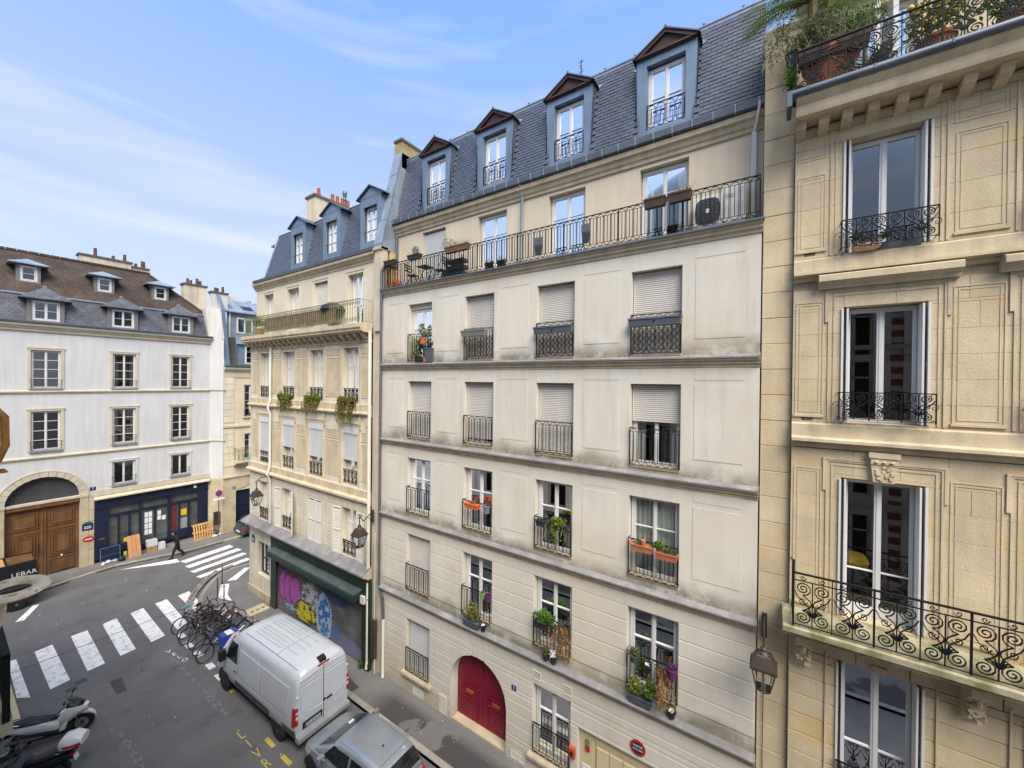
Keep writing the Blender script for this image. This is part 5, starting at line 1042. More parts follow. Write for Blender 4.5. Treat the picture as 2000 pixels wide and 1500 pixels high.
part('party_wall',MB().add([(11.9,35.85,15.05),(12.2,35.7,15.05),(11.65,35.85,17.35),(12.1,35.7,17.35),(11.9,40,15.05),(11.65,40,17.35),(12.6,35.0,15.05),(12.45,35.3,17.4),(12.6,40,15.05),(12.45,40,17.4)],[(0,1,3,2),(0,2,5,4),(1,6,7,3),(2,3,7,9,5)]),white_side,A,fix=False)
part('zinc_cladding',MB().add([(12.58,34.93,13.0),(13.0,35.0,13.0),(12.75,35.3,17.3),(12.47,35.25,17.4),(12.62,36,18.6),(12.35,36,18.6)],[(0,1,2,3),(3,2,4,5)]),zinc_blue,A,fix=False)
# ---------------- building E: cream house down the side street ----------------
YE=34.95; FE=FACING(YE); E_=thing('side_street_building','cream house with navy carriage door in the side street','building',(16,YE,0))
part('wall',wall(MB(FE),12.55,24,.1,12.95,[(13.94,14.9,9.0,11.55,.2),(14.0,14.9,5.6,7.65,.2),(13.4,16.4,.1,3.2,.3),(16.6,17.5,9,11.55,.2),(16.6,17.5,5.6,7.65,.2)]),M('wall_cream_e',(.63,.53,.38),.9,.08,1,streak=.1),E_,fix=False)
part('interior_wall',MB(FE).box(12.6,24,-2,-1.9,.1,13),dark_room,E_)
for z0 in [5.2+.5*i for i in range(6)]+[8.6+.5*i for i in range(7)]: part('quoin',MB(FE).box(12.56,13.25,0,.035,z0+.012,z0+.488),stone_d,E_)
part('base_wall',MB(FE).box(12.55,13.4,.0,.04,.1,4.3).box(16.4,24,0,.04,.1,4.3).prism([(13.4,3.2),(14.4,3.55),(15.4,3.55),(16.4,3.2),(16.4,4.3),(13.4,4.3)],'n',0,.04),base_a,E_)
part('carriage_door',MB(FE).box(13.4,16.4,-.28,-.2,.1,3.6).box(13.6,14.7,-.2,-.17,.4,1.7).box(13.6,14.7,-.2,-.17,1.9,3.1),navy,E_)
part('string_course',MB(FE).box(12.5,24,0,.1,8.22,8.36).box(12.5,24,0,.12,4.3,4.42),trim_a,E_)
part('cornice',MB(FE).prism([(0,12.1),(.04,12.1),(.05,12.5),(.12,12.6),(.25,12.75),(.28,12.9),(0,12.95)],'a',12.55,24),trim_a,E_)
part('gutter',MB(FE).box(12.55,24,0,.34,12.95,13.1),zinc_dark,E_)
for z0,z1 in ((9.0,11.55),(5.6,7.65)): window(E_,FE,13.95,14.88,z0,z1,-.15,(.25,.5,.75)); 
g=MB(FE)
for j in range(4): scroll_panel(g,13.94+.25*j,14.19+.25*j,9.02,9.55,.05,.009,False,8)
part('window_guard',g,iron,E_); part('window_sill',MB(FE).box(13.85,15,-.1,.12,8.9,9.0),trim_a,E_)
bl=part('balcony_slab',MB(FE).prism([(0,5.2),(.3,5.25),(.5,5.4),(.6,5.45),(.6,5.58),(0,5.6)],'a',13.2,17.6),trim_a,E_); g=MB(FE)
for j in range(14): scroll_panel(g,13.24+.3*j,13.54+.3*j,5.62,6.6,.55,.011,True,8)
for j in range(2): 
    for q in (.18,.36): g.bar((13.24,q,5.62),(13.24,q,6.6),.01)
g.bar((13.24,0,6.62),(13.24,.55,6.62),.016).bar((13.24,.55,6.62),(17.4,.55,6.62),.016); part('balcony_railing',g,iron_green,E_)
part('mansard_roof',MB().add([(12.7,35.2,13.1),(24,35.2,13.1),(24,35.9,15.3),(12.7,35.9,15.3)],[(0,1,2,3)]),M('slate_brown',(.075,.07,.06),.6,.3,2,extra=rows(.13,.2,.3)),E_,fix=False)
part('attic_wall',MB().box(13.1,24,35.9,36.0,15.2,17.35),M('zinc_face',(.2,.22,.27),.5,.15,2),E_)
part('zinc_roof',MB().add([(12.6,35.6,17.3),(24,35.6,17.3),(24,37.8,18.6),(12.6,37.8,18.6),(12.6,35.6,17.38),(24,35.6,17.38)],[(0,1,2,3),(0,1,5,4)]),zinc,E_,fix=False)
for i in range(9): part('standing_seam',MB().bar((12.7+i*.8,35.6,17.36),(12.7+i*.8,37.8,18.66),.02),zinc,E_)
part('skylight',MB().add([(14.3,36.2,17.74),(15.1,36.2,17.74),(15.1,36.7,18.04),(14.3,36.7,18.04)],[(0,1,2,3)]),dark_glass,E_)
part('dormer',MB().box(13.55,15.6,35.0,36.0,13.1,14.8).add([(13.3,34.8,14.75),(15.9,34.8,14.75),(15.5,36.0,15.5),(13.7,36.0,15.5)],[(0,1,2,3)]),zinc_blue,E_)
window(E_,FACING(34.99),14.0,15.1,13.2,14.7,.02,(.33,.66)); window(E_,FACING(35.89),13.75,14.9,15.7,16.95,.02,()); part('down_pipe',MB().bar((13.25,35.85,15.3),(13.25,35.85,17.3),.06),offwhite,E_)
part('chimney',MB().box(13.75,14.5,38,38.7,18,18.95),cream_side,E_); part('chimney_pipe',MB().lathe([(.1,0),(.1,.7),(.16,.72),(.16,.95)],16.3,40,8,18.2),zinc,E_)
for x in (16.7,17.1,17.5): part('chimney_pot',MB().lathe([(.12,0),(.1,.45)],x,40,8,18.3),pot_red,E_)
plate('house_number',FE,13.27,3.47,.2,.2,enamel_blue,'small blue enamel number plate beside the navy carriage door','number plate','-',n=.045)
# ---------------- the house across the street that the photograph was taken from ----------------
XO=-1.2; FO=Fr((XO,0,0),(0,-1,0),(1,0,0)); O=thing('opposite_building','pale facade with louvred shutters on the near side of the street','building',(XO,3,0))
oo=[(c-.6,c+.6,z,z+2.3) for c in (-19,-16.4,-13.8,-11.2,-8.6,-5.5,-2.5,.4,2.9,5.6,8.2,10.8) for z in (1,4.2,7.4,10.7,13.3)]
part('wall',wall(MB(FO),-21,13,.1,15.8,oo),M('wall_grey_white',(.58,.54,.48),.9,.05,1),O,fix=False); part('interior_wall',MB(FO).box(-21,13,-1.2,-1.1,.1,15.7),dark_room,O)
lv_=MB(FO)
for a,b,z0,z1 in oo: 
    part('window',MB(FO).box(a,a+.07,-.15,-.1,z0,z1).box(b-.07,b,-.15,-.1,z0,z1).box((a+b)/2-.06,(a+b)/2+.06,-.15,-.1,z0,z1).box(a,b,-.15,-.1,z0+1.6,z0+1.66),white,O)
    if z0>4:
        for s in (-1,1):
            x=(a-.56 if s<0 else b+.02); lv_.box(x,x+.54,.02,.06,z0,z1)
part('shutters',lv_,offwhite,O)
qb=MB(FO)
for i in range(25): qb.box(4.05,4.45,0,.03,3+i*.5,3.27+i*.5)
part('brick_quoins',qb,M('brick_red',(.2,.04,.03),.8),O)
for z in (3.6,6.9,10.2,13.5): part('string_course',MB(FO).box(-21,13,0,.1,z,z+.2),trim_a,O)
part('cornice',MB(FO).box(-21,13,0,.35,15.8,16.05),trim_a,O); part('mansard_roof',MB(FO).prism([(.1,16.05),(-1.3,17.8),(-9,18.0),(-9,.1),(-8.9,.1),(-8.9,16.05)],'a',-21,13),slate_far,O)
# its balcony down the street and the weathered iron bracket
part('balcony_slab',MB(FO).box(-14.5,-9.95,0,1.95,6.35,6.55),moss_stone,O)
g=MB(FO)
for j in range(15): scroll_panel(g,-14.4+.297*j,-14.4+.297*(j+1),6.6,7.58,1.88,.011,True,10)
g.box(-14.4,-9.95,1.84,1.92,7.58,7.63).box(-10.0,-9.95,1.84,1.92,6.55,7.6).bar((-9.97,1.88,7.6),(-9.97,0,7.6),.02).bar((-9.97,1.88,7.4),(-9.97,0,7.4),.012)
for j in range(8): g.bar((-9.97,.2*j+.2,6.6),(-9.97,.2*j+.2,7.6),.012)
part('balcony_railing',g,iron,O)
bk=thing('iron_bracket','weathered cream painted iron bracket with a flat rusty ring','bracket',(.1,6,10))
T=lambda c,R_,n=28,ax='z',sx=1: [(c[0]+R_*cos(2*pi*i/n)*sx,c[1]+(R_*sin(2*pi*i/n) if ax=='z' else 0),c[2]+(R_*sin(2*pi*i/n) if ax!='z' else 0)) for i in range(n)]
rg_=MB(); 
for r_,zz in ((.15,.0),(.185,.012),(.215,.0),(.185,-.02)): pass
k=len(rg_.v); n=28; pr_=[(.115,-.02),(.13,.012),(.18,.022),(.225,.01),(.235,-.02),(.2,-.045),(.14,-.04)]
for i in range(n):
    th=2*pi*i/n
    rg_.v+=[Vector((.45+r_*cos(th),6+r_*1.25*sin(th),9.98+z_)) for r_,z_ in pr_]
rg_.f+=[(i*7+j,i*7+(j+1)%7,((i+1)%n)*7+(j+1)%7,((i+1)%n)*7+j) for i in range(n) for j in range(7)]
part('ring',rg_,rust,bk,smooth=60); part('arm',MB().tube([(.25,6,9.97),(0,6,9.95),(-1.2,6,9.95)],.05,8),rust,bk,smooth=True)
part('upright',MB().tube([(.33,6,9.93),(.385,6,9.88),(.38,6,9.72),(.33,6,9.6),(-.1,6,9.5)],.03,8),rust,bk,smooth=True)
part('loop',MB().tube([(.2,6,11.78),(.33,6,11.72),(.395,6,11.62),(.4,6,11.35),(.36,6,11.22),(.22,6,11.15),(-.1,6,11.15),(-1.2,6,11.3)],.03,8),rust_o,bk,smooth=True)
part('hook',MB().tube([(.3,6,11.13),(.4,6.05,11.115),(.41,6,11.105),(.3,5.97,11.1),(0,6,11.12),(-1.2,6,11.2)],.012,6),rust_o,bk,smooth=True)
# ---------------- street furniture ----------------
for i,(x,y,l) in enumerate(((9.45,26.37,'slim dark bollard by the painted strip, farthest of three round the corner'),(8.69,24.84,'slim dark bollard in the middle of three round the corner'),(8.59,23.72,'slim dark bollard standing behind the parked bicycles'))):
    b=thing('bollard',l,'bollard',(x,y,.115),group='bollards round the corner pavement'); part('post',MB().lathe([(.035,0),(.035,.1),(.028,.12),(.028,1.05)],0,0,8),copper_brown,b,True,world=False); part('cap',MB().lathe([(.032,1.05),(.034,1.08),(.0,1.12)],0,0,8),copper_brown,b,True,world=False); part('foot',MB().lathe([(.06,0),(.045,.03)],0,0,8),iron,b,world=False)
ps_=thing('parking_sign','no parking sign with white plate on a tall thin post','road sign',(12.15,34.6,.115))
part('post',MB().lathe([(.03,0),(.03,3.55)],0,0,8),grey_p,ps_,True,world=False)
def disc(mb,r,y0,y1,cz,n=20): return mb.prism([(r*cos(2*pi*i/n),cz+r*sin(2*pi*i/n)) for i in range(n)],'n',y0,y1)
part('disc',disc(MB(),.23,-.05,-.035,3.25),red_p,ps_,world=False); part('disc_face',disc(MB(),.17,-.056,-.05,3.25),blue_p,ps_,world=False); part('stroke',MB().prism([(-.14,3.37),(-.1,3.41),(.14,3.13),(.1,3.09)],'n',-.062,-.056),red_p,ps_,world=False); part('plate',MB().box(-.36,.36,-.05,-.035,2.76,2.9),paper,ps_,world=False)
# wall lanterns
def lantern(label,wallp,top,arm,brace=True):
    # wallp: fixing on the wall, top: where the lantern hangs
    t=thing('wall_lantern',label,'street lamp',top,group='wall lanterns of the street'); w0=Vector(wallp); tp=Vector(top)
    mid=[(w0.x,w0.y,w0.z)]; 
    part('arm',MB().tube([w0,w0+(tp-w0)*.35+Vector((0,0,.02)),w0+(tp-w0)*.7+Vector((0,0,.0)),tp+Vector((0,0,.38)),tp+Vector((0,0,.2)),tp+Vector((0,0,.05))] if not arm else arm,.02,6),copper_brown,t,True)
    part('wall_plate',MB().box(w0.x-.03,w0.x+.03,w0.y-.05,w0.y+.05,w0.z-.45,w0.z+.06),copper_brown,t)
    if brace: part('brace',MB().tube([w0+Vector((0,0,-.4)),w0+(tp-w0)*.4+Vector((0,0,-.02))],.012,5),copper_brown,t); part('scroll',MB().tube([tp+Vector((.12*cos(q)*(1-q/9),.0,.34+.12*sin(q)*(1-q/9))) for q in [i*.5 for i in range(15)]],.012,5),copper_brown,t)
    x,y,z=tp
    part('cap',MB().lathe([(.03,.06),(.07,.02),(.05,-.02),(.1,-.06),(.12,-.09)],x,y,12,z),copper_brown,t,True)
    def sq(mb,prof): return mb.lathe([(r*1.414,zz) for r,zz in prof],0,0,4,0)
    def ring(name,prof,mat):
        mb=MB(); r45=[(x+r*sx,y+r*sy,z+zz) for r,zz in prof for sx,sy in ((-1,-1),(1,-1),(1,1),(-1,1))]; m_=len(prof)
        mb.add(r45,[(i*4+j,i*4+(j+1)%4,(i+1)*4+(j+1)%4,(i+1)*4+j) for i in range(m_-1) for j in range(4)]+[(0,3,2,1),tuple((m_-1)*4+j for j in range(4))]); return part(name,mb,mat,t)
    ring('roof',[(.11,-.08),(.13,-.1),(.215,-.3),(.235,-.3),(.235,-.34),(.2,-.345)],copper_brown)
    fr_=MB()
    for sx,sy in ((-1,-1),(1,-1),(1,1),(-1,1)): fr_.bar((x+.2*sx,y+.2*sy,z-.34),(x+.115*sx,y+.115*sy,z-.78),.014)
    for (sx,sy),(tx,ty) in zip(((-1,-1),(1,-1),(1,1),(-1,1)),((1,-1),(1,1),(-1,1),(-1,-1))):
        fr_.bar((x+.2*sx,y+.2*sy,z-.35),(x+.2*tx,y+.2*ty,z-.35),.016).bar((x+.115*sx,y+.115*sy,z-.78),(x+.115*tx,y+.115*ty,z-.78),.014)
        fr_.tube([(x+.115*sx,y+.115*sy,z-.78),(x+.05*(sx+tx),y+.05*(sy+ty),z-.84),(x+.115*tx,y+.115*ty,z-.78)],.01,4)
    part('frame',fr_,copper_brown,t); ring('glazing',[(.19,-.35),(.108,-.775)],glass_lamp); part('burner',MB().lathe([(.04,-.78),(.05,-.72),(.025,-.7),(.02,-.5)],x,y,8,z),offwhite,t)
lantern('brown wall lantern on a scrolled arm hanging over the green shop',(10.02,13.43,6.68),(9.15,13.05,6.42),None)
lantern('brown wall lantern at the far corner of the stone house',(10.05,22.04,6.85),(9.1,21.35,6.5),[(10.05,22.04,6.85),(9.7,21.8,6.95),(9.35,21.55,6.98),(9.12,21.36,6.9),(9.08,21.33,6.7),(9.1,21.35,6.53)])
lantern('brown wall lantern beside the mossy limestone balcony',(10.12,.07,6.95),(9.45,.07,6.6),[(10.12,.07,6.95),(9.8,.07,7.0),(9.5,.07,6.98),(9.45,.07,6.85),(9.45,.07,6.62)],False)
FS=STREET(10.2); tag(part('cable',MB(FS).tube([(.07,.03,5.9),(.08,.03,4),(.07,.03,2)],.008,5),black),'thin dark cable running down the limestone strip below the lantern','cable')
# signs on building B and D
plate('house_number',FB,6.61,2.4,.17,.15,enamel_blue,'small blue enamel number 3 right of the crimson door','number plate','3',.13,.0,MAT_STREET)
o=tag(part('garage_sign',MB(FB).prism([(2.77+.2*cos(pi*i/14),2.56+.2*sin(pi*i/14)) for i in range(28)],'n',.001,.02),red_p),'round red rimmed garage exit sign above the cream garage door','sign'); part('sign_face',MB(FB).prism([(2.77+.15*cos(pi*i/14),2.56+.15*sin(pi*i/14)) for i in range(28)],'n',.02,.024),M('sign_dark',(.02,.02,.05),.4),o)
for tx,z in (('SORTIE',2.61),('VOITURES',2.52)):
    put('lettering',text_mesh(tx,.075 if tx[0]=='S' else .058,paper,.001),FB.p(2.77,.026,z),o,mat4=MAT_STREET)
ab=thing('alarm_box','orange red fire alarm box on the wall between window and garage','alarm box',(10.2,4.59,1.5)); part('housing',MB(FB).box(4.5,4.68,.0,.1,1.36,1.64),M('alarm_orange',(.55,.08,.03),.4),ab); part('button',MB(FB).box(4.55,4.63,.1,.13,1.45,1.55),black,ab)
plate('street_sign',FD,24.0,3.05,.36,.3,enamel_blue,'blue and green street name plaque low on the stone corner','street sign',None,n=.02,arch=.13)
plate('corner_sign',FD,24.05,5.0,.42,.42,white,'white street sign with dark arched top under the far lantern','street sign',None,n=.03,arch=.15)
# rubbish and goods in front of the navy shop
pl=thing('pallet','orange wooden pallet leaning on the navy shop front','pallet',(11.35,35.2,.12)); f=Fr((11.3,35.25,.12),(1,0,0),(0,-1,0))
def lean(f,nn,zz): return (-zz*.18+nn)
for i in range(8): part('plank',MB(f).add([(-.55+i*.155+a,n+ .38-z*.28,z) for a,n,z in [(0,0,0),(.09,0,0),(.09,.03,0),(0,.03,0),(0,0,1.1),(.09,0,1.1),(.09,.03,1.1),(0,.03,1.1)]],[(0,3,2,1),(4,5,6,7),(0,1,5,4),(1,2,6,5),(2,3,7,6),(3,0,4,7)]),wood_p,pl)
for z0 in (0.0,.5,1.0): part('crosspiece',MB(f).add([(a,n+.38-z*.28,z) for a,n,z in [(-.6,-.09,z0),(.68,-.09,z0),(.68,-.0,z0),(-.6,0,z0),(-.6,-.09,z0+.1),(.68,-.09,z0+.1),(.68,0,z0+.1),(-.6,0,z0+.1)]],[(0,3,2,1),(4,5,6,7),(0,1,5,4),(1,2,6,5),(2,3,7,6),(3,0,4,7)]),wood_p,pl)
bd=thing('board_stack','orange wooden tabletop of three boards leaning on the shop','board',(7.55,35.4,.12)); f=Fr((7.3,35.2,.12),(.95,.0,-.0),(0,-1,0))
for i in range(3): part('board',MB(f).add([(i*.22+a-.08*z*.4,n+.2-z*.2,z) for a,n,z in [(0,0,.0),(.21,0,.0),(.21,.04,.0),(0,.04,.0),(0,0,1.4),(.21,0,1.4),(.21,.04,1.4),(0,.04,1.4)]],[(0,3,2,1),(4,5,6,7),(0,1,5,4),(1,2,6,5),(2,3,7,6),(3,0,4,7)]),wood_o,bd)
for z in (.2,1.1): part('castor',MB().box(7.14,7.28,35.3,35.42,.12+z,.32+z),flower_y,bd)
part('crossbar',MB().box(7.12,7.9,35.36,35.4,.9,1.0),black,bd)
bx=thing('cardboard_box','brown cardboard box on the pavement under a white box','box',(8.5,35.25,.12)); part('carton',MB().box(8.25,8.75,35.1,35.5,.115,.5),card,bx); part('flap',MB().box(8.3,8.7,35.08,35.1,.4,.5),card,bx)
bx=thing('white_box','white polystyrene box set on top of the cardboard box','box',(8.5,35.25,.5)); part('shell',MB().box(8.24,8.76,35.08,35.13,.502,.9).box(8.24,8.76,35.45,35.5,.502,.9).box(8.24,8.3,35.13,35.45,.502,.9).box(8.7,8.76,35.13,35.45,.502,.9),white,bx); part('bottom',MB().box(8.3,8.7,35.13,35.45,.502,.55),white,bx)
bx=thing('white_carton','low white carton on the pavement right of the stacked boxes','box',(9,35.3,.12)); part('carton',MB().box(8.8,9.2,35.15,35.5,.115,.55),white,bx); part('tape',MB().box(8.97,9.03,35.148,35.15,.13,.54),paper,bx)
cr_=thing('blue_crate','blue metal bed frame leaning at the navy shop corner','frame',(6.5,35.4,.12)); g=MB()
g.bar((6.1,35.5,.15),(6.1,35.62,1.0),.02).bar((7.0,35.5,.15),(7.0,35.62,1.0),.02).bar((6.1,35.62,1.0),(7.0,35.62,1.0),.02).bar((6.1,35.55,.5),(7.0,35.55,.5),.012).bar((6.1,35.5,.15),(7.0,35.5,.15),.02)
part('frame',g,M('frame_blue',(.1,.2,.36),.4),cr_); part('panel',MB().add([(6.12,35.52,.2),(6.98,35.52,.2),(6.98,35.62,.95),(6.12,35.62,.95)],[(0,1,2,3)]),navy,cr_,fix=False)
def heap(name,label,cat,c,rad,mat,n=5,seed=1):
    rg=random.Random(seed); t=thing(name,label,cat,(c[0],c[1],.115))
    for i in range(n):
        mb=MB(); x,y=c[0]+rg.uniform(-1,1)*rad[0],c[1]+rg.uniform(-1,1)*rad[1]; r=rg.uniform(.5,1)*rad[2]; mb.lathe([(r*.5,0),(r*.9,r*.25),(r,r*.6),(r*.6,r*1.1),(r*.12,r*1.35)],x,y,9,.115,rg.uniform(.8,1.3),rg.uniform(.8,1.2))
        for k,v in enumerate(mb.v): mb.v[k]=v+Vector((rg.uniform(-.02,.02),rg.uniform(-.02,.02),rg.uniform(-.02,.02) if v.z>.13 else 0))
        part('bag',mb,mat if not isinstance(mat,list) else mat[i%len(mat)],t,60)
heap('bag_heap','crumpled white plastic bags at the foot of the blue frame','bag',(6.5,35.15),(.55,.1,.16),[white,M('bag_blue',(.3,.38,.5),.4),white],7,3)
heap('black_bag','small black rubbish bag beside the leaning orange boards','bag',(7.0,35.0),(.05,.05,.3),black,1,4)
heap('litter_heap','scattered white bags and litter around the sign post','litter',(12.2,34.75),(.35,.15,.14),[white,white,card],8,5)
heap('dark_bag','dark rubbish bag leaning on the white house corner','bag',(12.1,35.05),(.08,.05,.45),M('bag_dark',(.04,.042,.045),.5),2,8)
tag(part('grey_mat',MB().box(11.95,12.35,34.95,35.0,.9,1.9),M('mat_maroon',(.05,.02,.02),.8)),'dark maroon board standing behind the sign post','board')
# weed at the foot of the green shop
rg=random.Random(3); wd=thing('weed','small green weed growing at the foot of the green shop','plant',(9.85,14.0,.115)); part('foliage',leaves(MB(),(9.87,13.95,.32),(.12,.16,.22),90,.05,rg),leaf_b,wd,fix=False); part('stem',MB().bar((9.88,13.95,.1),(9.87,13.95,.3),.01),leaf_g,wd)
# ---------------- person crossing ----------------
def person(label,loc,rz,arms,legs,top=cloth_dark,bottom=cloth_dark):
    t=thing('person',label,'person',loc,rz)
    J={'pelvis':(0,0,.95),'waist':(.03,0,1.1),'chest':(.08,0,1.34),'neck':(.13,0,1.5),'lsh':(.08,.19,1.42),'rsh':(.08,-.19,1.42),'lhip':(0,.09,.9),'rhip':(0,-.09,.9)}; J.update(arms); J.update(legs)
    E=[('pelvis','waist'),('waist','chest'),('chest','neck'),('neck','head'),('chest','lsh'),('lsh','lel'),('lel','lwr'),('chest','rsh'),('rsh','rel'),('rel','rwr'),('pelvis','lhip'),('lhip','lkn'),('lkn','lan'),('lan','lto'),('pelvis','rhip'),('rhip','rkn'),('rkn','ran'),('ran','rto')]
    J['head']=(.17,0,1.56)
    rad={'pelvis':(.16,.13),'waist':(.14,.12),'chest':(.19,.14),'neck':(.065,.065),'head':(.06,.06),'lsh':(.085,.085),'rsh':(.085,.085),'lel':(.06,.06),'rel':(.06,.06),'lwr':(.045,.045),'rwr':(.045,.045),'lhip':(.125,.125),'rhip':(.125,.125),'lkn':(.092,.092),'rkn':(.092,.092),'lan':(.07,.07),'ran':(.07,.07),'lto':(.045,.045),'rto':(.045,.045)}
    nm=list(J); me=bpy.data.meshes.new('body'); me.from_pydata([J[n] for n in nm],[(nm.index(a),nm.index(b)) for a,b in E],[]); o=bpy.data.objects.new('body',me); COL.objects.link(o)
    sk=o.modifiers.new('s','SKIN'); su=o.modifiers.new('u','SUBSURF'); su.levels=1; su.render_levels=1
    for i,n in enumerate(nm): me.skin_vertices[0].data[i].radius=rad[n]; me.skin_vertices[0].data[i].use_root=(n=='pelvis')
    dg=bpy.context.evaluated_depsgraph_get(); dg.update(); m2=bpy.data.meshes.new_from_object(o.evaluated_get(dg)); bpy.data.objects.remove(o); m2.name='body'; m2.materials.clear(); m2.materials.append(top)
    m2.polygons.foreach_set('use_smooth',[True]*len(m2.polygons)); b=put('body',m2,(0,0,0),t,False)
    hd=part('head',MB().lathe([(.03,-.13),(.06,-.1),(.085,-.03),(.09,.04),(.08,.09),(.05,.125),(.01,.135)],.2,0,12,1.65,1.05,.85).lathe([(.012,0),(.022,.015),(.01,.04)],.295,0,6,1.63).box(.27,.285,-.03,.03,1.575,1.585).lathe([(.015,0),(.02,.03),(.01,.06)],.19,.08,6,1.62).lathe([(.015,0),(.02,.03),(.01,.06)],.19,-.08,6,1.62),skin,t,60,world=False); part('hair',MB().lathe([(.092,0),(.1,.03),(.09,.07),(.055,.105),(.01,.115)],.185,0,12,1.68,1.05,.9).lathe([(.09,-.1),(.095,-.02)],.165,0,12,1.7,.8,.9),hair_m,t,60,world=False)
    for s in ('l','r'):
        w_=Vector(J[s+'wr']); d=(w_-Vector(J[s+'el'])).normalized(); h=MB().tube([w_+d*.02,w_+d*.06,w_+d*.1],[.028,.035,.03],6)
        for k in range(4): h.tube([w_+d*.1+Vector((0,(k-1.5)*.016,0)),w_+d*.15+Vector((.01,(k-1.5)*.017,-.01)),w_+d*(.175-.008*abs(k-1.2))+Vector((.025,(k-1.5)*.016,-.01))],.008,5)
        h.tube([w_+d*.04,w_+d*.08+Vector((.04,0,0)),w_+d*.11+Vector((.045,0,0))],.009,5); part('hand',h,skin,t,60,world=False)
        a=Vector(J[s+'an']); q=Vector(J[s+'to']); part('shoe',MB().tube([a+Vector((-.05,0,-.02)),a+(q-a)*.3+Vector((0,0,-.03)),q+Vector((.02,0,-.0)),q+Vector((.05,0,0))],[.05,.06,.05,.025],8),black,t,60,world=False)
    return t
person('person in dark clothes striding along the kerb by the crossing',(9.25,32.95,.02),R(172),{'lel':(-.05,.26,1.15),'lwr':(.16,.24,.98),'rel':(.0,-.25,1.14),'rwr':(.22,-.2,1.02)},{'lkn':(.2,.1,.5),'lan':(.3,.1,.08),'lto':(.44,.1,.05),'rkn':(-.08,-.09,.47),'ran':(-.36,-.09,.16),'rto':(-.28,-.09,.05)})
# ---------------- vehicles ----------------
class Loft:
    # stations: (x, [(half width, z) ... from sill up to the centre line of the roof])
    def __init__(s,st): s.st=st; s.k=len(st[0][1])
    def P(s,x,f,side=1,off=0):
        st=s.st; i=0
        while i<len(st)-2 and x>st[i+1][0]: i+=1
        t=(x-st[i][0])/(st[i+1][0]-st[i][0]); t=max(0,min(1,t)); j=min(int(f),s.k-2); u=f-j
        def q(a,b): A,B=st[i][1][j],st[i+1][1][j]; C,D_=st[i][1][j+1],st[i+1][1][j+1]; return Vector((x,((A[0]*(1-t)+B[0]*t)*(1-u)+(C[0]*(1-t)+D_[0]*t)*u)*side,(A[1]*(1-t)+B[1]*t)*(1-u)+(C[1]*(1-t)+D_[1]*t)*u))
        p=q(0,0)
        if off:
            e=.02; A=s.P(x+e if x+e<=st[-1][0] else x-e,f,side); B=s.P(x,f+e if f+e<=s.k-1 else f-e,side); n=(A-p).cross(B-p); 
            if n.length>0:
                n.normalize(); c=Vector((p.x,0,.9)); 
                if n.dot(p-c)<0: n=-n
                p=p+n*off
        return p
    def fz(s,x,z):
        lo,hi=0,s.k-1
        for _ in range(30):
            m_=(lo+hi)/2
            if s.P(x,m_).z<z: lo=m_
            else: hi=m_
        return lo
    def body(s,sub=1):
        mb=MB(); n=s.k; rows=[]
        for x,sec in s.st:
            ring=[(x,w_,z) for w_,z in sec]+[(x,-w_,z) for w_,z in reversed(sec) if w_>1e-4]; rows.append(ring)
        L_=len(rows[0]); mb.add([p for r in rows for p in r],[(i*L_+j,i*L_+(j+1)%L_,(i+1)*L_+(j+1)%L_,(i+1)*L_+j) for i in range(len(rows)-1) for j in range(L_)]+[tuple(range(L_)),tuple((len(rows)-1)*L_+j for j in reversed(range(L_)))])
        return mb
    def patch(s,poly,off,side=1,n=6,thick=0):
        # poly: list of 4 corners (x, z) on the side surface: lower rear, lower front, upper front, upper rear
        (x0,z0),(x1,z1),(x2,z2),(x3,z3)=poly; mb=MB(); g=[]
        for j in range(n+1):
            for i in range(n+1):
                u,v=i/n,j/n; x=(x0*(1-u)+x1*u)*(1-v)+(x3*(1-u)+x2*u)*v; z=(z0*(1-u)+z1*u)*(1-v)+(z3*(1-u)+z2*u)*v; g.append(tuple(s.P(x,s.fz(x,z),side,off)))
        return mb.add(g,[(j*(n+1)+i,j*(n+1)+i+1,(j+1)*(n+1)+i+1,(j+1)*(n+1)+i) for j in range(n) for i in range(n)])
    def top(s,x0,x1,f0,f1,off,side=1,n=4):
        mb=MB(); g=[tuple(s.P(x0+(x1-x0)*i/n,f0+(f1-f0)*j/n,side,off)) for j in range(n+1) for i in range(n+1)]; return mb.add(g,[(j*(n+1)+i,j*(n+1)+i+1,(j+1)*(n+1)+i+1,(j+1)*(n+1)+i) for j in range(n) for i in range(n)])
    def line(s,pts,r,side=1,off=.0):
        return MB().tube([tuple(s.P(x,s.fz(x,z),side,off)) for x,z in pts],r,4)
def ycyl(mb,prof,cx,cz,n=20,yc=0,sg=1):
    k=len(mb.v); pts=[(cx+r*cos(2*pi*j/n),yc+sg*y,cz+r*sin(2*pi*j/n)) for r,y in prof for j in range(n)]; m_=len(prof)
    return mb.add(pts,[(i*n+j,i*n+(j+1)%n,(i+1)*n+(j+1)%n,(i+1)*n+j) for i in range(m_-1) for j in range(n)]+[tuple(range(n)),tuple((m_-1)*n+j for j in reversed(range(n)))])
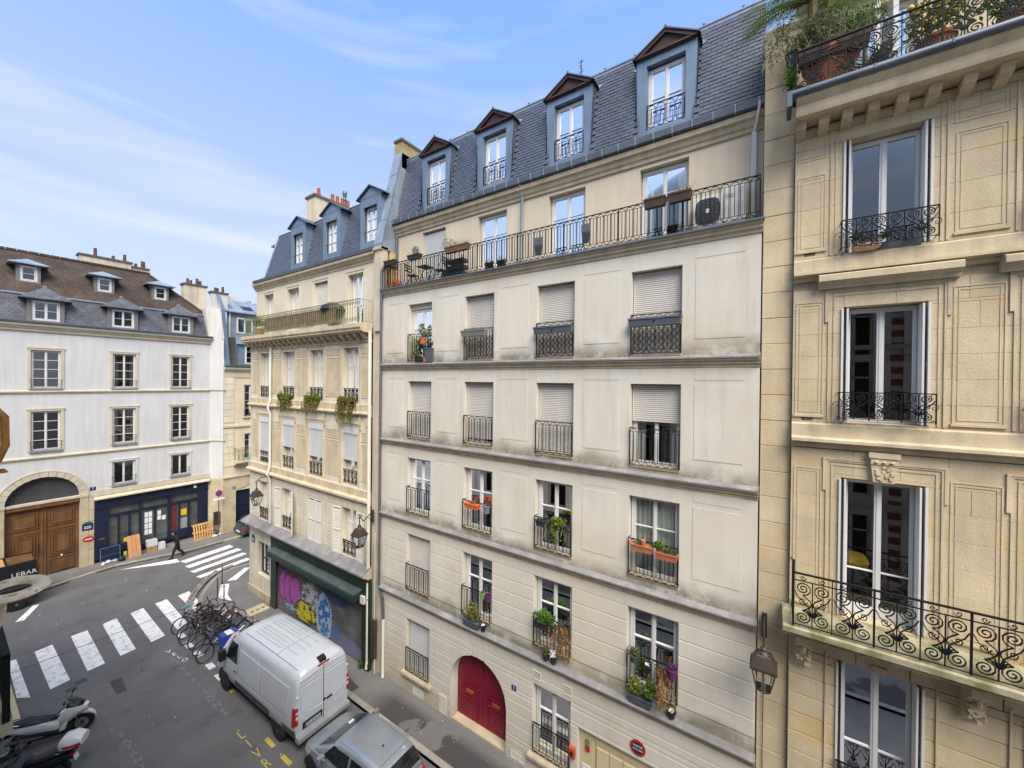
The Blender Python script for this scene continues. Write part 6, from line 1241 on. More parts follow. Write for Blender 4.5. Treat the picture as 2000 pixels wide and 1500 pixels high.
def wheel(par,x,y,r,wd,side,name='wheel',spokes=5):
    w_=part(name,ycyl(MB(),[(r*.7,0),(r*.96,.0),(r,wd*.15),(r,wd*.85),(r*.96,wd),(r*.7,wd)],x,r,24,y,side),rubber,par,50,world=False)
    part('rim',ycyl(MB(),[(r*.69,wd*.75),(r*.66,wd*.97),(r*.6,wd*.98),(r*.56,wd*.88),(r*.2,wd*.9),(r*.16,wd*1.0),(.02,wd*1.01)],x,r,20,y,side),rim_m,w_,40,world=False)
    h=MB()
    for i in range(spokes*2):
        a=2*pi*i/(spokes*2); h.box(*(lambda c,s_:(x+c*r*.43-.02,x+c*r*.43+.02,min(y+side*wd*.86,y+side*wd*.92),max(y+side*wd*.86,y+side*wd*.92),r+s_*r*.43-.02,r+s_*r*.43+.02))(cos(a),sin(a)))
    part('rim_holes',h,black,w_,world=False); return w_
def arch(par,lf,x,r,side,top_z,y,mat=black,w_=.05):
    pts=[(x+r*cos(pi*i/14),r*.98+r*sin(pi*i/14)*.98) for i in range(15)]
    mb=MB(); 
    mb.prism([(p[0],p[1]) for p in pts]+[(x-r,.3),(x+r,.3)][::1],'n',y-.0,y+.001) if False else None
    poly=[(x+r,.32)]+[(a,b) for a,b in pts]+[(x-r,.32)]
    return part('wheel_arch',MB().prism(poly,'n',y-side*.3,y+side*.012),mat,par,world=False)
# --- white panel van
VN=thing('parked_van','white panel van with closed rear doors parked at the kerb','van',(7.42,12.5,0),R(91.6))
def vsec(top,wf=1,bot=.42,nose=0):
    F_=[(.86,0),(.955,.07),(.985,.2),(.975,.42),(.945,.62),(.9,.8),(.84,.91),(.73,.965),(.5,.99),(0,1)]
    return [(w_*wf,bot+(top-bot)*f) for w_,f in F_]
st=[(0.0,vsec(2.42,.955)),(.04,vsec(2.5,.975)),(.14,vsec(2.56,.99)),(.5,vsec(2.585,1)),(1.5,vsec(2.6,1)),(2.8,vsec(2.6,1)),(3.7,vsec(2.58,1)),(4.05,vsec(2.52,1)),(4.3,vsec(2.38,.995))]
def fsec(top,wf,bot=.4): return [(w_*wf,bot+(top-bot)*f) for w_,f in [(.86,0),(.955,.1),(.985,.3),(.98,.55),(.96,.72),(.92,.85),(.86,.93),(.74,.97),(.5,.99),(0,1)]]
st+=[(4.6,fsec(2.1,.985)),(4.95,fsec(1.72,.975)),(5.2,fsec(1.42,.965)),(5.5,fsec(1.28,.94)),(5.75,fsec(1.1,.88)),(5.86,fsec(.9,.8)),(5.9,fsec(.75,.7))]
LV_=Loft(st); part('body',LV_.body(),van_white,VN,38,world=False)
for s in (1,-1):
    part('side_panel',LV_.patch([(.5,1.15),(2.15,1.1),(2.2,2.0),(.42,2.0)],.012,s),van_white,VN,30,world=False); part('side_panel',LV_.patch([(2.25,1.1),(3.7,1.06),(3.65,2.0),(2.3,2.0)],.012,s),van_white,VN,30,world=False)
    for q in ([(.5,1.15),(2.15,1.1),(2.2,2.0),(.42,2.0)],[(2.25,1.1),(3.7,1.06),(3.65,2.0),(2.3,2.0)]): part('panel_line',LV_.line([(q[0][0],q[0][1]),((q[0][0]+q[1][0])/2,(q[0][1]+q[1][1])/2),q[1],((q[1][0]+q[2][0])/2,(q[1][1]+q[2][1])/2),q[2],((q[2][0]+q[3][0])/2,(q[2][1]+q[3][1])/2),q[3],((q[0][0]+q[3][0])/2,(q[0][1]+q[3][1])/2),q[0]],.009,s,.006),van_white,VN,world=False)
    part('panel_fold',LV_.line([(.15,2.18),(2,2.2),(3.75,2.18)],.004,s,.002),grey_p,VN,world=False)
    part('lower_trim',LV_.patch([(1.55,.62),(4.0,.62),(4.0,.82),(1.55,.82)],.014,s),grey_p,VN,world=False); part('sill_trim',LV_.patch([(1.4,.43),(4.1,.43),(4.1,.5),(1.4,.5)],.012,s),black,VN,world=False)
    part('bumper_corner',LV_.patch([(.02,.43),(.72,.43),(.72,.78),(.02,.8)],.014,s),grey_p,VN,world=False)
    w_=part('cab_window',LV_.patch([(3.86,1.42),(4.78,1.42),(4.5,2.05),(3.9,2.12)],.012,s),dark_glass,VN,world=False)
    part('roof_rail_line',LV_.line([(.2,2.3),(1.8,2.32),(3.7,2.3)],.012,s),van_white,VN,world=False)
    for x in (2.2,3.78): part('door_gap',LV_.line([(x,.6),(x,1.2),(x,1.8),(x,2.2)],.006,s,.004),grey_p,VN,world=False)
    part('door_gap',LV_.line([(4.85,.65),(4.92,1.0),(4.85,1.4),(4.5,2.1),(3.82,2.2)],.006,s,.004),grey_p,VN,world=False)
    part('crease',LV_.line([(.3,1.02),(2,.98),(3.7,.96),(4.8,1.0)],.012,s,-.004),van_white,VN,world=False)
    part('door_handle',LV_.patch([(3.88,1.12),(4.06,1.12),(4.06,1.17),(3.88,1.17)],.03,s),black,VN,world=False)
    part('fuel_flap',LV_.line([(3.5,.95),(3.5,1.15)],.004,s,.005),grey_p,VN,world=False)
    part('tail_light',LV_.patch([(.0,.92),(.14,.92),(.13,1.5),(.0,1.5)],.02,s,4),red_l,VN,world=False)
    part('tail_lamp_rear',MB().prism([(.945*s,.95),(.945*s,1.5),(.84*s,1.5),(.86*s,.95)],'a',-.02,.02),red_l,VN,world=False); part('reverse_lamp',MB().prism([(.935*s,1.13),(.94*s,1.24),(.87*s,1.24),(.87*s,1.13)],'a',-.024,.0),white,VN,world=False)
    part('hinge',MB().box(-.03,.02,min(.94*s,.86*s),max(.94*s,.86*s),1.32,1.37).box(-.03,.02,min(.93*s,.84*s),max(.93*s,.84*s),1.8,1.85),white,VN,world=False)
    m_=part('wing_mirror',MB().prism([(4.62,1.35),(4.82,1.35),(4.78,1.72),(4.62,1.72)],'n',1.02*s,1.22*s).box(4.65,4.75,min(.93*s,1.03*s),max(.93*s,1.03*s),1.42,1.5),black,VN,world=False)
    for x in (1.05,4.95): arch(VN,LV_,x,.44,s,1,.86*s+.085*s); wheel(VN,x,.72*s,.345,.235,s)
    part('headlamp',LV_.patch([(5.5,.85),(5.8,.8),(5.72,1.05),(5.45,1.15)],.012,s),chrome,VN,world=False)
for s in (1,-1):
    part('windscreen',LV_.top(4.34,5.16,7.2,9,.012,s,6),dark_glass,VN,30,world=False)
    for k in range(4): part('roof_rib',LV_.top(.9 if k%2 else 1.7,3.5,7.9+.27*k,7.96+.27*k,.014,s),van_white,VN,world=False); part('roof_groove',MB().tube([tuple(LV_.P(x,8.0+.27*k,s,.002)) for x in (.9 if k%2 else 1.7,2.2,3.0,3.5)],.004,4),grey_p,VN,world=False)
    part('roof_gutter',LV_.top(.25,3.75,7.0,7.06,.012,s,8),grey_p,VN,world=False)
part('roof_joint',MB().tube([tuple(LV_.P(1.55,f,1,.002)) for f in (7,8,9)]+[tuple(LV_.P(1.55,f,-1,.002)) for f in (8,7)],.006,4),grey_p,VN,world=False)
# rear doors
for s in (1,-1):
    y0,y1=(.012,.86) if s>0 else (-.86,-.012)
    d=part('rear_door',MB().prism([(y0,.58),(y1,.58),(y1 if s>0 else y1,2.1) if s>0 else (y1,2.38),(y1*.97,2.28) if s>0 else (y1,2.38),(y0,2.38) if s>0 else (y0*.97,2.28),(y0 if s<0 else y0,2.1)] if False else ([(y0,.58),(y1,.58),(y1,1.9),(y1-.06,2.3),(y0,2.38)] if s>0 else [(y0,.58),(y1,.58),(y1,2.38),(y0+.06,2.3),(y0,1.9)]),'a',-.022,.01),van_white,VN,world=False)
    ym=(y0+y1)/2; yo=y1 if s>0 else y0
    part('door_panel',MB().prism([(ym-.33,1.25),(ym+.33,1.25),(ym+.33,2.05),(ym-.33,2.05)],'a',-.034,-.02),van_white,d,world=False)
    part('door_crease',MB().tube([(-.03,y0+.06,2.15),(-.03,y1-.06,2.15)],.008,4).tube([(-.03,(.02 if s>0 else -.02),1.12),(-.03,s*.3,1.13),(-.03,s*.62,1.22),(-.03,s*.78,1.4),(-.03,s*.8,1.9)],.011,5).tube([(-.03,y0+.1,.88),(-.03,y0+.45,.88)],.008,4),van_white,d,world=False)
part('door_gap',MB().box(-.026,-.0,-.008,.008,.58,2.38),grey_p,VN,world=False)
ph=part('plate_housing',MB().box(-.05,-.02,.06,.72,.72,.92),black,VN,world=False); np_=part('number_plate',MB().box(-.056,-.05,.12,.66,.745,.86),M('plate_white',(.5,.52,.58),.4),ph,world=False)
o=put('lettering',text_mesh('FR-355-FP',.105,black,.001),(0,0,0),np_,False,axes((0,-1,0),(0,0,1),(-1,0,0))); o.location=Vector((-.058,.36,.8))-LOC[np_.name]; part('plate_band',MB().box(-.058,-.054,.61,.66,.745,.86),blue_p,np_,world=False)
part('badge',ycyl(MB(),[(.055,0),(.055,.012),(.0,.02)],0,0,16) if False else MB().add([(-.035,-.02+.055*cos(2*pi*i/16),1.2+.055*sin(2*pi*i/16)) for i in range(16)],[tuple(range(16))]),black,VN,world=False); part('door_handle',MB().box(-.045,-.02,-.3,-.1,1.14,1.2),black,VN,world=False)
part('rear_bumper',MB().prism([(-.16,.42),(.05,.42),(.05,.58),(-.14,.58),(-.16,.54)],'n',-.92,.92),M('bumper_grey',(.3,.31,.33),.6),VN,world=False)
part('brake_lamp',MB().prism([(.02,2.44),(.22,2.56),(.2,2.62),(.04,2.56)],'n',-.12,.12),black,VN,world=False); part('brake_lamp_lens',MB().box(-.02,.05,-.2,.2,2.42,2.455),red_l,VN,world=False)
for (p,mb_) in (('underbody',MB().box(.1,5.6,-.8,.8,.28,.5)),): part(p,mb_,black,VN,world=False)
# --- silver hatchback (local x forward, nose towards the van)
CR=thing('parked_car','silver hatchback parked close behind the white van','car',(7.27,8.2,0),R(91))
def low(top,wf=1,bot=.25): return [(w_*wf,bot+(top-bot)*f) for w_,f in [(.74,0),(.82,.12),(.85,.4),(.85,.7),(.82,.92),(.72,.98),(.4,1),(0,1.0)]]
lb=Loft([(0,low(.75,.78)),(.06,low(.88,.9)),(.3,low(.95,.97)),(1.2,low(.96,1)),(2.5,low(.96,1)),(2.95,low(.95,.99)),(3.35,low(.86,.95)),(3.65,low(.75,.87)),(3.82,low(.65,.74)),(3.88,low(.55,.6))]); part('body',lb.body(),silver,CR,40,world=False)
def gh(top,wf,bw): return [(bw,.92),(bw-.01,.96),(bw-(bw-wf)*.5,.96+(top-.96)*.5),(wf+.03,.96+(top-.96)*.86),(wf-.03,.96+(top-.96)*.96),(wf*.6,top-.005),(0,top)]
gl_=Loft([(.1,gh(.99,.62,.72)),(.22,gh(1.2,.6,.76)),(.42,gh(1.42,.6,.79)),(.75,gh(1.5,.61,.8)),(1.4,gh(1.53,.62,.82)),(2.05,gh(1.5,.61,.82)),(2.3,gh(1.42,.6,.82)),(2.7,gh(1.2,.63,.8)),(3.05,gh(.98,.68,.78))]); part('cabin',gl_.body(),silver,CR,40,world=False)
for s in (1,-1):
    part('windscreen',gl_.top(2.36,2.98,3.3,6,.01,s,6),car_glass,CR,world=False); part('rear_window',gl_.top(.14,.38,3.0,6,.012,s,5),dark_glass,CR,world=False)
    for a in ([(1.55,1.0),(2.62,1.0),(2.3,1.33),(1.55,1.4)],[(.75,1.02),(1.47,1.0),(1.47,1.4),(.8,1.4)]): part('side_window',gl_.patch(a,.01,s),dark_glass,CR,world=False)
    part('roof_moulding',gl_.top(.5,2.25,4.0,4.12,.012,s,8),M('roof_strip',(.25,.27,.29),.5),CR,world=False)
    part('pillar_line',gl_.line([(2.7,1.15),(2.35,1.36),(1.8,1.43),(.6,1.42)],.012,s,.005),silver,CR,world=False)
    part('tail_light',lb.patch([(.02,.55),(.2,.55),(.2,.93),(.03,.88)],.02,s),red_l,CR,world=False); part('tail_light_upper',gl_.patch([(.12,.97),(.3,.97),(.36,1.25),(.24,1.2)],.015,s),red_l,CR,world=False)
    part('headlamp',lb.patch([(3.3,.66),(3.72,.58),(3.62,.72),(3.25,.83)],.012,s),M('lamp_clear',(.5,.5,.42),.1),CR,world=False)
    m_=part('wing_mirror',MB().prism([(2.42,.98),(2.6,.96),(2.58,1.13),(2.44,1.14)],'n',.86*s,1.04*s),silver,CR,world=False); part('mirror_glass',MB().box(2.41,2.42,min(.88*s,1.02*s),max(.88*s,1.02*s),1.0,1.12),chrome,m_,world=False); part('mirror_stalk',MB().box(2.48,2.56,min(.76*s,.88*s),max(.76*s,.88*s),.97,1.02),black,m_,world=False)
    for x in (.68,3.18): arch(CR,lb,x,.35,s,1,.80*s+.04*s); wheel(CR,x,.64*s,.295,.19,s)
    part('door_gap',lb.line([(1.5,.35),(1.5,.93)],.005,s,.003),grey_p,CR,world=False); part('door_gap',lb.line([(2.62,.4),(2.66,.93)],.005,s,.003),grey_p,CR,world=False)
    part('wiper',MB().tube([(3.02,.3*s-.1,1.0),(2.72,.28*s+.25,1.19)],.01,4),black,CR,world=False)
part('hood_line',MB().tube([tuple(lb.P(3.6,f,1,.003)) for f in (4.5,5,6,7)]+[tuple(lb.P(3.6,f,-1,.003)) for f in (6,5,4.5)],.005,4),grey_p,CR,world=False)
part('scuttle',MB().prism([(2.86,.97),(3.06,.96),(3.06,.975),(2.86,.985)],'n',-.66,.66),black,CR,world=False); part('antenna_base',MB().lathe([(.03,0),(.02,.025)],.95,.0,8,1.515),black,CR,world=False)
part('roof_gap',MB().tube([tuple(gl_.P(.56,f,1,.003)) for f in (4,5,6)]+[tuple(gl_.P(.56,f,-1,.003)) for f in (5,4)],.005,4),grey_p,CR,world=False)
part('dash_paper',MB().box(2.7,2.78,-.3,-.12,1.205,1.21),paper,CR,world=False)
# --- dark lorry with lettering at the far kerb
LB=thing('delivery_van','black delivery van with white lettering and brown boards on its roof','van',(1.2,32.9,0)); 
part('body',MB().prism([(-2.2,.35),(1.98,.35),(1.98,1.0),(1.98,2.3),(-2.2,2.3)],'n',-.85,.8),black,LB,world=False); part('cab_edge',MB().box(1.98,2.02,-.8,.75,.5,1.9),grey_p,LB,world=False); part('roof_frame',MB().box(-2.2,1.95,-.86,-.8,2.3,2.4).box(-2.2,1.95,.75,.8,2.3,2.4),black,LB,world=False)
for i in range(4): part('roof_board',MB().box(-1.8+i*.95,-.95+i*.95,-.7,.6,2.32,2.4),wood_a if i%2 else wood_o,LB,world=False)
for x in (-1.3,1.3): wheel(LB,x,-.7,.32,.2,-1)
part('side_band',MB().box(-2.2,1.98,-.862,-.85,1.15,1.2),grey_p,LB,world=False); part('side_lamp',MB().box(.85,1.05,-.87,-.85,.55,.7),red_l,LB,world=False)
me=text_mesh('LEBAR',.3,paper,.001); o=put('lettering',me,(1.55,-.862,1.83),LB,False,MAT_FACING)
part('rear_panel',MB().box(1.0,1.95,-.856,-.85,1.35,1.95),black,LB,world=False)
# --- scooters
def scooter(label,loc,rz,body_m,case=None,apron=False,seat_m=black):
    t=thing('motor_scooter',label,'scooter',loc,rz,'scooters parked across the near kerb')
    # local: front wheel at +x
    wheel_=lambda x,r: (part('wheel',ycyl(MB(),[(r*.62,-.05),(r*.95,-.06),(r,-.03),(r,.03),(r*.95,.06),(r*.62,.05)],x,r,22),rubber,t,50,world=False),part('rim',ycyl(MB(),[(r*.6,-.04),(r*.58,-.055),(r*.2,-.05),(r*.2,.05),(r*.58,.055),(r*.6,.04)],x,r,16),rim_m,t,world=False))
    wheel_(.68,.3); wheel_(-.68,.27)
    tail=Loft([(-1.0,[(.05,.62),(.09,.66),(.1,.72),(.06,.76),(0,.77)]),(-.7,[(.1,.5),(.17,.58),(.18,.7),(.12,.77),(0,.78)]),(-.2,[(.13,.35),(.19,.5),(.19,.66),(.12,.73),(0,.74)]),(.1,[(.12,.3),(.16,.4),(.15,.55),(.1,.62),(0,.63)]),(.25,[(.1,.3),(.12,.34),(.11,.4),(.07,.42),(0,.43)])]); part('tail_fairing',tail.body(),body_m,t,50,world=False)
    low_=Loft([(-.8,[(.1,.25),(.16,.3),(.17,.42),(.1,.5),(0,.52)]),(-.3,[(.14,.18),(.2,.25),(.2,.4),(.14,.48),(0,.5)]),(.3,[(.14,.16),(.19,.22),(.19,.3),(.12,.34),(0,.34)]),(.5,[(.1,.2),(.14,.28),(.13,.4),(.08,.45),(0,.46)])]); part('engine_cover',low_.body(),black,t,50,world=False)
    fr=Loft([(.22,[(.1,.36),(.22,.5),(.24,.7),(.2,.88),(0,.93)]),(.42,[(.1,.5),(.2,.6),(.26,.78),(.22,.98),(0,1.04)]),(.62,[(.08,.62),(.16,.68),(.22,.8),(.18,.95),(0,1.0)]),(.84,[(.03,.72),(.07,.75),(.1,.8),(.08,.86),(0,.88)])]); part('front_fairing',fr.body(),body_m,t,50,world=False)
    part('leg_shield',MB().prism([(.2,.3),(.34,.34),(.5,.95),(.38,.98)],'n',-.21,.21),body_m if not apron else black,t,world=False)
    seat=Loft([(-.95,[(.1,.8),(.14,.84),(.1,.88),(0,.89)]),(-.6,[(.15,.76),(.18,.83),(.13,.9),(0,.92)]),(-.3,[(.15,.72),(.18,.77),(.13,.82),(0,.83)]),(.02,[(.1,.68),(.12,.72),(.08,.77),(0,.78)]),(.12,[(.05,.66),(.06,.68),(.04,.7),(0,.71)])]); part('seat',seat.body(),seat_m,t,60,world=False)
    part('mudguard',MB().tube([(.68+.35*cos(a),0,.3+.35*sin(a)) for a in [R(20+i*16) for i in range(9)]],[.02,.05,.065,.07,.07,.07,.065,.05,.03],6),body_m,t,60,world=False); part('fork',MB().bar((.68,.09,.3),(.45,.09,.85),.025).bar((.68,-.09,.3),(.45,-.09,.85),.025),chrome,t,world=False)
    part('windscreen',Loft([(.36,[(.2,1.02),(.19,1.12),(.1,1.2),(0,1.22)]),(.6,[(.19,.97),(.17,1.05),(.1,1.1),(0,1.12)]),(.74,[(.1,.9),(.09,.95),(.05,.98),(0,.99)])]).body(),dark_glass,t,60,world=False)
    part('handlebar',MB().tube([(.22,.36,1.02),(.32,.2,1.04),(.36,0,1.0),(.32,-.2,1.04),(.22,-.36,1.02)],.022,6),black,t,True,world=False)
    for s in (-1,1): part('mirror',MB().tube([(.32,.24*s,1.05),(.36,.3*s,1.24)],.01,4).lathe([(.02,0),(.06,.02),(.06,.07),(.03,.09)],.36,.32*s,8,1.22,.5,1),black,t,world=False); part('indicator',MB().box(.62,.74,min(.12*s,.2*s),max(.12*s,.2*s),.72,.77),amber,t,world=False)
    part('headlamp',MB().prism([(.78,.78),(.86,.8),(.84,.87),(.74,.9)],'n',-.09,.09),chrome,t,world=False); part('exhaust',MB().tube([(-.15,-.2,.3),(-.5,-.23,.35),(-.95,-.24,.42)],[.03,.06,.055],8),grey_p,t,True,world=False)
    part('grab_rail',MB().tube([(-.7,.17,.86),(-.98,.14,.92),(-1.02,0,.93),(-.98,-.14,.92),(-.7,-.17,.86)],.015,5),chrome,t,True,world=False)
    part('number_plate',MB().prism([(-1.1,.5),(-1.09,.5),(-1.03,.68),(-1.04,.68)],'n',-.09,.09),paper,t,world=False); part('tail_lamp',MB().box(-1.06,-.98,-.1,.1,.68,.76),red_l,t,world=False)
    if case:
        cs=Loft([(-1.28,[(.12,.98),(.2,1.02),(.2,1.12),(.12,1.2),(0,1.22)]),(-1.05,[(.18,.93),(.27,1.0),(.26,1.15),(.18,1.28),(0,1.3)]),(-.8,[(.16,.93),(.25,1.0),(.24,1.14),(.16,1.24),(0,1.26)]),(-.72,[(.1,.98),(.16,1.02),(.15,1.1),(.1,1.15),(0,1.16)])]); c_=part('top_case',cs.body(),case,t,50,world=False)
        for s in (-1,1): part('reflector',cs.patch([(-1.26,1.02),(-.9,1.02),(-.86,1.1),(-1.26,1.09)],.012,s),red_p,c_,world=False)
        part('case_rack',MB().box(-1.15,-.7,-.15,.15,.88,.93),black,t,world=False)
    else: part('backrest',MB().tube([(-.98,0,.9),(-1.1,0,1.05),(-1.08,0,1.18)],[.05,.09,.06],8),black,t,True,world=False)
    if apron: 
        rg=random.Random(4); a=MB().add([(.42,.3,1.0),(.42,-.3,1.0),(.1,-.32,.8),(.1,.32,.8),(-.15,.27,.45),(-.15,-.27,.45),(.5,.27,.5),(.5,-.27,.5),(.3,0,.9),(0,0,.62)],[(0,1,8),(1,2,8),(2,3,8),(3,0,8),(3,2,9),(2,5,9),(5,4,9),(4,3,9),(0,3,4,6),(1,7,5,2)]); part('leg_apron',a,cloth_grey,t,40,world=False,fix=False)
        part('arm_muff',MB().tube([(.3,.2,1.0),(.36,.36,.98),(.28,.46,.92)],[.08,.11,.06],8).tube([(.3,-.2,1.0),(.36,-.36,.98),(.28,-.46,.92)],[.08,.11,.06],8),cloth_grey,t,True,world=False)
    return t
scooter('white maxi scooter with black seat and dark windscreen at the kerb',(2.3,19.68,0),R(-26),white_glossy)
scooter('dark scooter with white top case and grey knee apron',(1.6,17.95,0),R(146),paint('scooter_navy',(.01,.014,.022),.3),white_glossy,True)
# --- bicycles
def bicycle(fm,basket=None,rg=None):
    t=thing('bicycle','','bicycle'); r=.34
    def ringw(x):
        w_=part('wheel',MB().tube([(x+r*cos(2*pi*i/26),0,r+r*sin(2*pi*i/26)) for i in range(26)],.019,5,True),rubber,t,True,world=False); part('rim',MB().tube([(x+(r-.03)*cos(2*pi*i/22),0,r+(r-.03)*sin(2*pi*i/22)) for i in range(22)],.009,4,True),chrome,w_,world=False)
        sp=MB()
        for i in range(12): a=2*pi*i/12; sp.tube([(x+.02*cos(a+1),.015*(1 if i%2 else -1),r+.02*sin(a+1)),(x+(r-.03)*cos(a),0,r+(r-.03)*sin(a))],.0025,3)
        part('spokes',sp.lathe([(.02,-.03),(.02,.03)],x,0,6,r),chrome,w_,world=False)
    ringw(.52); ringw(-.52)
    f=MB().tube([(-.1,0,.28),(-.22,0,.85)],.017,6).tube([(-.1,0,.28),(.36,0,.72)],.02,6).tube([(-.2,0,.76),(.34,0,.82)],.017,6).tube([(.33,0,.7),(.3,0,.88),(.28,0,1.0)],.018,6)
    for s in (-1,1): f.tube([(-.52,.05*s,.34),(-.1,.03*s,.28)],.01,5).tube([(-.52,.05*s,.34),(-.2,.02*s,.76)],.009,5).tube([(.34,.03*s,.7),(.52,.05*s,.34)],.012,5)
    part('frame',f,fm,t,True,world=False); part('saddle',MB().tube([(-.38,0,.9),(-.25,0,.91),(-.1,0,.89)],[.075,.05,.02],8),black,t,True,world=False)
    part('handlebar',MB().tube([(.12,.29,1.04),(.26,.24,1.06),(.3,.0,1.02),(.26,-.24,1.06),(.12,-.29,1.04)],.012,6),chrome,t,True,world=False); part('crank',MB().lathe([(.02,-.05),(.02,.05)],-.1,0,6,.28).tube([(-.1,.06,.28),(.03,.06,.2)],.012,4).tube([(-.1,-.06,.28),(-.23,-.06,.36)],.012,4).box(.0,.08,.06,.15,.185,.21).box(-.28,-.2,-.15,-.06,.35,.375),grey_p,t,world=False)
    part('mudguard',MB().tube([(-.52+.375*cos(a),0,.34+.375*sin(a)) for a in [R(20+i*20) for i in range(8)]],.018,4),fm,t,world=False); part('carrier',MB().bar((-.82,.06,.74),(-.3,.06,.74),.008).bar((-.82,-.06,.74),(-.3,-.06,.74),.008).bar((-.8,0,.74),(-.52,0,.36),.008),black,t,world=False)
    if basket: part('basket',MB().prism([(.34,.82),(.62,.82),(.68,1.04),(.32,1.04)],'n',-.17,.17),basket,t,world=False)
    return t
bm_=[paint('bike_black',(.014,.014,.018),.35),paint('bike_blue',(.02,.05,.13),.35),paint('bike_grey',(.1,.11,.12),.35),paint('bike_red',(.09,.02,.02),.35)]
pro=[bicycle(bm_[0]),bicycle(bm_[1],None),bicycle(bm_[2]),bicycle(bm_[3])]
BK=[(7.75,23.35,38,0,'dark bicycle standing askew, last of the row beside the bollard'),(7.1,23.15,12,1,'blue bicycle at the crossing end of the row'),(7.9,22.8,8,0,'black bicycle with front wheel up on the pavement edge'),(7.1,22.5,10,3,'red framed bicycle leaning near the crossing'),(7.8,22.1,6,2,'grey framed bicycle in the middle of the row'),(7.05,21.85,5,0,'black bicycle whose front wheel stands over the bay marks'),(7.9,21.45,4,3,'rusty red bicycle tucked deep in the row'),(7.15,21.2,8,2,'grey framed bicycle on the road side of the row'),(7.85,20.75,3,1,'dark blue bicycle near the kerb and van'),(7.1,20.55,6,0,'black bicycle second from the white van'),(7.9,20.05,5,2,'grey framed bicycle next to the kerb by the van front'),(7.05,19.9,10,1,'blue bicycle closest to the front of the white van')]
used=set()
for i,(x,y,dg_,k,lab) in enumerate(BK):
    o=pro[k] if k not in used else copy_tree(pro[k]); used.add(k); o.location=(x,y,.0 if x<8 else .0); flip=rnd.random()<.5; tilt=R(rnd.uniform(6,14)*(1 if i%3 else -1)); o.rotation_euler=(tilt,0,R(dg_+(180 if i%2 else 0))); o['label']=lab; o['group']='bicycles parked in a row by the crossing'
tag(part('saddle_cover',MB().tube([(6.72,23.35,.95),(6.9,23.4,.97),(7.1,23.45,.95)],[.05,.07,.03],8),blueteal,None,True),'turquoise saddle cover on the bicycle nearest the crossing','cover')
bb=thing('delivery_box','blue box with white and red stripe standing by the van bonnet','box',(7.1,19.0,0)); f=Fr((7.05,18.95,0),(1,0,0),(0,1,0)); 
part('shell',MB(f).box(-.3,.3,-.22,.22,.78,1.3),blue_p,bb); part('stripe',MB(f).prism([(-.3,.86),(-.05,.8),(.3,1.12),(.3,1.28),(.05,1.28)],'n',-.226,-.22),paper,bb); part('logo',MB(f).prism([(-.08,.95),(.0,.93),(.2,1.13),(.14,1.18)],'n',-.23,-.226),red_p,bb); part('lid_stripe',MB(f).box(-.12,.12,-.2,.2,1.3,1.305),paper,bb); part('leg',MB(f).bar((-.2,0,0),(-.2,0,.78),.02).bar((.2,0,0),(.2,0,.78),.02),iron,bb)
# --- dark green car in the side street
SC=thing('side_street_car','dark teal car end showing past the stone corner in the side street','car',(14.6,33.6,0),R(0))
l2=Loft([(x,[(w_,z*(.9 if False else 1)) for w_,z in low(tp,wf)]) for x,tp,wf in ((-1.5,.7,.8),(-1.4,.9,.95),(-.5,.95,1),(1.5,.95,1))]); part('body',l2.body(),paint('car_teal',(.02,.06,.065),.3,coat=.5),SC,40,world=False)
g2=Loft([(-1.3,gh(1.0,.6,.74)),(-.95,gh(1.42,.6,.8)),(-.3,gh(1.5,.62,.82)),(1.4,gh(1.5,.62,.82))]); part('cabin',g2.body(),dark_glass,SC,40,world=False)
for s in (1,-1): part('tail_light',l2.patch([(-1.46,.6),(-1.3,.6),(-1.3,.85),(-1.45,.82)],.015,s),red_l,SC,world=False); wheel(SC,-.8,.66*s,.3,.19,s)
part('rear_bumper',MB().box(-1.55,-1.4,-.8,.8,.3,.55),grey_p,SC,world=False); part('number_plate',MB().box(-1.565,-1.55,-.26,.26,.38,.5),paper,SC,world=False)
# ---------------- plants and things on the facades ----------------
rp=random.Random(11)
def box_planter(t,fr,a0,a1,n0,n1,z0,z1,mat,nm='pot'):
    w_=.025; m_=MB(fr).add([(a0+w_,n0+w_,z0),(a1-w_,n0+w_,z0),(a1-w_,n1-w_,z0),(a0+w_,n1-w_,z0),(a0,n0,z1),(a1,n0,z1),(a1,n1,z1),(a0,n1,z1),(a0+.02,n0+.02,z1),(a1-.02,n0+.02,z1),(a1-.02,n1-.02,z1),(a0+.02,n1-.02,z1),(a0+.02,n0+.02,z1-.03),(a1-.02,n0+.02,z1-.03),(a1-.02,n1-.02,z1-.03),(a0+.02,n1-.02,z1-.03)],[(0,3,2,1)]+[(i,(i+1)%4,4+(i+1)%4,4+i) for i in range(4)]+[(4+i,4+(i+1)%4,8+(i+1)%4,8+i) for i in range(4)]+[(8+i,8+(i+1)%4,12+(i+1)%4,12+i) for i in range(4)]+[(12,13,14,15)])
    m_.box(a0-.008,a1+.008,n1-.0,n1+.01,z1-.035,z1+.004).box(a0-.008,a1+.008,n0-.01,n0,z1-.035,z1+.004)
    return part(nm,m_,mat,t)
def planter(label,fr,a0,a1,n,z,h,mat,w_=.18,foliage=(),cat='planter',name='planter_box',group=None):
    t=thing(name,label,cat,fr.p((a0+a1)/2,n,z),0,group); box_planter(t,fr,a0,a1,n-w_/2,n+w_/2,z,z+h,mat)
    for f in foliage:
        nm,mb,mt=f; part(nm,mb,mt,t,fix=False)
    return t
C_=lambda fr,a,n,z: fr.p(a,n,z)
def ball(fr,a,n,z,r,k,sz,hang=0): return leaves(MB(),fr.p(a,n,z),r,k,sz,rp,hang=hang)
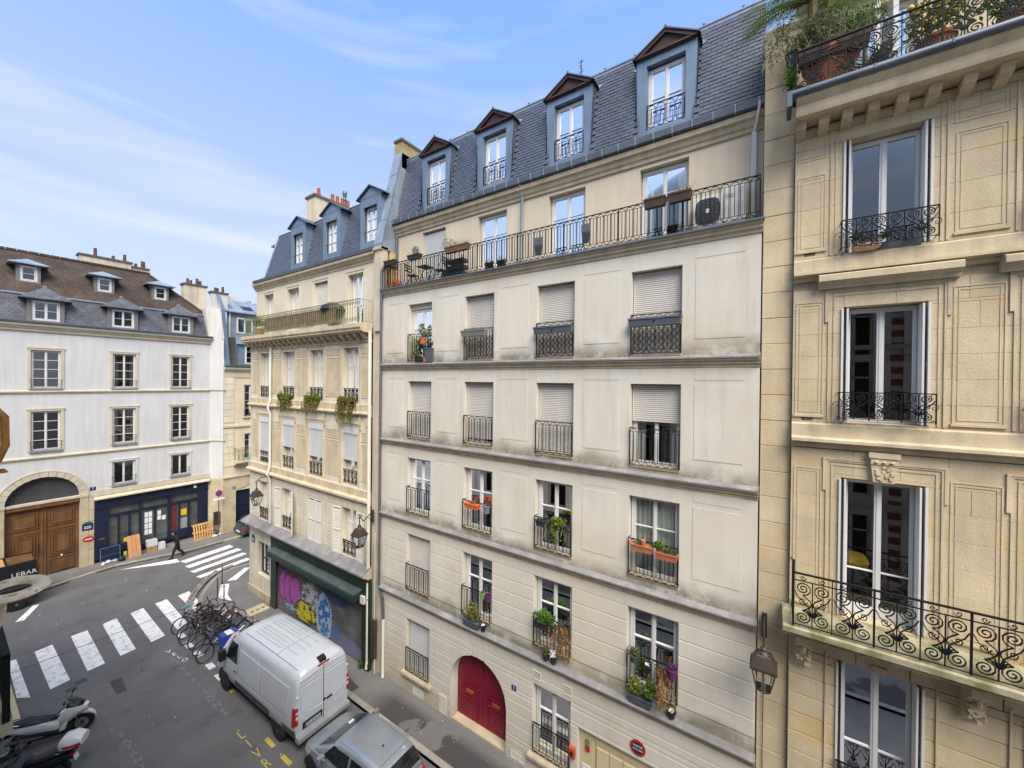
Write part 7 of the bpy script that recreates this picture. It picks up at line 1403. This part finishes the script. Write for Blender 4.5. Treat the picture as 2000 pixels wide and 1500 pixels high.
def grass(fr,a,n,z,k,ln,sp=(.05,.2),w_=.006,droop=.6): return blades(MB(),fr.p(a,n,z),k,ln,rp,sp,w_,droop)
def potted(label,fr,a,n,z,r,h,mat,fol,name='potted_plant',cat='plant',group=None):
    t=thing(name,label,cat,fr.p(a,n,z),0,group); mb=MB(); c=fr.p(a,n,z); mb.lathe([(r*.72,0),(r*.95,h*.86),(r*1.08,h*.87),(r*1.08,h),(r*.92,h),(r*.9,h*.88)],c.x,c.y,14,c.z); part('pot',mb,mat,t,40)
    for nm,m_,mt in fol: part(nm,m_,mt,t,fix=False)
    return t
# fifth floor balcony of B
def folding_chair(label,a,n,rz):
    t=thing('folding_chair',label,'chair',FB.p(a,n,15.66),rz,'folding chairs on the balcony')
    s=MB()
    for i in range(5): s.box(-.18+i*.075,-.12+i*.075,-.18,.18,.44,.455)
    part('seat',s,black,t,world=False); b=MB()
    for z in (.62,.74,.84): b.box(-.24,-.22,-.18,.18,z,z+.05)
    part('backrest',b,black,t,world=False)
    for y in (-.19,.19): part('leg',MB().bar((-.26,y,.9),(.2,y,0),.011),iron,t,world=False); part('leg',MB().bar((.16,y*.9,.44),(-.24,y*.9,0),.011),iron,t,world=False)
    return t
folding_chair('black folding chair left of the small balcony table',11.75,-.33,R(-80)); folding_chair('black folding chair right of the small balcony table',10.3,-.33,R(100))
tb=thing('folding_table','small brown folding table between two balcony chairs','table',FB.p(11.05,-.33,15.66)); part('table_top',MB(FB).box(10.8,11.3,-.58,-.08,16.33,16.35),wood_pan,tb)
for s in (-1,1): part('leg',MB(FB).bar((10.85,-.33+.2*s,15.67),(11.25,-.33+.2*s,16.33),.012).bar((11.25,-.33+.18*s,15.67),(10.85,-.33+.18*s,16.33),.012),iron,tb)
sd_=thing('plant_stand','dark tiered stand on the balcony below the wooden planter','stand',FB.p(9.4,-.25,15.66))
for z,h in ((15.67,.2),(15.95,.14),(16.2,.12)): part('crate',MB(FB).box(9.0,9.75,-.4,-.1,z,z+h),dark_pot,sd_)
part('post',MB(FB).bar((9.02,-.1,15.67),(9.02,-.1,16.4),.02).bar((9.72,-.1,15.67),(9.72,-.1,16.4),.02),iron,sd_)
planter('empty dark planter hung at the far left end of the black balcony rail',FB,12.1,12.75,.2,16.5,.17,dark_pot)
planter('dark planter with upright small shrub on the balcony rail',FB,10.75,11.4,.2,16.5,.17,dark_pot,foliage=[('foliage',ball(FB,11.05,.2,16.85,(.1,.22,.2),110,.04),leaf_pale),('stems',grass(FB,11.05,.2,16.65,22,.42,(.04,.2)),leaf_g)])
planter('long brown wooden planter with yellow grass on the balcony rail',FB,8.45,9.5,.2,16.42,.2,wood_pan,foliage=[('foliage',grass(FB,9.0,.2,16.6,90,.36,(.06,.48),.007),leaf_y),('trailing_leaves',strands(MB(),FB.p(8.9,.28,16.62),9,.25,.03,rp,.2),leaf_or)])
potted('tall wispy grey plant behind the wooden planter on the balcony',FB,9.75,-.1,15.66,.16,.3,dark_pot,[('foliage',blades(ball(FB,9.7,-.05,16.9,(.2,.3,.32),160,.028),FB.p(9.7,-.05,16.1),50,1.0,rp,(.05,.05),.005,.3),leaf_pale)])
for lab,a,z in (('slate grey pouch hung on the balcony rail left of the third door',5.83,15.78),('slate grey pouch hung on the balcony rail at the third door',4.32,15.86)):
    t=thing('hanging_pouch',lab,'pouch',FB.p(a,.12,z)); part('flap',MB(FB).box(a-.13,a+.13,.1,.15,z+.3,z+.52),grey_pot,t); part('pocket',MB(FB).prism([(a-.12,z+.28),(a+.12,z+.28),(a+.1,z),(a-.1,z)],'n',.1,.14),dark_pot,t)
for lab,a0,a1 in (('brown planter with dry spider plant, left of the pair at the fourth door',2.2,2.72),('brown planter with dry spider plant, right of the pair at the fourth door',1.62,2.14)):
    planter(lab,FB,a0,a1,.2,16.36,.22,brown_pot,foliage=[('foliage',grass(FB,(a0+a1)/2,.2,16.56,45,.3,(.06,.2),.007,.9),leaf_dry),('green_shoots',grass(FB,(a0+a1)/2,.2,16.56,14,.34,(.05,.15),.006),leaf_y)],group='brown planters at the fourth balcony door')
ac=thing('air_conditioner','white outdoor air conditioner with round black fan grille on balcony','air conditioner',FB.p(1.33,-.42,15.66)); part('casing',MB(FB).box(1.02,1.66,-.6,-.32,15.72,16.58),offwhite,ac); part('fan_grille',MB(FB).prism([(1.345+.27*math.copysign(abs(cos(2*pi*i/24))**.55,cos(2*pi*i/24)),16.2+.31*math.copysign(abs(sin(2*pi*i/24))**.55,sin(2*pi*i/24))) for i in range(24)],'n',-.32,-.3),grey_p,ac)
gr_=MB(FB)
for r_ in (.1,.16,.22,.27): gr_.tube([(1.345+r_*cos(2*pi*i/24),-.295,16.2+r_*1.05*sin(2*pi*i/24)) for i in range(24)],.006,4,True)
for i in range(12): gr_.bar((1.345,-.293,16.2),(1.345+.28*cos(pi*i/6),-.293,16.2+.3*sin(pi*i/6)),.004)
part('grille_wires',gr_,grey_p,ac); part('fan_hub',MB(FB).prism([(1.345+.055*cos(2*pi*i/14),16.2+.055*sin(2*pi*i/14)) for i in range(14)],'n',-.3,-.285),offwhite,ac); part('foot',MB(FB).box(1.05,1.63,-.58,-.34,15.66,15.72),grey_p,ac)
ac=thing('side_air_conditioner','white louvred air conditioner cabinet at the end of the balcony','air conditioner',FB.p(.75,-.42,15.66)); part('casing',MB(FB).box(.55,1.0,-.62,-.3,15.7,16.7),offwhite,ac); 
for i in range(14): part('louvre',MB(FB).box(.58,.72,-.3,-.292,15.8+i*.06,15.835+i*.06),white_shut,ac)
part('label',MB(FB).box(.78,.96,-.3,-.296,16.4,16.5),M('label_grey',(.35,.4,.42),.5),ac)
t=thing('sack','orange brown sack at the left end of the black balcony','sack',FB.p(12.6,-.3,15.66)); part('cloth',MB().lathe([(.1,0),(.2,.08),(.22,.25),(.14,.38),(.03,.42)],XB+.3,12.6,10,15.66),orange_p,t,60); part('tie',MB().lathe([(.05,.0),(.05,.03)],XB+.3,12.6,8,16.05),black,t)
t=thing('watering_can','pale blue watering can beside the orange sack on the balcony','watering can',FB.p(12.2,-.3,15.66)); part('body',MB().lathe([(.11,0),(.12,.2),(.09,.24)],XB+.3,12.2,10,15.66),M('can_blue',(.2,.35,.55),.4),t,50); part('spout',MB().bar((XB+.3,12.1,15.75),(XB+.3,11.95,15.95),.018),bpy.data.materials['can_blue'],t); part('handle',MB().tube([(XB+.3,12.3,15.7),(XB+.3,12.4,15.82),(XB+.3,12.27,15.92)],.012,5),bpy.data.materials['can_blue'],t)
# fourth floor of B
planter('dark pot on the balcony window ledge under the climbing plant',FB,10.75,11.2,-.02,12.69,.22,M('pot_green',(.03,.05,.035),.6),foliage=[('foliage',ball(FB,10.95,.0,13.25,(.14,.3,.45),260,.055),leaf_g),('climber',ball(FB,10.9,-.02,13.9,(.12,.25,.35),150,.05),leaf_y),('trailing_leaves',strands(MB(),FB.p(11.2,.12,13.65),8,.8,.05,rp,.1),leaf_y),('yellow_leaves',ball(FB,11.05,.08,12.98,(.08,.18,.14),50,.07),leaf_or)],cat='plant',name='climbing_plant')
potted('orange pot on the window ledge beside the grey tall pot',FB,10.66,.02,12.69,.1,.2,terracotta,[('foliage',ball(FB,10.66,.02,13.0,(.12,.14,.14),60,.05),leaf_or)])
potted('orange flower pot hanging in the climbing plant window',FB,10.68,.12,13.36,.13,.2,orange_p,[('foliage',ball(FB,10.6,.1,13.7,(.13,.2,.22),90,.05),leaf_y)])
planter('tall grey square planter on the window ledge right of climbing plant',FB,10.22,10.58,.0,12.7,.5,grey_pot,foliage=[('foliage',ball(FB,10.4,.0,13.35,(.12,.18,.25),90,.05),leaf_ol)],w_=.26)
planter('grey rail planter full of dry pinkish grass',FB,7.75,8.75,.16,13.5,.2,M('pot_greygreen',(.17,.18,.17),.6),foliage=[('foliage',blades(MB(),FB.p(8.2,.16,13.7),150,.2,rp,(.06,.42),.005,.8),leaf_pink)])
for lab,c in (('left of two slate grey empty planters on the third rail of the upper row',5.62),('right of two slate grey empty planters on the third rail of the upper row',4.98)): planter(lab,FB,c-.3,c+.3,.15,13.42,.2,grey_pot)
for lab,c in (('left of two slate grey empty planters on the widest upper window rail',2.78),('right of two slate grey empty planters on the widest upper window rail',2.13)): planter(lab,FB,c-.31,c+.31,.15,13.44,.2,grey_pot)
# second floor
planter('orange oval planter with reddish seedlings on the second window rail',FB,7.97,8.55,.14,7.76,.17,orange_p,foliage=[('foliage',ball(FB,8.25,.14,7.98,(.06,.2,.06),50,.03),leaf_dry)])
potted('grey round pot hooked on the rail beside the orange planter',FB,7.66,.14,7.72,.13,.25,M('pot_midgrey',(.14,.15,.18),.6),[('foliage',ball(FB,7.66,.14,7.99,(.05,.06,.04),10,.03),leaf_g)])
planter('dark brown planter with trailing yellow green plant on the third window rail',FB,4.75,5.78,.14,7.74,.19,dark_pot,foliage=[('foliage',ball(FB,5.05,.18,8.0,(.16,.36,.16),230,.055),leaf_y),('trailing_leaves',strands(MB(),FB.p(5.1,.27,7.95),14,.55,.045,rp,.18,(-.2,0,0)),leaf_y)])
planter('terracotta planter with sparse seedlings, left of the two on the fourth rail',FB,2.42,2.98,.14,7.72,.18,terracotta,foliage=[('foliage',ball(FB,2.75,.14,7.95,(.06,.2,.07),40,.035),leaf_g),('small_pot',MB().lathe([(.05,0),(.065,.12)],XB-.14,2.66,10,7.9),terracotta)])
planter('terracotta planter with fresh green herbs, right of the two on the fourth rail',FB,1.84,2.36,.14,7.66,.18,terracotta,foliage=[('foliage',ball(FB,2.3,.14,7.98,(.12,.17,.13),120,.05),leaf_b),('grass',grass(FB,2.02,.14,7.82,90,.3,(.05,.14)),leaf_g)])
# first floor
planter('slate blue planter with round yellow green bush on the ledge',FB,7.95,8.62,.08,3.78,.2,grey_pot,foliage=[('foliage',ball(FB,8.22,.1,4.3,(.24,.34,.38),420,.05),leaf_y),('white_flowers',ball(FB,8.05,.14,4.45,(.2,.3,.3),16,.02),flower_w)])
potted('purple flower pot hooked on the second first floor rail',FB,7.57,.12,4.86,.1,.2,purple_p,[('foliage',ball(FB,7.57,.12,5.1,(.1,.1,.08),40,.04),purple_p)])
potted('green flower pot hooked on the second first floor rail',FB,7.8,.12,4.88,.09,.18,M('pot_lime',(.2,.32,.08),.5),[('foliage',ball(FB,7.8,.12,5.1,(.08,.09,.06),25,.035),leaf_b)])
potted('small black pot with a white flower lying on the ledge',FB,7.8,.06,3.8,.09,.14,black,[('white_flower',ball(FB,7.8,.08,4.0,(.07,.08,.03),30,.03),flower_w)])
planter('dark planter with dense bright green bush on the third rail',FB,5.1,5.8,.16,4.74,.2,dark_pot,foliage=[('foliage',ball(FB,5.45,.18,5.12,(.22,.42,.24),420,.05),leaf_b)])
def hanging(label,a,z,ln): 
    t=thing('hanging_plant',label,'plant',FB.p(a,.16,z)); part('foliage',strands(leaves(MB(),FB.p(a,.18,z),(.12,.16,.14),90,.05,rp),FB.p(a,.2,z),20,ln,.05,rp,.15,(-.1,0,0)),leaf_dry,t,fix=False); part('pot',MB().lathe([(.08,0),(.1,.14)],XB-.14,a,10,z-.05),dark_pot,t)
hanging('orange brown withered plant hanging on the third first floor rail',4.93,4.98,.85); hanging('orange brown withered plant hanging on the wide first floor rail',2.17,4.92,.95)
potted('round pot of white flowers on the ledge under the withered plant',FB,5.2,.06,3.8,.1,.16,dark_pot,[('white_flowers',ball(FB,5.2,.1,4.1,(.13,.15,.14),110,.035),flower_w)])
potted('small dull green plant on the ledge beside the white flowers',FB,5.46,.06,3.8,.1,.15,dark_pot,[('foliage',ball(FB,5.46,.08,4.06,(.12,.14,.14),110,.035),leaf_ol)])
planter('slate blue planter with bushy lime green plant on the ledge',FB,2.42,3.0,.08,3.78,.2,grey_pot,foliage=[('foliage',ball(FB,2.82,.12,4.25,(.2,.22,.32),260,.05),leaf_y),('foliage_right',ball(FB,2.45,.14,4.3,(.18,.2,.34),230,.05),leaf_b),('white_flowers',ball(FB,2.75,.2,4.4,(.16,.3,.3),18,.018),flower_w)])
potted('round basket of small green leaves hooked at the rail end',FB,2.86,.14,4.86,.13,.18,M('basket_green',(.05,.07,.04),.7),[('foliage',ball(FB,2.86,.14,5.12,(.17,.2,.15),190,.035),leaf_ol)])
potted('black pot with one white flower hooked on the wide rail',FB,2.52,.13,4.72,.1,.16,black,[('white_flower',ball(FB,2.52,.16,4.93,(.06,.08,.03),26,.03),flower_w)])
potted('purple flower pot hooked on the wide first floor rail',FB,1.94,.13,4.8,.12,.24,purple_p,[('foliage',ball(FB,1.94,.13,5.08,(.11,.12,.09),60,.04),purple_p)])
potted('dark pot with a white flower low on the ledge right end',FB,1.95,.06,3.8,.1,.14,black,[('white_flower',ball(FB,1.95,.09,3.99,(.08,.09,.03),34,.035),flower_w)])
# trailing plants of D
for lab,a,mt1,mt2 in (('trailing golden green plant under the second window of the stone house',20.45,leaf_y,leaf_or),('trailing golden green plant under the third window of the stone house',17.9,leaf_y,leaf_or),('ragged reddish and green trailing plant under the fourth window of the stone house',15.2,leaf_or,leaf_or)):
    t=thing('trailing_plant',lab,'plant',FD.p(a,.1,11.0)); box_planter(t,FD,a-.5,a+.5,.0,.18,10.98,11.16,dark_pot); mb=MB()
    for da in (-.32,.3): leaves(mb,FD.p(a+da,.15,11.2-.1),(.2,.34,.3),230,.075,rp)
    part('foliage',mb,mt1,t,fix=False); m2=MB(); 
    for da in (-.36,.25): strands(m2,FD.p(a+da,.25,11.0),14,.6 if a>16 else 1.0,.07,rp,.18)
    part('trailing_leaves',m2,mt2,t,fix=False)
t=thing('parasol','folded black parasol top on the green balcony','parasol',FD.p(16.3,.1,14.36)); part('canopy',MB(FD).lathe([(.55,0),(.45,.18),(.2,.32),(.02,.36)],16.3,.1,10,15.1),black,t,40); part('pole',MB(FD).bar((16.3,.1,14.34),(16.3,.1,15.1),.02),iron,t)
potted('leafy green plant at the far end of the green balcony',FD,23.3,.1,14.36,.2,.4,terracotta,[('foliage',ball(FD,23.3,.15,15.1,(.3,.5,.35),160,.09),leaf_g),('blades',grass(FD,22.6,.15,14.9,24,1.2,(.1,.3),.012,.5),leaf_ol)])
tag(part('bottle',MB(FE).lathe([(.09,0),(.09,.35),(.04,.45)],14.25,.4,8,5.62),M('bottle_green',(.1,.5,.12),.4)),'bright green bottle on the side street balcony','bottle')
# upper terrace of C
bp=potted('huge terracotta pot behind the top balcony rail',FC,-.9,.1,17.68,.43,.85,terracotta,[('foliage',ball(FC,-.7,.1,19.1,(.4,.55,.45),420,.06),leaf_ol),('stems',grass(FC,-.8,.1,18.5,60,1.1,(.2,.3),.008,.4),leaf_ol)])
planter('long brown trough with grey green shrubs on the top balcony rail',FC,-1.45,-.36,.42,18.34,.26,M('trough_brown',(.085,.04,.03),.6),foliage=[('foliage',ball(FC,-.75,.42,19.0,(.35,.5,.42),460,.05),leaf_ol),('foliage_right',ball(FC,-1.35,.4,18.85,(.3,.4,.3),280,.05),leaf_g),('spikes',grass(FC,-1.0,.45,18.6,120,.75,(.12,.55),.008,.7),leaf_pale)],w_=.28)
def palm(label,c,k,ln,seed,az=None):
    rg=random.Random(seed); t=thing('palm',label,'plant',c); part('trunk',MB().lathe([(.09,-.9),(.08,0)],c[0],c[1],8,c[2]),wood_pan,t); fm=MB()
    for i in range(k):
        a=rg.uniform(0,2*pi) if az is None else rg.gauss(az,.6); el=rg.uniform(.15,1.0); L_=ln*rg.uniform(.75,1.1); d=Vector((cos(a),sin(a),0)); pts=[]
        for j in range(9): u=j/8; pts.append(Vector(c)+d*(L_*u*cos(el))+Vector((0,0,L_*(u*sin(el)-.62*u*u))))
        fm.tube(pts,[.014*(1-.8*j/8) for j in range(9)],3)
        for j in range(1,8):
            for q in (0,.33,.66):
                p=pts[j]+(pts[j+1]-pts[j])*q; dr=(pts[j+1]-pts[j]).normalized(); sd=dr.cross(Vector((0,0,1))).normalized()
                for s in (-1,1):
                    e=p+(dr*.55+sd*s*.75+Vector((0,0,-.45)))*(.34*(1-abs(j/8-.45)*.8)); w_=dr*.012; fm.add([p-w_,p+w_,e],[(0,1,2)])
    part('frond',fm,leaf_palm,t,fix=False); return t
palm('fan of palm fronds arching over the party wall top',(10.25,-.62,20.0),17,1.65,5,pi/2+.45); palm('grey green palm on the top balcony above the big pot',(10.3,-.85,19.7),14,1.1,9)
potted('fern spilling over the left edge of the top balcony',FC,-.34,.35,17.68,.12,.3,dark_pot,[('foliage',ball(FC,-.26,.45,18.15,(.2,.16,.32),260,.045),leaf_b)])
potted('thin willowy shrub hanging over the stone party wall',FC,-.28,.1,18.6,.12,.3,dark_pot,[('foliage',strands(ball(FC,-.15,.3,19.35,(.25,.35,.5),200,.045),FC.p(.0,.4,19.2),14,.8,.045,rp,.2),leaf_pale),('stems',grass(FC,-.2,.2,18.9,40,.9,(.1,.15),.005,.6),leaf_ol)])
lt=potted('lemon tree with yellow fruit behind the top balcony rail',FC,-2.35,.2,17.68,.25,.45,terracotta,[('foliage',ball(FC,-2.35,.3,18.5,(.35,.6,.5),480,.06),leaf_y)]); lm=MB()
for i in range(9): lm.lathe([(.01,0),(.04,.03),(.045,.06),(.01,.1)],10.1-.3-rp.uniform(.1,.3),-2.35+rp.uniform(-.45,.45),8,18.1+rp.uniform(0,.5))
part('lemon',lm,flower_y,lt,60)
potted('dense green shrub on the top balcony at the right',FC,-3.3,.2,17.68,.25,.4,terracotta,[('foliage',ball(FC,-3.2,.25,18.5,(.35,.6,.5),420,.06),leaf_g)])
potted('striped grey leaved plant beside the big pot',FC,-1.55,.3,17.68,.15,.3,dark_pot,[('foliage',grass(FC,-1.5,.35,17.95,70,.6,(.1,.2),.02,.8),leaf_pale)])
t=thing('terrace_door','white terrace door leaf standing open on the top balcony','door',FC.p(-1.9,-.2,17.65)); t['kind']='thing'; part('frame',MB(FC).box(-2.0,-1.92,-.9,-.5,17.65,19.9).box(-1.72,-1.64,-.5,-.45,17.65,19.9),white,t); part('pane',MB(FC).quad((-1.96,-.88,17.8),(-1.96,-.52,17.8),(-1.96,-.52,19.8),(-1.96,-.88,19.8)),glass,t,fix=False)
# window ledge oddments of C
sb_=thing('paper_bag','crumpled patterned bag with pink and gold stuffed under the window grille','bag',FC.p(-1.5,.06,14.6)); mb=MB().lathe([(.06,0),(.1,.03),(.11,.08),(.07,.13),(.01,.15)],XC-.08,-1.48,10,14.6,1,2.1); part('bag',mb,M('bag_gold',(.55,.36,.2),.5,.3,8,stain=(.5,.05,.2),stain_amt=.8,stain_s=9),sb_,60)
part('crumple',leaves(MB(),FC.p(-1.42,.1,14.72),(.07,.2,.06),30,.05,rp),bpy.data.materials['bag_gold'],sb_,fix=False)
bx_=thing('plant_tray','grey window box with small leafy plants behind the top grille','planter',FC.p(-1.95,.06,14.6)); part('pot',MB(FC).box(-2.25,-1.62,-.1,.05,14.6,14.72),grey_pot,bx_); part('foliage',leaves(MB(),FC.p(-1.65,.1,14.82),(.07,.5,.08),90,.04,rp),leaf_or,bx_,fix=False)
